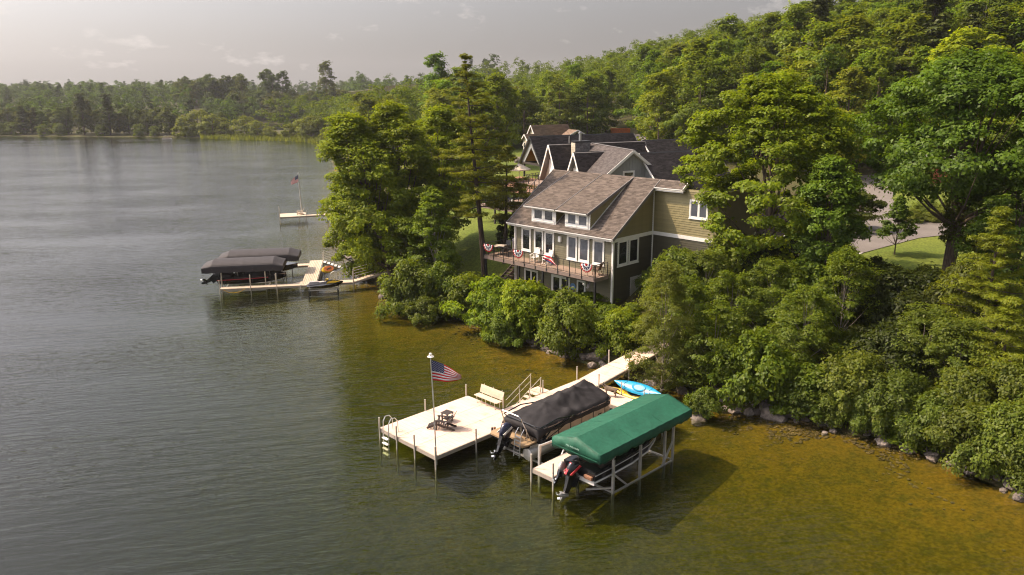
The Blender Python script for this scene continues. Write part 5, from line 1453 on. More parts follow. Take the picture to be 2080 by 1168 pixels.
# ------------------------------------------------------------------ dog on the cross dock
def skin_figure(name, verts, edges, radii, m, parent, root=0, sub=2):
    me = bpy.data.meshes.new(name); b0 = base_of(parent)
    me.from_pydata([Vector(v) for v in verts], edges, []); me.update()
    o = link_mesh(name, me, m, parent)
    sk = o.modifiers.new('skin', 'SKIN'); 
    for i, r in enumerate(radii):
        sv = me.skin_vertices[0].data[i]; sv.radius = (r, r) if not hasattr(r, '__len__') else r
        sv.use_root = (i == root)
    ss = o.modifiers.new('sub', 'SUBSURF'); ss.levels = sub; ss.render_levels = sub
    dg = bpy.context.evaluated_depsgraph_get(); nm = bpy.data.meshes.new_from_object(o.evaluated_get(dg))
    o.modifiers.clear(); o.data = nm
    nm.materials.clear(); nm.materials.append(m)
    nm.polygons.foreach_set('use_smooth', [True] * len(nm.polygons))
    return o
dg_ = thing('dog', 'grey brown dog standing on the cross dock with its head raised toward the lake', 'dog', (34.35, 26.75, PZ), rotz=R(118))
dv_ = [(-.28, 0, .52), (-.05, 0, .50), (.2, 0, .50), (.34, 0, .6), (.44, 0, .74), (.56, 0, .73), (.66, 0, .70),   # 0-6 pelvis..muzzle
       (-.32, .09, .42), (-.24, .1, .28), (-.36, .1, .16), (-.33, .1, .02), (-.27, .1, .015),                         # 7-11 hind L
       (-.32, -.09, .42), (-.20, -.1, .28), (-.31, -.1, .16), (-.27, -.1, .02), (-.21, -.1, .015),                     # 12-16 hind R
       (.24, .09, .38), (.22, .09, .22), (.24, .09, .02), (.3, .09, .015), (.26, -.09, .38), (.27, -.09, .22), (.30, -.09, .02), (.36, -.09, .015),  # fore
       (-.42, 0, .52), (-.53, 0, .42), (-.6, 0, .32)]                                                                  # tail
de = [(0, 1), (1, 2), (2, 3), (3, 4), (4, 5), (5, 6), (0, 7), (7, 8), (8, 9), (9, 10), (10, 11), (0, 12), (12, 13), (13, 14), (14, 15), (15, 16),
      (2, 17), (17, 18), (18, 19), (19, 20), (2, 21), (21, 22), (22, 23), (23, 24), (0, 25), (25, 26), (26, 27)]
dr_ = [.12, .115, .155, .1, .085, .075, .04, .085, .06, .032, .028, .03, .085, .06, .032, .028, .03, .055, .038, .028, .032, .055, .038, .028, .032, .045, .035, .018]
skin_figure('body', dv_, de, dr_, MT['dog'], dg_)
for s in (-1, 1): MB().loft([[(.4, s * .06, .82), (.47, s * .07, .82), (.47, s * .09, .8), (.4, s * .09, .8)], [(.4, s * .1, .7), (.45, s * .11, .7), (.44, s * .12, .69), (.41, s * .12, .69)]]).build('ear', MT['darkbrown'], dg_, local=True)
MB().lathe((.7, 0, .70), [(.005, -.02), (.022, -.01), (.022, .01), (.005, .02)], 8).build('nose', MT['gelblack'], dg_, local=True)

# ------------------------------------------------------------------ second dock with two barrel canopies
F2 = frame(29.35, 68.56, math.atan2(-.57, .82))
def w2(u, v, z=0.0): return F2 @ Vector((u, v, z))
d2 = thing('dock', 'cedar plank T shaped dock with two black barrel canopies and a jet ski', 'dock', w2(7.3, 0, .7))
def planks(parent, u0, u1, v0, v1, along_u, n, z=.7, frm=F2):
    for k in range(n):
        if along_u: b = (u0, v0 + (v1 - v0) * k / n, z - .05, u1, v0 + (v1 - v0) * (k + 1) / n - .02, z)
        else: b = (u0 + (u1 - u0) * k / n, v0, z - .05, u0 + (u1 - u0) * (k + 1) / n - .03, v1, z)
        MB(frm).box(*b).build('deck_plank', MT['plank'], parent)
planks(d2, 0, 7.28, 0, .85, True, 3)
planks(d2, 7.3, 8.62, 0, 11.05, False, 8)
planks(d2, -.6, 7.28, 8.7, 9.65, True, 3)
planks(d2, 8.64, 12.1, .35, 1.35, True, 3)
MB(F2).prism([(6.4, .85, .65), (7.28, .85, .65), (7.28, 1.7, .65)], (0, 0, .05)).build('corner_plate', MT['plank'], d2)
for b in ((0, -.05, .5, 7.28, 0, .68), (0, .85, .5, 6.4, .9, .66), (7.25, .9, .5, 7.3, 11.05, .65), (8.62, 1.4, .5, 8.67, 11.05, .65), (-.6, 8.65, .5, 7.25, 8.7, .65), (-.6, 9.65, .5, 7.25, 9.7, .65), (8.67, .3, .5, 12.1, .35, .68), (8.67, 1.35, .5, 12.1, 1.4, .65), (7.3, -.05, .5, 8.62, 0, .68), (7.3, 11.05, .5, 8.6, 11.1, .68)):
    MB(F2).box(*b).build('dock_frame', MT['dockframe'], d2)
def post2(u, v, top, parent=d2, r=.045):
    p = w2(u, v); b = min(H1(p.x, p.y), -.1) - .2
    MB().tube([(p.x, p.y, b), (p.x, p.y, top)], r, 8).build('dock_post', MT['dockpost'], parent)
for u, v, t in ((0, -.08, 1.55), (0, .9, 1.5), (2.75, -.08, 1.95), (5.1, -.08, 2.0), (4.9, .92, 1.7), (2.6, .92, 1.7), (7.25, -.1, .75), (8.68, 2.2, .75), (8.68, 6.5, .75), (7.25, 5.5, .75), (8.68, 10.9, .75), (7.25, 10.9, .75), (0, 8.62, .75), (3.5, 8.62, .75), (5.6, 8.62, .75), (12.1, .3, 1.75), (12.1, 1.4, 1.75), (16.2, .25, 2.7), (16.2, 1.45, 2.7)):
    post2(u, v, t)
# gangway stairs up to the bank with triple rails
gs = thing('gangway_stairs', 'pale stepped gangway with triple handrails rising from the plank dock to the bank', 'stairs', w2(12.2, .3, .7))
for k in range(13):
    MB(F2).box(12.14 + k * .32, .36, .7 + k * .085, 12.14 + k * .32 + .3, 1.34, .76 + k * .085).build('tread', MT['plank'], gs)
for v in (.3, 1.4): MB(F2).beam((12.1, v, .62), (16.3, v, 1.75), .05, .18).build('stringer', MT['dockframe'], gs)
for z in (.28, .55, .82, 1.08): MB(F2).tube([(12.1, 1.44, .72 + z), (16.2, 1.44, 1.72 + z)], .022, 6).build('handrail', MT['dockpost'], gs)
# steps to the water at the far end
ws = thing('water_steps', 'steps with slanting rails going down from the far end of the plank dock', 'steps', w2(8.7, 10.2, .7))
for k in range(6): MB(F2).box(8.7 + k * .36, 9.9, .62 - k * .15, 9.0 + k * .36, 10.9, .66 - k * .15).build('tread', MT['whitepoly'], ws)
for v in (9.86, 10.94):
    for z in (.3, .58, .86, 1.12): MB(F2).tube([(8.7, v, .66 + z), (10.75, v, -.2 + z)], .02, 6).build('handrail', MT['dockpost'], ws)
    for u, z in ((8.7, 1.8), (10.75, 1.0)): MB(F2).tube([(u, v, -.7), (u, v, z)], .032, 6).build('rail_post', MT['dockpost'], ws)
    MB(F2).beam((8.7, v, .6), (10.8, v, -.28), .04, .16).build('stringer', MT['dockframe'], ws)
def barrel_lift(name, label, u0, u1, v0, v1, ze, zr, n=8):
    t = thing(name, label, 'boat lift', w2((u0 + u1) / 2, (v0 + v1) / 2, 0), group='barrel canopy lifts at the plank dock')
    vc = (v0 + v1) / 2; hw = (v1 - v0) / 2
    def sec(u, end):
        pts = []
        k_ = 1 - end
        for j in range(15):
            a = math.pi * j / 14
            y = vc - hw * math.cos(a); z = ze + (zr - ze) * (math.sin(a) ** .8) * k_
            pts.append((u, y, z))
        return [(u, v0 - .01, ze - .42)] + pts + [(u, v1 + .01, ze - .42)]
    us = np.linspace(u0, u1, n + 1)
    for i in range(n):
        a, b = us[i] + .003, us[i + 1] - .003
        e0 = .75 if i == 0 else 0; e1 = .75 if i == n - 1 else 0
        rows = []
        for q in np.linspace(0, 1, 4):
            e = e0 * (1 - q) + e1 * q
            s = sec(a + (b - a) * q, e)
            dip = .008 * math.sin(math.pi * q)
            s = [(x, y, z - (dip if 0 < k < 16 else .05 * math.sin(q * math.pi))) for k, (x, y, z) in enumerate(s)]
            rows.append(s)
        m = MB(F2); m.loft(rows, cap=False, closed=False); o = m.build('canopy_panel', MT['greyvinyl'], t, smooth=False)
        sm = o.modifiers.new('cloth', 'SOLIDIFY'); sm.thickness = .012
    for i in range(1, n):
        MB(F2).tube([(x, y, z + .008) for x, y, z in sec(us[i], 0)[1:-1]], .011, 5).build('canopy_bow', MT['greyvinyl'], t)
    for uu in (us[0] + .05, us[-1] - .05):
        m = MB(F2); m.prism([(uu, v0, ze - .42), (uu, v1, ze - .42), (uu, v1, ze), (uu, vc, ze + (zr - ze) * .25), (uu, v0, ze)], (.012, 0, 0)); m.build('end_flap', MT['greyvinyl'], t)
    for u in (u0 + 1.7, u1 - 1.7):
        for v in (v0 + .08, v1 - .08):
            p = w2(u, v); MB().tube([(p.x, p.y, H1(p.x, p.y) - .1), (p.x, p.y, ze - .02)], .06, 6).build('upright', MT['dockpost'], t)
    for v in (v0 + .08, v1 - .08): MB(F2).beam((u0 + 1.7, v, .15), (u1 - 1.7, v, .15), .1, .1).build('lift_beam', MT['alu'], t)
    for u in (u0 + 1.7, u1 - 1.7): MB(F2).beam((u, v0 + .1, .1), (u, v1 - .1, .1), .1, .1).build('lift_beam', MT['alu'], t)
    return t
barrel_lift('canopy_lift', 'black barrel vaulted boat canopy, the nearer one at the plank dock', -1.7, 5.65, 1.05, 4.1, 2.42, 2.98)
barrel_lift('canopy_lift', 'black barrel vaulted boat canopy, the farther one behind its twin', -1.0, 6.7, 5.15, 8.15, 2.42, 2.98)
def lake_boat(name, label, u0, vc, L_, hw, z0, eng):
    t = thing(name, label, 'boat', w2(u0 + L_ / 2, vc, z0))
    m = MB(F2); rings = []
    for q, h_, zk in ((0, .95, 0), (.2, 1, -.02), (.5, 1, -.02), (.75, .85, .06), (.9, .5, .25), (1.0, .05, .5)):
        rings.append([(u0 + q * L_, vc - hw * h_, z0 + .75 + .15 * q), (u0 + q * L_, vc - hw * h_ * .85, z0 + .2 + zk), (u0 + q * L_, vc, z0 + zk), (u0 + q * L_, vc + hw * h_ * .85, z0 + .2 + zk), (u0 + q * L_, vc + hw * h_, z0 + .75 + .15 * q)])
    m.loft(rings); m.build('hull', MT['gelblack'], t)
    for s in (-1, 1): MB(F2).tube([(u0 + q * L_, vc + s * (hw * h_ + .01), z0 + .6 + .12 * q) for q, h_ in ((0, .95), (.2, 1), (.5, 1), (.75, .85))], .035, 6).build('hull_stripe', MT['red'] if s < 0 else MT['alu'], t)
    MB(F2).bevbox(u0 + .3, vc - hw * .8, z0 + .72, u0 + 1.2, vc + hw * .8, z0 + 1.1, .06).build('stern_seat', MT['greyvinyl'], t)
    p = w2(u0 - .3, vc, z0 + .75)
    outboard(t, p.x, p.y, p.z, math.atan2(-.57, .82), R(58), MT['gelblack'], 1.15)
    return t
lake_boat('speedboat', 'dark speedboat with tilted outboard under the nearer barrel canopy', -.5, 2.55, 6.2, 1.05, .55, 1)
lake_boat('speedboat', 'dark boat mostly hidden under the farther barrel canopy', .4, 6.65, 6.0, 1.05, .55, 1)
# dock winch wheel and jet ski on its own lift
jl = thing('jetski_lift', 'dark tripod lift with a big pale hand wheel carrying the jet ski', 'boat lift', w2(9.4, -.75, 0))
for u, v in ((8.1, -1.35), (10.7, -1.35), (10.7, -.1), (8.1, -.1)):
    p = w2(u, v); MB().tube([(p.x, p.y, H1(p.x, p.y) - .1), (p.x, p.y, .55 if v < -1 else .6)], .05, 6).build('upright', MT['blackmetal'], jl)
for v in (-1.1, -.4): MB(F2).beam((8.0, v, .42), (10.8, v, .42), .1, .1).build('bunk', MT['alu'], jl)
for u in (8.1, 10.7): MB(F2).beam((u, -1.4, .3), (u, -.05, .3), .08, .08).build('cross_beam', MT['blackmetal'], jl)
MB(F2).beam((8.1, -1.4, -.1), (10.7, -1.4, -.1), .06, .06).build('lower_beam', MT['alu'], jl)
MB(F2).tube([(10.6, 0.05, .3), (10.6, .05, 1.7)], .035, 6).build('wheel_post', MT['alu'], jl)
wc = Vector((10.45, .02, 1.45)); m = MB(F2)
m.tube([wc + Vector((.46 * math.cos(k * R(15)), 0, .46 * math.sin(k * R(15)))) for k in range(25)], .022, 6); whl = m.build('hand_wheel', MT['alu'], jl)
for k in range(6): MB(F2).tube([wc, wc + Vector((.45 * math.cos(k * R(60)), 0, .45 * math.sin(k * R(60))))], .012, 5).build('spoke', MT['alu'], whl)
js = thing('jet_ski', 'black jet ski with yellow bow panels and grey seat on the small lift', 'jet ski', w2(9.4, -.75, .6))
m = MB(F2); rings = []
for u, hw, zb, zt in ((7.9, .42, .62, .86), (8.4, .52, .52, .9), (9.3, .56, .5, .94), (10.1, .5, .54, 1.02), (10.7, .34, .68, 1.1), (11.1, .1, .92, 1.12), (11.2, .02, 1.02, 1.1)):
    rings.append([(u, -.75 - hw, zt - .06), (u, -.75 - hw * .8, zb + .12), (u, -.75, zb), (u, -.75 + hw * .8, zb + .12), (u, -.75 + hw, zt - .06), (u, -.75 + hw * .7, zt + .02), (u, -.75, zt + .03), (u, -.75 - hw * .7, zt + .02)])
m.loft(rings); m.build('hull', MT['gelblack'], js, smooth=True)
m = MB(F2); rings = []
for u, hw, z in ((8.0, .2, 1.0), (8.2, .24, 1.22), (8.9, .22, 1.22), (9.1, .17, 1.14), (9.5, .18, 1.2), (9.6, .12, 1.1)):
    rings.append([(u, -.75 - hw, .92), (u, -.75 - hw * .8, z - .03), (u, -.75, z), (u, -.75 + hw * .8, z - .03), (u, -.75 + hw, .92)])
m.loft(rings); m.build('seat', MT['towel'], js, smooth=True)
m = MB(F2); rings = []
for u, hw, z in ((9.55, .3, 1.15), (9.8, .34, 1.3), (10.2, .32, 1.3), (10.7, .22, 1.22), (11.02, .06, 1.13)):
    rings.append([(u, -.75 - hw, .98), (u, -.75 - hw * .6, z - .02), (u, -.75, z), (u, -.75 + hw * .6, z - .02), (u, -.75 + hw, .98)])
m.loft(rings); m.build('hood', MT['gelblack'], js, smooth=True)
for s in (-1, 1):
    MB(F2).prism([(9.7, -.75 + s * .345, 1.0), (10.5, -.75 + s * .30, 1.06), (10.95, -.75 + s * .12, 1.13), (10.3, -.75 + s * .24, 1.24), (9.8, -.75 + s * .3, 1.16)], (0, s * .02, .02)).build('bow_panel', MT['yellow'], js)
MB(F2).tube([(9.6, -1.12, 1.42), (9.72, -.9, 1.38), (9.72, -.6, 1.38), (9.6, -.38, 1.42)], .025, 6).build('handlebar', MT['gelblack'], js)
MB(F2).bevbox(9.62, -.85, 1.2, 9.9, -.65, 1.4, .03).build('dash', MT['yellow'], js)
sp = thing('paddle_board', 'orange and wood toned oval board leaning on the inland side of the plank dock', 'paddle board', w2(9.3, 6.2, .7))
Fp = F2 @ Matrix.Translation((9.35, 6.1, .75)) @ Matrix.Rotation(R(64), 4, 'Z') @ Matrix.Rotation(R(38), 4, 'X')
m = MB(Fp); rings = []
for z, s in ((-.05, .93), (-.02, 1.0), (.02, 1.0), (.05, .93)): rings.append([(1.0 * s * math.cos(k * R(15)), .42 * s * math.sin(k * R(15)) * (1 + .1 * math.cos(k * R(15))), z) for k in range(24)])
m.loft(rings); m.build('board', MT['yellow'], sp, smooth=True)
MB(Fp).prism([(.85 * math.cos(k * R(20)) + .25, .36 * math.sin(k * R(20)), .052) for k in range(18)], (0, 0, .012)).build('deck_pad', MT['orange'], sp)
MB(Fp).prism([(-.2, -.06, .07), (.7, -.06, .07), (.7, .06, .07), (-.2, .06, .07)], (0, 0, .015)).build('centre_strap', MT['darkbrown'], sp)
# hose looped under the finger
hs_ = thing('water_hose', 'yellow hose drooping below the lake end of the plank finger', 'hose', w2(1, -.1, .4))
MB(F2).tube([(.3, -.1, .62), (.7, -.14, .4), (1.2, -.16, .3), (1.8, -.14, .38), (2.2, -.1, .6)], .02, 6).build('hose', MT['yellow'], hs_)

# ------------------------------------------------------------------ third dock with a flag, farther along the shore
F3 = frame(53.61, 102.24, math.atan2(-.455, .89))
d3 = thing('dock', 'distant plank dock with small square platform reaching out past the lakeside trees', 'dock', (53.6, 102.2, .8))
planks(d3, 0, 3.7, 0, 3.3, True, 8, .8, F3); planks(d3, 3.72, 14, .05, 1.15, True, 3, .8, F3)
for b in ((0, -.06, .58, 3.7, 0, .78), (3.72, 0, .58, 14, .05, .78), (-.06, 0, .58, 0, 3.3, .78)): MB(F3).box(*b).build('dock_frame', MT['dockframe'], d3)
for u, v, t in ((-.05, -.05, 1.9), (-.05, 1.6, 1.9), (-.05, 3.35, 1.9), (2.6, -.08, .8), (3.7, -.08, 1.6), (3.7, 3.35, .85), (6.7, -.02, 2.0), (6.7, 1.2, 2.0), (9.0, -.02, 2.0), (9.0, 1.2, 2.0), (11, 0, 1.9)):
    p = F3 @ Vector((u, v, 0)); MB().tube([(p.x, p.y, H1(p.x, p.y) - .2), (p.x, p.y, t)], .05, 6).build('dock_post', MT['dockpost'], d3)
f3 = thing('flagpole', 'thin distant flagpole standing on the far plank dock', 'flagpole', (57.12, 102.3, .8))
MB().tube([(57.12, 102.3, .8), (57.0, 102.3, 6.8)], [.085, .06], 8).build('pole', MT['alu'], f3)
MB().lathe((57.0, 102.3, 6.8), [(.01, 0), (.06, .04), (.06, .08), (.01, .12)], 8).build('finial', MT['alu'], f3)
us_flag('flag', 'small distant stars and stripes flag blowing left above the far plank dock', (57.0, 102.3, 6.6), (-.75, .5, 0), 1.0, 1.5, R(42), (57, 102.3, 6.2), fold=.4, wave=.08)
adk = thing('dock_chair', 'pale wooden reclining chair on the far plank dock beside the flagpole', 'chair', tuple(F3 @ Vector((2.9, 1.2, .8))), rotz=R(150))
for s in (-1, 1):
    MB().beam((.45, .3 * s, 0), (.42, .3 * s, .55), .09, .04).build('front_leg', MT['plank'], adk, local=True)
    MB().beam((.5, .26 * s, .36), (-.55, .26 * s, .02), .04, .12).build('rear_leg', MT['plank'], adk, local=True)
    MB().beam((.52, .34 * s, .57), (-.42, .34 * s, .55), .13, .03).build('armrest', MT['plank'], adk, local=True)
for k in range(5): MB().beam((.44 - k * .13, -.27, .40 - k * .04), (.44 - k * .13, .27, .40 - k * .04), .11, .025).build('seat_slat', MT['plank'], adk, local=True)
for k in range(5): MB().beam((-.14, -.22 + k * .11, .2), (-.6, -.22 + k * .11, 1.05), .09, .022, (1, 0, 0)).build('back_slat', MT['plank'], adk, local=True)
# tiny pale pontoon on the far shore
q0 = at(338, 270, 312)
fb = thing('far_pontoon', 'tiny pale pontoon boat moored at the reeds on the far shore', 'boat', (q0.x, q0.y, 0))
Fb = frame(q0.x, q0.y, R(-46)) @ Matrix.Scale(.55, 4)
MB(Fb).box(-3, -1.2, .25, 2.4, 1.2, .5).build('deck', MT['boatcream'], fb); MB(Fb).box(-2.6, -1.15, .5, 1.8, -1.05, 1.2).build('side_panel', MT['boatcream'], fb)
MB(Fb).box(-2.6, 1.05, .5, 1.8, 1.15, 1.2).build('side_panel', MT['boatcream'], fb)
for y in (-.9, .9): MB(Fb).tube([(-3.2, y, .1), (3.2, y, .1)], .3, 8).build('pontoon_tube', MT['alu'], fb)
for x in (-1.8, 1): 
    for y in (-1.1, 1.1): MB(Fb).box(x - .04, y - .04, 1.2, x + .04, y + .04, 2.2).build('roof_post', MT['alu'], fb)
MB(Fb).bevbox(-2.2, -1.2, 2.2, 1.4, 1.2, 2.35, .08).build('roof', MT['greyvinyl'], fb)

# ------------------------------------------------------------------ vegetation
def ray_ground(u, v):
    """where the sight line through photo pixel u, v meets the land or water"""
    d = _r2 * ((u - 1040) / F_PX) - _u2 * ((v - 584) / F_PX) + _f
    t = np.linspace(20, 900, 3000); X = d.x * t; Y = d.y * t; Z = CAM_Z + d.z * t
    Hh = np.maximum(height(X, Y), 0); i = int(np.argmax(Z < Hh))
    return Vector((float(X[i]), float(Y[i]), float(Hh[i]))), float(t[i])

def project(p):
    q = Vector(p) - Vector((0, 0, CAM_Z)); dpt = q.dot(_f)
    return 1040 + F_PX * q.dot(_r2) / dpt, 584 - F_PX * q.dot(_u2) / dpt, dpt

def leaf_cloud(r, C, rad, n_per, size, flat=.7, up=.75, out=.5, aspect=.55, shell=.3, center=None, droop=0.0):
    """leaf-sized blades gathered in clumps; returns the vertex array, four to a leaf"""
    C = np.asarray(C, float); n = len(C); tot = n * n_per
    c = np.repeat(C, n_per, 0); rr = np.repeat(np.asarray(rad, float), n_per)
    d = r.normal(size=(tot, 3)); d /= np.linalg.norm(d, axis=1)[:, None]
    d[:, 2] = np.abs(d[:, 2]) * np.where(r.random(tot) < .72, 1, -1)
    q = shell + (1 - shell) * r.random(tot) ** .6
    st = np.repeat(r.uniform(.55, 1.5, (n, 3)), n_per, 0); q = np.where(r.random(tot) < .12, q * 1.35, q)
    p = c + d * (rr * q)[:, None] * np.array([1, 1, flat]) * st
    ctr = C.mean(0) if center is None else np.asarray(center, float)
    o = p - ctr; o /= np.linalg.norm(o, axis=1)[:, None] + 1e-6
    nn = d * .55 + o * out + np.array([0, 0, up]) + r.normal(size=(tot, 3)) * .42
    nn /= np.linalg.norm(nn, axis=1)[:, None]
    a = np.cross(nn, r.normal(size=(tot, 3))); a /= np.linalg.norm(a, axis=1)[:, None] + 1e-6
    if droop: a = a * (1 - droop) + (o * .8 - np.array([0, 0, .5])) * droop; a /= np.linalg.norm(a, axis=1)[:, None] + 1e-6
    b = np.cross(nn, a)
    L = (size * r.uniform(.65, 1.35, tot))[:, None]; W = L * aspect
    V = np.empty((tot, 4, 3))
    V[:, 0] = p - a * L * .5; V[:, 1] = p + b * W * .5 + nn * L * .1; V[:, 2] = p + a * L * .5 - nn * L * .06; V[:, 3] = p - b * W * .5 + nn * L * .1
    return V.reshape(-1, 3)

def leaf_obj(name, V, m, parent=None, local=True):
    n = len(V) // 4
    return np_mesh(name, V, np.arange(n * 4).reshape(n, 4), m, parent, local=local)

PROF = {   # crown radius against height
 'round': ([0, .12, .35, .6, .82, 1], [.42, .8, 1, .92, .62, .18]),
 'tall': ([0, .1, .3, .55, .8, 1], [.45, .8, 1, .88, .6, .16]),
 'cone': ([0, .08, .3, .6, .85, 1], [.8, 1, .78, .45, .2, .04]),
 'column': ([0, .1, .4, .75, 1], [.55, .9, 1, .7, .1]),
 'low': ([0, .2, .5, .8, 1], [.85, 1, .95, .7, .3]),
}
def crown_points(r, n, h0, h1, R, prof, lobes=.28, lean=(0, 0), fill=.5):
    hp, rp = PROF[prof]
    t = r.random(n) ** .92; th = r.random(n) * 2 * np.pi
    ph = r.random(4) * 6.28
    lob = 1 + lobes * (np.sin(th * 2 + ph[0] + t * 5) + .8 * np.sin(th * 3 + ph[1] - t * 7) + .6 * np.sin(t * 13 + ph[2] + th)) / 1.6
    rad = R * np.interp(t, hp, rp) * lob * (fill + (1 - fill) * np.sqrt(r.random(n)))
    x = np.cos(th) * rad + lean[0] * t; y = np.sin(th) * rad + lean[1] * t
    return np.stack([x, y, h0 + (h1 - h0) * t], 1)

def limbs(r, P, zsplit, tr, lean=(0, 0), count=26, top=None, stems=1, spread=.5, h1=10, bare=False):
    """tapered trunk that forks and sends curved limbs into the clumps"""
    m = MB()
    ends = P[r.choice(len(P), min(count, len(P)), replace=False)]
    for s in range(stems):
        a = s * 2 * math.pi / max(stems, 1) + .6; sp = spread if stems > 1 else 0
        tx, ty = lean[0] + sp * 2.2 * math.cos(a), lean[1] + sp * 2.2 * math.sin(a)
        pts = []; rad = []
        for k in range(8):
            q = k / 7; z = q * (h1 * .86)
            bend = q * q if stems > 1 else q
            pts.append((tx * bend + .12 * math.sin(q * 5 + s) * tr * 4, ty * bend + .1 * math.cos(q * 4 + s) * tr * 4, z - .2)); rad.append(tr * (1.25 if k == 0 else 1) * (1 - .86 * q) * (1 if stems == 1 else .75))
        m.tube(pts, rad, 8)
        for e in ends[s::stems]:
            q = min(.8, max(zsplit / h1, (e[2] - .18 * h1) / h1 * .85)); k = q * 7 * 1.0 / .86 * .86
            i = min(6, int(k)); f = k - i
            a0 = Vector(pts[i]).lerp(Vector(pts[i + 1]), f); rr = (rad[i] * (1 - f) + rad[i + 1] * f) * .5
            e_ = Vector(e); md = a0.lerp(e_, .5) + Vector((0, 0, -.06 * (e_ - a0).length))
            m.tube([a0, md, a0.lerp(e_, .97)], [rr, rr * .6, rr * .15], 5, cap=False)
    return m

def tree(label, x, y, top, R, crown_z, leaf, n_cl, n_per, size, prof='round', lean=(0, 0), tr=.22, bark='trunk', seed=0, cr=None, flat=.62, stems=1, spread=.5, name='tree', cat='tree',
         up=.75, aspect=.6, lobes=.28, color=None, group=None, zb=None, fill=.5):
    """a tree of its own: trunk with limbs, crown of leaves"""
    z0 = H1(x, y) if zb is None else zb
    r = np.random.default_rng(seed + 100)
    t = thing(name, label, cat, (x, y, z0), group)
    h1 = top - z0; h0 = crown_z - z0
    n_cl = int(n_cl * 1.75); n_per = int(n_per * .68)
    P = crown_points(r, n_cl, h0, h1 - (cr or R * .2) * .5, R, prof, lobes, lean, fill)
    rad = r.uniform(.55, 1.3, n_cl) * (cr or R * .2) * .8
    c = leaf_obj('crown', leaf_cloud(r, P, rad, n_per, size, flat=flat, up=up, aspect=aspect, center=(lean[0] * .5, lean[1] * .5, h0 + (h1 - h0) * .4)), LEAF[leaf], t)
    c.color = (*(color or (1, 1, 1)), 1)
    limbs(r, P, max(.3, h0 * .8), tr, lean, 30, stems=stems, spread=spread, h1=h1).build('trunk', MT[bark], t, smooth=True, local=True)
    LAST[0] = t
    return t

LAST = [None]
def xy(u, dist):
    p = at(u, 400, dist); return p.x, p.y

def pine(label, x, y, top, R, first, n_wh, leaf='pine', tr=.22, lean=(0, 0), seed=0, size=.34, n_per=60, irregular=.5, name='pine_tree', group=None, bark='pinebark', prof=None, droop=0.0, cr=.5, asp=.16, color=None):
    """white pine: bare lower trunk, whorls of level boughs carrying needle tufts"""
    r = np.random.default_rng(seed + 500); z0 = H1(x, y); h = top - z0
    t = thing(name, label, 'pine tree', (x, y, z0), group)
    m = MB(); pts = []; rad = []
    for k in range(10):
        q = k / 9; pts.append((lean[0] * q + .15 * math.sin(q * 6) * tr, lean[1] * q, h * q - .2)); rad.append(tr * (1 - .93 * q))
    m.tube(pts, rad, 8)
    C = []; CR = []
    hp, rp = prof or ([0, .15, .35, .6, .8, 1], [.55, .85, 1, .82, .5, .12])
    for wv in range(n_wh):
        q = wv / (n_wh - 1); z = min(h - .3, first + (h - .3 - first) * q + r.uniform(-.5, .5) * irregular)
        nb_ = r.integers(3, 6); a0 = r.random() * 6.28
        for b in range(nb_):
            a = a0 + b * 2 * math.pi / nb_ + r.uniform(-.3, .3)
            L = R * np.interp(q, hp, rp) * r.uniform(1 - irregular, 1.12)
            if r.random() < .1: continue
            cx, cy_ = lean[0] * z / h, lean[1] * z / h
            s = Vector((cx, cy_, z)); e = Vector((cx + math.cos(a) * L, cy_ + math.sin(a) * L, z + L * r.uniform(-.2, .26) + .12))
            md = s.lerp(e, .5) + Vector((0, 0, -.06 * L))
            m.tube([s, md, e], [max(.012, tr * .24 * (1 - q * .6)), .025, .01], 5, cap=False)
            nt_ = max(2, int(L / .42))
            for k in range(nt_):
                f = .28 + .76 * (k + r.random() * .5) / nt_; w_ = .34 * L * (1 - abs(f - .65)) * r.uniform(-.8, .8)
                p = s.lerp(e, f) + Vector((-math.sin(a) * w_, math.cos(a) * w_, .05 + r.uniform(-.06, .1)))
                C.append(p[:]); CR.append(r.uniform(.7, 1.25) * cr * (.6 + .4 * (1 - q)))
    for k in range(5): C.append((lean[0], lean[1], h - .3 * k)); CR.append(.32)
    V = leaf_cloud(r, C, CR, n_per, size, flat=.34, up=.5, out=.25, aspect=asp, shell=.1, center=(lean[0] * .5, lean[1] * .5, h * .4))
    c = leaf_obj('crown', V, LEAF[leaf], t); c.color = (*(color or (1, 1, 1)), 1)
    m.build('trunk', MT[bark], t, smooth=True, local=True)
    return t

# --- trees by the water, left of the olive house
x, y = xy(795, 71.5)
tree('big leafy tree leaning left out over the lake beside the gangway stairs', x, y, 16.6, 4.3, 3.0, 'broad', 180, 240, .27, 'tall', lean=(-2.6, 2.9), tr=.26, seed=1, cr=1.0, color=(1.6, 1.5, .9))
x, y = xy(835, 74)
tree('tall bushy tree rising between the leaning lake tree and the pines', x, y, 17.4, 4.3, 3.5, 'broad', 180, 240, .27, 'tall', lean=(-1.0, 1.4), tr=.26, seed=2, cr=1.0, color=(1.6, 1.48, .9))
x, y = xy(760, 74)
tree('lower leafy tree at the outer tip of the lakeside clump', x, y, 11.2, 2.7, 1.6, 'broad', 90, 220, .25, 'tall', lean=(-.8, .9), tr=.18, seed=3, cr=.85, color=(1.35, 1.3, .9))
x, y = xy(742, 76.5)
tree('bushy tree with low boughs at the water behind the gangway stairs', x, y, 10.6, 3.1, .7, 'broad', 120, 220, .25, 'low', lean=(-.9, 1.0), tr=.16, seed=47, cr=.85, color=(1.5, 1.42, .9))
x, y = xy(893, 78)
tree('leafy tree half hidden behind the left side of the tall pine', x, y, 17.0, 3.7, 4.5, 'broad', 130, 220, .27, 'round', tr=.22, seed=4, cr=.95, color=(1.5, 1.42, .9))
x, y = xy(884, 66.5)
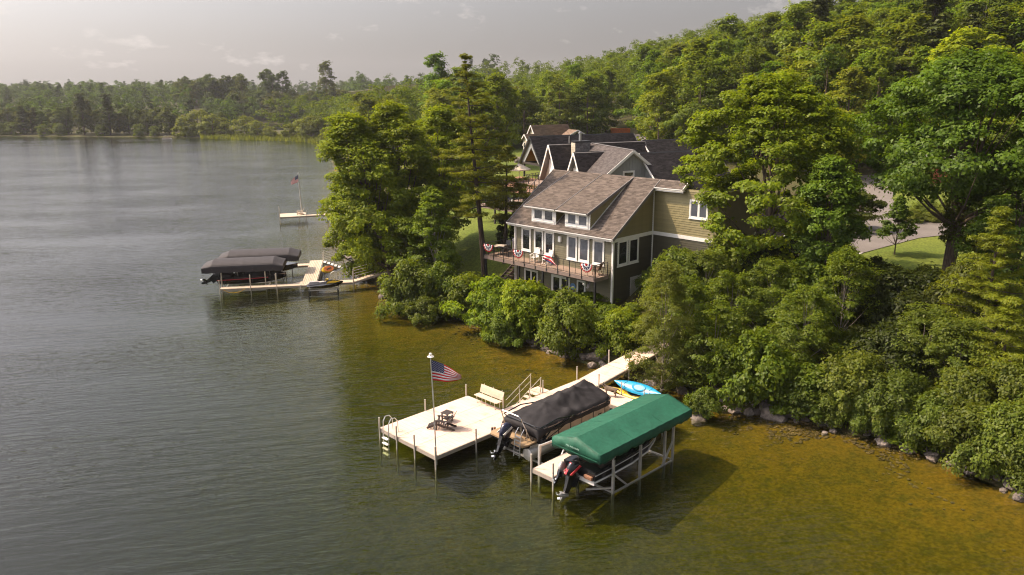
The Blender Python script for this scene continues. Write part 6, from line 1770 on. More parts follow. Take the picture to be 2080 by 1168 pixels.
tree('light olive birch with a pale trunk in front of the lakeside clump', x, y, 10.3, 2.1, 2.0, 'olive', 85, 220, .2, 'tall', lean=(-.2, .3), tr=.11, bark='birch', seed=5, cr=.7, name='birch_tree', cat='birch tree', color=(1.3, 1.4, .85))
x, y = xy(842, 67.5)
tree('short bushy tree right at the rocky shore under the leaning lake tree', x, y, 7.6, 2.0, .9, 'broad', 75, 220, .21, 'low', lean=(-.4, .4), tr=.12, seed=6, cr=.7, color=(1.25, 1.25, .9))
pine('tall thin white pine rising above every other lakeside tree', 46.2, 50.6, 21.3, 3.5, 6.2, 26, tr=.30, lean=(-1.0, 1.1), seed=7, n_per=64, irregular=.78, cr=.5, prof=([0, .12, .3, .5, .75, 1], [.85, 1, 1.0, .8, .52, .14]), color=(1.25, 1.28, .9))
pine('shorter dark trunked pine close behind the tall white pine', 49.2, 51.2, 13.4, 2.8, 3.9, 14, tr=.24, seed=8, n_per=85, irregular=.5, cr=.55, lean=(.3, -.2))
x, y = xy(1012, 140)
tree('broad bright tree standing on the far lawn left of the tan house', x, y, 21.2, 4.3, 7, 'maple', 70, 150, .5, 'round', tr=.3, seed=9, cr=1.3)
x, y = xy(975, 118)
tree('round green tree on the lawn behind the tall white pine', x, y, 17.4, 4.2, 5.5, 'broad', 70, 150, .45, 'round', tr=.26, seed=10, cr=1.2, color=(1.1, 1.05, .9))
x, y = xy(925, 100)
tree('leafy tree on the lakeside lawn seen through the pine boughs', x, y, 14.0, 3.8, 4.5, 'broad', 70, 160, .4, 'round', tr=.24, seed=11, cr=1.1)
for i, (u, d, hgt) in enumerate(((1021, 73.2, 3.6), (1046, 74.5, 3.2))):
    x, y = xy(u, d); z0 = H1(x, y)
    tree(['narrow dark arborvitae beside the pine trunks at the lawn edge', 'narrow dark arborvitae nearest the olive house corner'][i], x, y, z0 + hgt, .55, z0 + .2, 'fir', 40, 130, .14, 'column', tr=.06, seed=20 + i, cr=.3, name='arborvitae', cat='arborvitae', color=(.75, .8, .8))
# --- trees right of the olive house
tree('large sunlit maple covering the right end of the olive house', 53.9, 27.5, 19.7, 6.1, 5.4, 'maple', 230, 300, .25, 'round', lean=(-.3, .4), tr=.30, seed=31, cr=1.05, stems=4, spread=.55, name='maple_tree', cat='maple tree', flat=.5, color=(1.05, 1.08, .9))
x, y = xy(1688, 51.5)
tree('slim light green tree with bare lower twigs between the maple and the drive', x, y, 14.2, 2.2, 6.6, 'olive', 90, 220, .2, 'tall', tr=.11, seed=32, cr=.75, stems=2, spread=.3, color=(.95, 1.18, .9))
x, y = xy(1945, 53)
tree('huge spreading tree with ivy on its forked trunk at the right of the lawn', x, y, 20.8, 7.0, 11.3, 'olive', 280, 260, .25, 'round', tr=.40, seed=33, cr=1.1, stems=3, spread=.9, color=(.82, 1.06, .85), lobes=.36)
x, y = xy(2085, 66)
tree('dark leafy tree at the right edge behind the huge spreading tree', x, y, 16.5, 5.0, 6, 'dark', 120, 180, .32, 'round', tr=.28, seed=35, cr=1.2, color=(1.2, 1.3, 1))
x, y = xy(2078, 49)
tree('mid sized olive tree right of the ivy covered trunk', x, y, 14.6, 3.0, 6.4, 'olive', 90, 210, .22, 'round', tr=.15, seed=46, cr=.85, color=(.8, 1.0, .85))
p, _ = ray_ground(1817, 518)
tree('young tree standing alone on the lawn beside the drive', p.x, p.y, p.z + 4.9, 1.35, p.z + 1.5, 'olive', 40, 150, .2, 'cone', tr=.06, seed=36, cr=.5, color=(.75, .95, .8))
p, _ = ray_ground(1742, 470)
tree('small round ornamental tree on the grass island inside the drive', p.x, p.y, p.z + 3.9, 1.9, p.z + 1.3, 'dark', 40, 150, .24, 'low', tr=.07, seed=37, cr=.6)
p, _ = ray_ground(1976, 542)
tree('dark leaved young tree right of the ivy covered trunk', p.x, p.y, p.z + 3.4, 1.5, p.z + 1.2, 'dark', 36, 140, .2, 'low', tr=.06, seed=38, cr=.55)
# ivy on the big trunk
x, y = xy(1945, 53); z0 = H1(x, y); r = np.random.default_rng(77)
iv = [(x + .5 * math.cos(k * 2.4), y + .5 * math.sin(k * 2.4), z0 + 3.6 + k * .12) for k in range(36)]
o = leaf_obj('ivy', leaf_cloud(r, iv, [.42] * 36, 120, .17, flat=1.0, up=.3, out=.7), LEAF['dark'], None); tag(o, 'dark ivy wrapped round the trunk of the huge spreading tree', 'ivy', kind='stuff')
x, y = xy(2040, 42.5)
pine('bushy bright white pine at the right edge above the shore shrubs', x, y, 11.9, 2.7, .8, 28, tr=.2, seed=40, n_per=120, size=.22, irregular=.35, cr=.6, prof=([0, .15, .4, .7, 1], [1, 1, .85, .55, .1]), color=(1.3, 1.42, .95))
x, y = xy(2090, 38)
pine('second young white pine low at the right edge of the view', x, y, 8.0, 2.3, .6, 20, tr=.16, seed=41, n_per=115, size=.22, irregular=.35, cr=.58, prof=([0, .15, .4, .7, 1], [1, 1, .85, .55, .1]), color=(1.3, 1.42, .95))
# --- skyline conifers on the ridge
x, y = xy(1632, 128); tree('dark pine breaking the skyline above the maple', x, y, 33.4, 3.6, 20, 'fir', 80, 110, .5, 'cone', tr=.3, seed=42, cr=.85, flat=.4, lobes=.6, bark='pinebark', name='pine_tree', cat='pine tree', color=(1.3, 1.3, 1.1))
x, y = xy(1852, 112); tree('dark dense fir on the skyline above the huge spreading tree', x, y, 34.4, 4.0, 19, 'fir', 100, 110, .5, 'cone', tr=.3, seed=43, cr=.9, flat=.4, lobes=.5, bark='pinebark', name='fir_tree', cat='fir tree', color=(1.2, 1.25, 1.1))
x, y = xy(1540, 150); tree('rounded dark oak standing up on the skyline left of the ridge pine', x, y, 31.6, 4.4, 20, 'broad', 60, 130, .5, 'round', tr=.3, seed=44, cr=1.3, color=(.8, .8, .8))

# --- shrubs: a handful of patterns, each shrub its own object
def shrub_proto(kind, leaf, seed, n_cl, n_per, size, prof='low', flat=.7, cr=.5, aspect=.55, droop=0.0):
    r = np.random.default_rng(seed)
    P = crown_points(r, n_cl, .25, 1.85, 1.35, prof, .5, fill=.3)
    V = leaf_cloud(r, P, r.uniform(.75, 1.3, n_cl) * cr, n_per, size, flat=flat, aspect=aspect, center=(0, 0, .6), droop=droop)
    c = bpy.data.meshes.new('shrub')
    o = leaf_obj('shrub', V, LEAF[leaf]); me = o.data; bpy.data.objects.remove(o)
    st = MB()
    for k in range(7):
        e = Vector(P[k]); st.tube([(e.x * .1, e.y * .1, -.3), (e.x * .45, e.y * .45, e.z * .55), e], [.035, .025, .008], 5, cap=False)
    o = st.build('stems', MT['dead']); sm_ = o.data; bpy.data.objects.remove(o)
    return me, sm_
SP = {
 'broad': [shrub_proto('b', 'broad', 201, 90, 130, .145, cr=.36), shrub_proto('b', 'broad', 202, 90, 130, .145, 'round', cr=.36), shrub_proto('b', 'broad', 212, 80, 130, .15, 'low', cr=.4)],
 'bright': [shrub_proto('s', 'bright', 203, 80, 110, .19, flat=.4, aspect=.36, cr=.42, droop=.3), shrub_proto('s', 'bright', 204, 80, 110, .19, 'round', flat=.4, aspect=.36, cr=.42, droop=.3)],
 'olive': [shrub_proto('o', 'olive', 205, 100, 130, .12, cr=.34), shrub_proto('o', 'olive', 206, 100, 130, .12, 'round', cr=.34), shrub_proto('o', 'olive', 216, 90, 130, .13, 'low', cr=.36)],
 'willow': [shrub_proto('w', 'willow', 207, 100, 140, .15, 'round', aspect=.24, cr=.34, droop=.25)],
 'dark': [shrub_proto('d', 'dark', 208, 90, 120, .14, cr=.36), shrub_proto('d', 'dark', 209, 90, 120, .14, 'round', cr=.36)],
}
shrub_n = [0]
def shrub(x, y, w_, h_, kind, label, group=None, color=None, z=None):
    k = SP[kind][shrub_n[0] % len(SP[kind])]; shrub_n[0] += 1
    r = random.Random(shrub_n[0] * 7 + 1)
    o = bpy.data.objects.new('shrub', k[0]); COL.objects.link(o)
    o.location = (x, y, (H1(x, y) if z is None else z) - .12); o.rotation_euler = (0, 0, r.uniform(0, 6.28)); o.scale = (w_ / 2.9, w_ / 2.9 * r.uniform(.9, 1.1), h_ / 2.1)
    c = color or (1, 1, 1); v = r.uniform(.85, 1.15); o.color = (c[0] * v * r.uniform(.93, 1.07), c[1] * v, c[2] * v, 1)
    s = bpy.data.objects.new('stems', k[1]); COL.objects.link(s); s.parent = o
    return tag(o, label, 'shrub', group)
G_MID = 'bright leafy shrubs below the olive house'
def kd_lab(kd, u, v):
    for lim, wh in ((860, 'below the birch at the lake'), (920, 'right of the birch foot'), (985, 'under the left end of the balcony'), (1045, 'below the outdoor stairs'), (1080, 'below the balcony middle'), (1140, 'below the patio door'), (1200, 'above the round olive shrub'), (1245, 'below the satellite dish'), (9999, 'left of the gangway top')):
        if u < lim: break
    return {'broad': 'mid green', 'bright': 'bright long leaved', 'olive': 'olive'}[kd] + ' shrub ' + ('near the water ' if v > 660 else 'up the bank ') + wh
mid = [(838, 636, 110, 110, 'broad'), (900, 640, 100, 105, 'broad'), (945, 642, 110, 85, 'bright'), (1000, 672, 115, 110, 'bright'), (1062, 692, 115, 120, 'bright'), (1085, 640, 110, 62, 'bright'),
       (1035, 622, 90, 52, 'bright'), (1205, 632, 120, 40, 'bright'), (1262, 712, 95, 85, 'bright'), (1285, 660, 60, 45, 'bright'), (975, 612, 90, 42, 'broad'), (1130, 668, 90, 60, 'bright'), (1185, 668, 80, 40, 'olive'), (1235, 680, 80, 60, 'broad'),
       (870, 652, 70, 55, 'broad'), (1030, 700, 80, 70, 'broad')]
for (u, v, pw, ph, kd) in mid:
    p, t_ = ray_ground(u, v); s = F_PX / t_
    shrub(p.x, p.y, pw / s, ph / s * 1.1, kd, kd_lab(kd, u, v), G_MID)
p, t_ = ray_ground(1152, 726); s = F_PX / t_
shrub(p.x, p.y, 135 / s, 145 / s, 'olive', 'round olive shrub overhanging the water left of the big grey boulder', color=(1, 1.02, .9))
p, t_ = ray_ground(1338, 800); s = F_PX / t_
tree('tall feathery willow shrub beside the gangway and kayaks', p.x + .3, p.y, max(p.z, 0) + 255 / s * 1.1, 62 / s, .5, 'willow', 80, 230, .17, 'tall', tr=.07, seed=690, cr=.66, bark='dead', name='willow', cat='shrub', aspect=.26)
right_named = [(1375, 640, 110, 130, 'olive', 'sunlit olive shrub against the foundation of the olive house'),
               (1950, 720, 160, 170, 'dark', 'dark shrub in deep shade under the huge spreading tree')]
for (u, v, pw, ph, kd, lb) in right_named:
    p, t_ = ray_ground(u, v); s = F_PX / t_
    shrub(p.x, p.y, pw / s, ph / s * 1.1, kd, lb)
KADJ = {'broad': 'mid green', 'olive': 'olive green', 'dark': 'dark green', 'willow': 'narrow leaved', 'bright': 'bright green'}
def lab_right(o, p, kd):
    """name a bank shrub by its look and by what it grows beside"""
    u, v, _d = project(p); d = p.x - 40.3
    row = 'at the waterline' if d < 2.4 else 'low on the bank' if d < 5 else 'halfway up the bank' if d < 9 else 'high on the bank'
    for lim, wh in ((1400, 'right beside the gangway'), (1475, 'behind the green canopy'), (1560, 'below the maple trunk'), (1640, 'just right of the maple'), (1720, 'below the slim light tree'), (1800, 'before the mown lawn'),
                    (1880, 'left of the ivy clad trunk'), (1960, 'under the ivy clad trunk'), (2040, 'left of the bright young pine'), (9999, 'at the right edge by the pines')):
        if u < lim: break
    tag(o, KADJ[kd] + ' shrub ' + row + ' ' + wh, 'shrub', G_R)
G_R = 'dense shrubs along the bank right of the gangway'
RL = 'leafy shrub in the dense growth along the bank right of the gangway'
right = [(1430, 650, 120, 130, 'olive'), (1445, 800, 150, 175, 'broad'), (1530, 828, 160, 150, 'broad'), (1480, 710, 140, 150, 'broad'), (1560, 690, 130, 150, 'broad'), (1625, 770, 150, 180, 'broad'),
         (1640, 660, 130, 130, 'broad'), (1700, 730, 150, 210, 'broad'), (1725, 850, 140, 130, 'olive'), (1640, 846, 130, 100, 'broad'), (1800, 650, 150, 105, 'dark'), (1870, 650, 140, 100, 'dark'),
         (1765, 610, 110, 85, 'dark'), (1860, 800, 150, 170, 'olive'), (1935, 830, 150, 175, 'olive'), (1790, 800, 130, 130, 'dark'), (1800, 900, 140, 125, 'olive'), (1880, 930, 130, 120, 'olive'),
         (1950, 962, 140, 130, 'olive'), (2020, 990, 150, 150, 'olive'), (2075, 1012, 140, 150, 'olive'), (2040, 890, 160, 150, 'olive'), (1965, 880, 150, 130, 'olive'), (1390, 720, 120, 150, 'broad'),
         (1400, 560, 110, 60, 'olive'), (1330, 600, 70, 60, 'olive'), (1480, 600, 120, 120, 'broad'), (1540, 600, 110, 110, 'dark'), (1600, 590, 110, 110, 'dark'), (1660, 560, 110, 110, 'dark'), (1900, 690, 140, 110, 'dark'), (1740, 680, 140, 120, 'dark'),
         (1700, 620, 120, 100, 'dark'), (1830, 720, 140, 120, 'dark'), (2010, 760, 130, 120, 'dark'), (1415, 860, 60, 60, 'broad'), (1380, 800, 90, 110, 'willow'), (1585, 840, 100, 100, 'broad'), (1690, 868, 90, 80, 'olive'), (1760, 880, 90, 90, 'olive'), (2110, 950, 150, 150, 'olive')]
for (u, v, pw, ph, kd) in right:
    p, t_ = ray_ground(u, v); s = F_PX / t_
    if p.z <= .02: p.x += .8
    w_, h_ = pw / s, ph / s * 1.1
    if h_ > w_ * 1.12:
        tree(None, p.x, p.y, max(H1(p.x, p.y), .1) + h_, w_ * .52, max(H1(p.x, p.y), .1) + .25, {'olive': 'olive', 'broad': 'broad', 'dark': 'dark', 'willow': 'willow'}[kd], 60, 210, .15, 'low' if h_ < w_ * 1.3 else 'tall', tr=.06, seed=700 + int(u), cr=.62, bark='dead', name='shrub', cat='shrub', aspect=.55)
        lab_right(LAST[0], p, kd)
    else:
        lab_right(shrub(p.x, p.y, w_, h_, kd, RL, G_R, z=max(H1(p.x, p.y), .15), color=(.6, .62, .7) if kd == 'dark' else None), p, kd)  # dark-leaved shrubs tinted down further: the huge tree's shade put into their colour
# filling growth so that the bank has no bare soil
r = random.Random(9); n_fill = 0
while n_fill < 95:
    y = r.uniform(-8, 34); d = r.uniform(1.2, 17)
    x = 40.2 + d
    if 27.0 < y < 31.6 and x < 44.5: continue
    if x > 50 and y > 24: continue
    if x > 55 and y > 3: continue
    u_, v_, _z = project((x, y, H1(x, y)))
    if not (1330 < u_ < 2250): continue
    hgt = r.uniform(1.2, 2.4) if d < 6 else r.uniform(1.5, 2.6) if d < 9.5 else r.uniform(1.0, 1.7)
    kd = r.choice(['broad', 'olive', 'olive', 'broad', 'dark'])
    lab_right(shrub(x, y, r.uniform(2.2, 3.2), hgt, kd, RL, G_R), Vector((x, y, H1(x, y))), kd); n_fill += 1
r = random.Random(19); n_fill = 0
while n_fill < 50:
    y = r.uniform(33, 82)
    xs_ = float(np.interp(y, [33, 43.5, 57, 65.8, 77.5, 84], [39.5, 40.3, 40.9, 43.4, 49.4, 53.2])); x = xs_ + r.uniform(.9, 3.6)
    if 34.5 < y < 48 and x > 43.2: continue
    if 58 < y < 63.5: continue
    shrub(x, y, r.uniform(1.5, 2.4), r.uniform(.9, 1.7), r.choice(['broad', 'bright', 'broad']), 'low leafy shrub on the rocky bank between the gangways', 'low shrubs on the rocky bank'); n_fill += 1
# the growth goes on along the bank past the edge of the view
r = random.Random(29)
for k in range(46):
    y = r.uniform(-30, -4); x = float(np.interp(y, [-60, -20, -4, 4], [36, 37.5, 38.6, 39.2])) + r.uniform(1.2, 13); kd = r.choice(['broad', 'olive', 'broad', 'dark'])
    shrub(x, y, r.uniform(2.3, 3.3), r.uniform(1.4, 2.8), kd, 'leafy shrub on the bank past the right edge pines', G_R)
# tall weeds before the red shed
for i in range(8):
    p, t_ = ray_ground(1850 + i * 16, 452 - (i % 3) * 6); shrub(p.x, p.y, 2.6, 1.5 + .3 * (i % 3), 'willow', 'weedy shrub before the rust red shed by the drive', 'weeds before the red shed')

# --- boulders
def rock_proto(seed, flat=.7):
    import bmesh
    bm = bmesh.new(); bmesh.ops.create_icosphere(bm, subdivisions=2, radius=.5); r = np.random.default_rng(seed); ph = r.random(6) * 6
    for v in bm.verts:
        c = v.co; f = 1 + .16 * math.sin(c.x * 7 + ph[0]) + .14 * math.sin(c.y * 8 + ph[1]) + .12 * math.sin(c.z * 9 + ph[2] + c.x * 5)
        v.co = Vector((c.x * f * 1.15, c.y * f, c.z * f * flat))
    me = bpy.data.meshes.new('boulder'); bm.to_mesh(me); bm.free(); me.materials.append(MT['rock']); return me
RK = [rock_proto(s, f) for s, f in ((1, .7), (2, .6), (3, .8), (4, .55), (5, .75))]
def boulder(x, y, s, label='grey brown boulder in the line of rocks along the shore', group='boulders lining the shore', z=None):
    o = bpy.data.objects.new('boulder', random.choice(RK)); COL.objects.link(o)
    o.location = (x, y, max(H1(x, y), -.12) + s * .12 if z is None else z); o.rotation_euler = (random.uniform(-.3, .3), random.uniform(-.3, .3), random.uniform(0, 6.28)); o.scale = (s, s * random.uniform(.75, 1.1), s * random.uniform(.75, 1.1))
    if group == 'boulders lining the shore':
        for lim, wh in ((4, 'at the lower right corner'), (9, 'below the right edge pines'), (14, 'below the ivy clad trunk'), (18, 'below the slim light tree'), (23, 'below the maple'), (28, 'beside the kayak rack'), (33, 'left of the gangway'), (38, 'below the round olive shrub'), (43, 'below the patio door'), (48, 'below the left end of the balcony'), (53, 'below the tall pine'), (59, 'below the pale birch'), (99, 'beside the plank gangway stairs')):
            if y < lim: break
        label = ('large' if s > .62 else 'medium' if s > .45 else 'small') + ' grey brown boulder on the shore ' + wh
    return tag(o, label, 'boulder', group)
n_r = 0; r = random.Random(31)
while n_r < 190:
    i = r.randrange(4, 18); a, b = Vector(SHORE[i]), Vector(SHORE[i + 1]); t_ = r.random(); p = a.lerp(b, t_)
    d = (b - a).normalized(); nrm = Vector((d.y, -d.x)); off = r.gauss(.25, .45)
    q = p + nrm * off
    if 27.8 < q.y < 30.6: continue
    s = r.uniform(.3, .75) * (1.25 if q.y > 38 else 1)
    boulder(q.x, q.y, s); n_r += 1
p, t_ = ray_ground(1207, 738); boulder(p.x + .3, p.y, 1.5, 'big dark boulder under dead roots beside the gangway', None, z=.35)
p, t_ = ray_ground(1230, 733); boulder(p.x + .2, p.y, .8, 'upright grey boulder between the dead roots and the gangway post', None, z=.3)
p, t_ = ray_ground(1571, 850); boulder(p.x, p.y, 1.25, 'large rounded boulder at the waterline below the shrubs right of the canopy', None, z=.15)
p, t_ = ray_ground(1662, 850); boulder(p.x, p.y, 1.1, 'tall grey boulder leaning on the bank right of the large rounded one', None, z=.3)
p, t_ = ray_ground(1420, 850); boulder(p.x, p.y, 1.3, 'flat tawny rock just breaking the surface right of the green canopy', None, z=-.12)
p, t_ = ray_ground(792, 606)
for k in range(9): boulder(p.x + random.uniform(-.6, 1.2), p.y + random.uniform(-1.2, 1.0), random.uniform(.6, 1.0))
for k in range(7):
    q, t_ = ray_ground(1050 + random.uniform(-14, 14), 326 + random.uniform(-4, 6)); boulder(q.x, q.y, random.uniform(1.0, 1.8), 'pale landscape boulder on the far lawn left of the cedar porch', 'pale boulders on the far lawn')
# cobbles under the shallow water: nobody could count them
V = []; F = []; r = np.random.default_rng(8)
base = RK[0]; bv = np.array([v.co[:] for v in base.vertices]); bf = np.array([p.vertices[:] for p in base.polygons])
cnt = 0
while cnt < 1500:
    i = int(r.integers(3, 18)); a = np.array(SHORE[i]); b = np.array(SHORE[i + 1]); p = a + (b - a) * r.random(); d = (b - a) / np.linalg.norm(b - a)
    p = p - np.array([d[1], -d[0]]) * (.2 + abs(r.normal()) * 1.5)
    if vnoise(np.array(p[0]), np.array(p[1]), 2.6, 7) < -.15: continue
    z = H1(*p); s = r.uniform(.08, .24); an = r.random() * 6.28; ca, sa = math.cos(an), math.sin(an)
    q = bv * np.array([s, s * .8, s * .45]); q = np.stack([q[:, 0] * ca - q[:, 1] * sa, q[:, 0] * sa + q[:, 1] * ca, q[:, 2]], 1) + np.array([p[0], p[1], z + .02])
    V.append(q); F.append(bf + cnt * len(bv)); cnt += 1
tag(np_mesh('lake_cobbles', np.concatenate(V), np.concatenate(F), MT['wetrock'], smooth=True), 'brown cobbles lying under the clear shallow water', 'cobbles', kind='stuff')
# dead roots beside the gangway and bleached twigs
def dead_branches(name, label, c, n, L_, seed, dirv):
    r = random.Random(seed); t = thing(name, label, 'driftwood', c); dirv = Vector(dirv).normalized()
    for k in range(n):
        d = (dirv + Vector((r.uniform(-.5, .5), r.uniform(-.5, .5), r.uniform(-.25, .35)))).normalized(); l = L_ * r.uniform(.5, 1)
        p1 = Vector((r.uniform(-.2, .2), r.uniform(-.2, .2), 0)); p2 = p1 + d * l * .5 + Vector((0, 0, r.uniform(0, .1))); p3 = p1 + d * l
        MB().tube([p1, p2, p3], [.03, .018, .005], 5).build('branch', MT['dead'], t, local=True)
p, _ = ray_ground(1236, 722); dead_branches('dead_roots', 'tangle of grey dead roots over the big boulder beside the gangway', (p.x, p.y, p.z + .5), 14, 1.7, 3, (-.75, .35, -.05))
p, _ = ray_ground(1755, 640); dead_branches('dead_branch', 'bleached dead branch poking out of the shaded shrubs', (p.x, p.y, p.z + 1.7), 9, 1.9, 4, (-.5, -.5, -.1))
p, _ = ray_ground(1690, 862); dead_branches('dead_branch', 'small grey dead twigs at the waterline right of the tall boulder', (p.x, p.y, p.z + .4), 8, 1.1, 5, (-.7, -.4, -.1))
p, _ = ray_ground(925, 648); dead_branches('driftwood_log', 'pale driftwood lying on the rocks below the birch', (p.x, p.y, p.z + .3), 4, 2.6, 6, (.1, -.95, 0))
# terrace timbers on the bank below the olive house
tw2 = thing('timber_edging', 'red brown timber edging and mulch showing between the bank shrubs', 'edging', (43.5, 40, 1.4))
for k, (xx, ya, yb, zz) in enumerate(((43.4, 36.6, 39.2, 1.62), (43.1, 38.4, 41.6, 1.5), (43.3, 41.2, 44.4, 1.6), (42.7, 36.8, 38.8, 1.4), (42.5, 40, 42.2, 1.34))):
    MB().bevbox(xx, ya, zz - .35, xx + .3, yb, zz + .12, .03).build('timber', MT['mulch'], tw2)
MB().box(43.7, 36.4, 1.2, 45.7, 46.3, 1.6).build('mulch_bed', MT['mulch'], tw2)

# --- the wooded hill: a few patterns, every tree its own object
def hill_proto(leaf, seed, R, h0, h1, prof, n_cl, n_per, size, cr, flat=.6, bark='trunk'):
    r = np.random.default_rng(seed); P = crown_points(r, n_cl, h0, h1 - .6, R, prof, .3, fill=.55)
    o = leaf_obj('crown', leaf_cloud(r, P, r.uniform(.7, 1.3, n_cl) * cr, n_per, size, flat=flat, center=(0, 0, h0 + (h1 - h0) * .4)), LEAF[leaf]); a = o.data; bpy.data.objects.remove(o)
    o = limbs(r, P, h0 * .8, .2, (0, 0), 14, h1=h1).build('trunk', MT[bark], smooth=True); b = o.data; bpy.data.objects.remove(o)
    return a, b
HP = [hill_proto('broad', 301, 3.9, 1.6, 15, 'round', 60, 130, .46, 1.15), hill_proto('broad', 302, 3.6, 2, 17, 'tall', 60, 130, .46, 1.1), hill_proto('broad', 303, 4.4, 1.6, 14, 'round', 66, 130, .46, 1.2),
      hill_proto('olive', 304, 3.6, 1.8, 15, 'tall', 60, 130, .42, 1.0), hill_proto('maple', 305, 4.0, 1.8, 15, 'round', 60, 130, .46, 1.15), hill_proto('broad', 306, 3.2, 2, 16, 'column', 60, 130, .44, 1.0),
      hill_proto('olive', 307, 3.0, 5, 17, 'column', 50, 130, .42, .95, bark='birch'), hill_proto('fir', 308, 2.9, 1.5, 16, 'cone', 70, 110, .42, .85, flat=.35, bark='pinebark')]
HKIND = [('broadleaf tree in the wooded hillside behind the houses', 'broadleaf trees on the wooded hill')] * 3 + [('pale olive tree in the wooded hillside behind the houses', 'olive trees on the wooded hill'), ('bright maple in the wooded hillside behind the houses', 'maples on the wooded hill'),
        ('narrow green tree in the wooded hillside behind the houses', 'narrow trees on the wooded hill'), ('pale trunked aspen in the wooded hillside behind the houses', 'aspens on the wooded hill'), ('dark conical fir in the wooded hillside behind the houses', 'firs on the wooded hill')]
KEEP_OUT = [[(44, 30), (68, 24), (96, 40), (108, 60), (114, 90), (128, 100), (134, 116), (126, 130), (110, 132), (60, 86), (44, 60)], [(48, -8), (62, -2), (98, 0), (112, 40), (66, 44), (48, 35)]]
def hill_ok(x, y):
    X, Y = np.array([x]), np.array([y])
    if not inside(X, Y, LAND)[0] or inside(X, Y, BAY)[0]: return False
    for p in KEEP_OUT:
        if inside(X, Y, p)[0]: return False
    if seg_dist(X, Y, SHORE, False)[0] < 7: return False
    return True
pts = []; r = random.Random(77); tries = 0; cell = {}
while tries < 34000 and len(pts) < 1250:
    tries += 1
    x = r.uniform(46, 300); y = r.uniform(-12, 300)
    sp = 4.4 + .012 * max(0, math.hypot(x, y) - 120)
    if not hill_ok(x, y): continue
    if x < 96 and y < 60: continue
    k = (int(x // 6), int(y // 6)); ok = True
    for a in (-1, 0, 1):
        for b in (-1, 0, 1):
            for (px_, py_) in cell.get((k[0] + a, k[1] + b), ()):
                if (px_ - x) ** 2 + (py_ - y) ** 2 < sp * sp: ok = False
    if not ok: continue
    u_, v_, dp = project((x, y, H1(x, y) + 8))
    if not (-120 < u_ < 2240) or dp < 60: continue
    ub, vb, _q = project((x, y, H1(x, y))); ut, vt, _q = project((x, y, H1(x, y) + 15))
    hw = 4.4 * F_PX / dp
    if dp < CONT_D + 4 and abs(ub - 1265) < 24 + hw * .8 and vt < 274: continue
    if dp < 172 and 1040 - hw < ub < 1180 + hw and vt < 285: continue
    if dp < 190 and ((u_ < 890 and vt < 218) or (u_ < 1000 and vt < 152)): continue
    if u_ < 900 and vt < 158: continue
    cell.setdefault(k, []).append((x, y)); pts.append((dp, x, y))
pts.sort()
def hill_tree(x, y, dp, rr):
    n = vnoise(np.array(x), np.array(y), 22, 6)
    k = rr.choices(range(8), [3, 3, 3, 2, 2 if n > 0 else .6, 2, 2 if n < .2 else .6, 1.1 if n < 0 else .4])[0]
    root = bpy.data.objects.new(['tree', 'tree', 'tree', 'tree', 'maple_tree', 'tree', 'aspen_tree', 'fir_tree'][k], None); COL.objects.link(root)
    s = rr.uniform(.9, 1.25); root.location = (x, y, H1(x, y) - .3); root.rotation_euler = (0, 0, rr.uniform(0, 6.28)); root.scale = (s * rr.uniform(.95, 1.15), s * rr.uniform(.95, 1.15), s * rr.uniform(.92, 1.1))
    c = bpy.data.objects.new('crown', HP[k][0]); COL.objects.link(c); c.parent = root
    v = rr.uniform(.85, 1.4); c.color = (v * rr.uniform(.8, 1.12), v * rr.uniform(.92, 1.06), v * rr.uniform(.8, 1.15), 1)
    t = bpy.data.objects.new('trunk', HP[k][1]); COL.objects.link(t); t.parent = root
    u, v, _d = project((x, y, H1(x, y) + 12))
    for lim, wh in ((930, 'left of the tall pine'), (1010, 'behind the tall pine'), (1090, 'left of the tan house'), (1170, 'behind the tan house'), (1230, 'above the grey chimney'), (1300, 'behind the orange container'), (1370, 'right of the orange container'),
                    (1440, 'above the charcoal roof end'), (1520, 'just left of the maple top'), (1600, 'behind the maple top'), (1680, 'below the skyline pine'), (1760, 'right of the skyline pine'), (1840, 'above the drive'), (1920, 'below the skyline fir'), (2000, 'right of the skyline fir'), (9999, 'at the right edge of the hill')):
        if u < lim: break
    row = 'front row ' if dp < 125 else 'middle row ' if dp < 165 else 'back row ' if dp < 205 else 'distant '
    tag(root, row + HNAME[k] + ' on the wooded hill ' + wh, 'tree', HKIND[k][1])
HNAME = ['broadleaf tree', 'tall broadleaf tree', 'wide broadleaf tree', 'pale olive tree', 'bright maple', 'narrow green tree', 'pale trunked aspen', 'dark conical fir']
rr = random.Random(3)
N_IND = 225
for dp, x, y in pts[:N_IND]: hill_tree(x, y, dp, rr)
# the rest of the wood and the far shore forest, joined
def wood(name, label, P, seed, leaf, size, n_cl, n_per, mats=None):
    r = np.random.default_rng(seed); out = []
    for (x, y, R, h0, h1, prof) in P:
        C = crown_points(r, n_cl, h0, h1, R, prof, .3, fill=.55) + np.array([x, y, H1(x, y)])
        out.append(leaf_cloud(r, C, r.uniform(.8, 1.3, n_cl) * R * .32, n_per, size, flat=.65, center=C.mean(0)))
    return tag(leaf_obj(name, np.concatenate(out), LEAF[leaf]), label, 'forest', kind='stuff')
rest = pts[N_IND:]; rr = random.Random(8)
for j, lf in enumerate(('broad', 'olive')):
    P = [(x, y, rr.uniform(3.2, 4.6), 3, rr.uniform(12, 16), rr.choice(['round', 'tall'])) for i, (dp, x, y) in enumerate(rest) if i % 3 == (0 if j else 1) or (not j and i % 3 == 2)]
    if P: wood('hill_forest', 'unbroken wood on the upper hillside beyond the nearer trees', P, 40 + j, lf, .75, 26, 22).color = ((.85, .88, .9, 1), (.82, .92, .85, 1))[j]

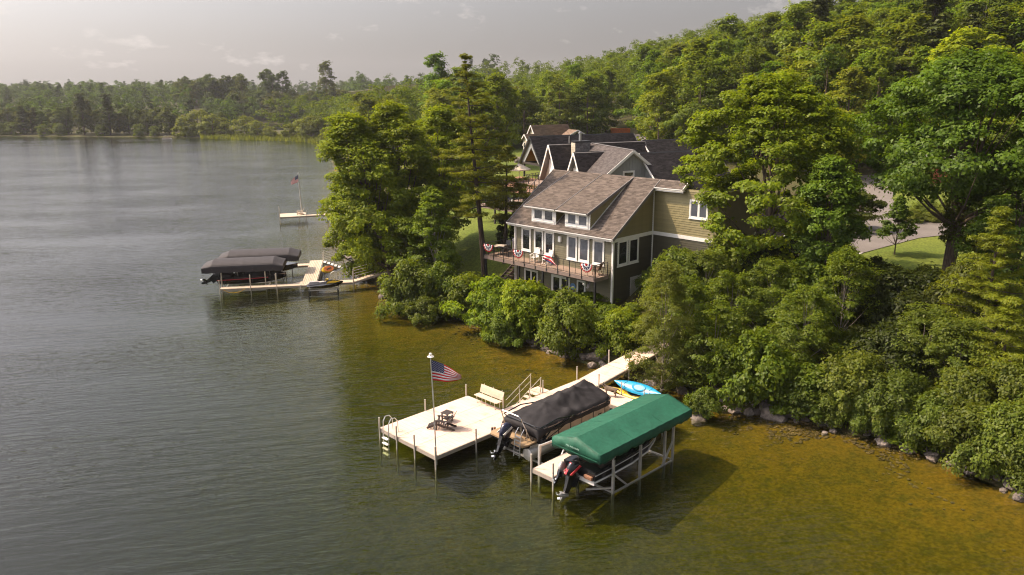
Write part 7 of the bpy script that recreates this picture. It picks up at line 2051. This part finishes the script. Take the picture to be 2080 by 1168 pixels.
# --- far shore: single trees along the water, one mass behind
FP = [hill_proto('dark', 401, 4.6, 1.5, 14, 'round', 40, 60, .9, 1.5), hill_proto('dark', 402, 4.2, 1.5, 15, 'tall', 40, 60, .9, 1.4), hill_proto('fir', 403, 3.6, 1.5, 18, 'cone', 50, 50, .8, 1.2, flat=.4, bark='pinebark'), hill_proto('willow', 404, 4.6, .3, 8.5, 'low', 40, 60, .8, 1.4)]
FK = [('dark rounded far shore tree', 'rounded trees on the far shore'), ('dark rounded far shore tree', 'rounded trees on the far shore'), ('dark pointed far shore pine', 'pines on the far shore'), ('pale far shore willow', 'willows on the far shore')]
def far_tree(u, dist, k, s, color=(1, 1, 1), label=None, sx=1.0):
    x, y = xy(u, dist); z = H1(x, y)
    root = bpy.data.objects.new(['tree', 'tree', 'pine_tree', 'willow'][k], None); COL.objects.link(root); root.location = (x, y, max(z, .1) - .2); root.scale = (s * sx, s * sx, s); root.rotation_euler = (0, 0, rr.uniform(0, 6.28))
    c = bpy.data.objects.new('crown', FP[k][0]); COL.objects.link(c); c.parent = root; v = rr.uniform(.8, 1.15); c.color = (color[0] * v, color[1] * v, color[2] * v, 1)
    t = bpy.data.objects.new('trunk', FP[k][1]); COL.objects.link(t); t.parent = root
    for lim, wh in ((60, 'at the left edge'), (130, 'left of the two tall pines'), (185, 'just left of the first tall pine'), (250, 'around the two tall pines'), (310, 'right of the two tall pines'), (375, 'behind the tiny far pontoon'), (440, 'at the big pale willow clump'), (500, 'beside the pale willow clump'),
                    (570, 'before the reed beds'), (640, 'beside the back bay'), (9999, 'close to the lakeside clump')):
        if u < lim: break
    tag(root, label or (FK[k][0] + ' ' + wh + (' across the bay' if dist > 440 else '')), 'tree', None if label else FK[k][1])
rr = random.Random(12)
def shore_dist(u):
    """first land beyond open water along this column"""
    d = _r2 * ((u - 1040) / F_PX) - _u2 * ((400 - 584) / F_PX) + _f; hh = Vector((d.x, d.y)); hh /= hh.dot(Vector((_h.x, _h.y)))
    t = np.linspace(140, 520, 800); z = height(hh.x * t, hh.y * t); return float(t[int(np.argmax(z > .05))])
for i in range(46):
    u = -40 + i * 11.5 + rr.uniform(-4, 4); sd_ = shore_dist(u)
    if 372 < u < 640: continue
    k = rr.choices([0, 1, 2], [3, 3, 1.2])[0]
    far_tree(u, sd_ + rr.uniform(6, 16), k, rr.uniform(.6, .86) * sd_ / 330, (rr.uniform(.85, 1.1), 1, 1))
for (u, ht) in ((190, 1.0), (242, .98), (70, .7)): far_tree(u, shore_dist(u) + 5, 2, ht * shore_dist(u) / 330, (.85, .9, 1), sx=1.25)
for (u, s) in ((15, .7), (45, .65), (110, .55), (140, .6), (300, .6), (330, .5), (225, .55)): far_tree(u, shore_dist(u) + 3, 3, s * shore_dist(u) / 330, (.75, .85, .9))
for (u, s, dd) in ((392, .95, 4), (418, 1.2, 6), (446, 1.05, 5), (470, .7, 5), (512, 1.0, 8), (534, .8, 6), (560, .55, 5), (598, .7, 6), (622, .9, 10), (640, 1.1, 9), (655, 1.1, 14), (672, .9, 8)):
    far_tree(u, shore_dist(u) + dd, 3, s * shore_dist(u) / 330 * 1.05, (1.05, 1.05, .9))
far_tree(466, shore_dist(466) + 14, 1, .62, (1, 1, .9))
for i in range(40):
    u = 395 + i * 8.5 + rr.uniform(-4, 4); far_tree(u, 455 + rr.uniform(0, 25) + max(0, 560 - u) * .1, rr.choice([0, 0, 1, 2 if i % 5 == 0 else 1]), rr.uniform(1.0, 1.3), (rr.uniform(.8, 1.1), 1, 1))
P = {'dark': [], 'broad': [], 'fir': []}
for i in range(1150):
    dist = 290 + 620 * rr.random() ** .8; u = rr.uniform(-150, 1010)
    x, y = xy(u, dist)
    if not hill_ok(x, y): continue
    if x < 300 and y < 300 and x > 46 and dist < 300: continue
    if u < 960 and project((x, y, H1(x, y) + 13))[1] < (150 if u > 700 else 166): continue
    sd_ = shore_dist(u) if u < 700 else 0
    if dist < sd_ + 14: continue
    if 500 < u < 740 and dist < 450: continue
    P[rr.choice(['dark', 'dark', 'dark', 'broad', 'broad', 'broad', 'fir'])].append((x, y, rr.uniform(3.4, 5.2), 1.5, rr.uniform(9, 15), rr.choice(['round', 'tall', 'round'])))
for i, lf in enumerate(P):
    if lf == 'fir': P[lf] = [(a, b, 3.2, d, e + 2, 'cone') for a, b, c, d, e, f in P[lf]]
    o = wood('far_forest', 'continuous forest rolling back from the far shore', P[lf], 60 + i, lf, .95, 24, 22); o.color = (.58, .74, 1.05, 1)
# reeds at the mouth of the back bay
V = []; F = []; r = np.random.default_rng(5); n = 0
for i in range(2600):
    u = r.uniform(420, 690); sd_ = shore_dist(u); x, y = xy(u, sd_ - 9 + r.uniform(0, 26) * (1 if u > 470 else .4)); 
    z = max(H1(x, y), 0); h = r.uniform(.7, 1.7); a = r.random() * 6.28; w_ = .25
    V += [(x - w_ * math.cos(a), y - w_ * math.sin(a), z - .1), (x + w_ * math.cos(a), y + w_ * math.sin(a), z - .1), (x + r.normal() * .2, y + r.normal() * .2, z + h)]; F.append((n, n + 1, n + 2)); n += 3
tag(np_mesh('reeds', V, F, LEAF['willow']), 'pale reeds standing in the shallows before the back bay', 'reeds', kind='stuff')

# ------------------------------------------------------------------ summer haze over the lake
HAZE = True
if HAZE:
    hm = bpy.data.materials.new('summer_haze'); hm.use_nodes = True
    n = hm.node_tree.nodes; n.clear()
    out = n.new('ShaderNodeOutputMaterial'); pv_ = n.new('ShaderNodeVolumePrincipled')
    pv_.inputs['Color'].default_value = (.95, .96, .98, 1); pv_.inputs['Density'].default_value = .00014; pv_.inputs['Anisotropy'].default_value = .35
    hm.node_tree.links.new(pv_.outputs[0], out.inputs['Volume'])
    hz = MB(); hz.box(-1100, -70, -16, 1110, 1110, 62)
    tag(hz.build('haze', hm), kind='stuff')
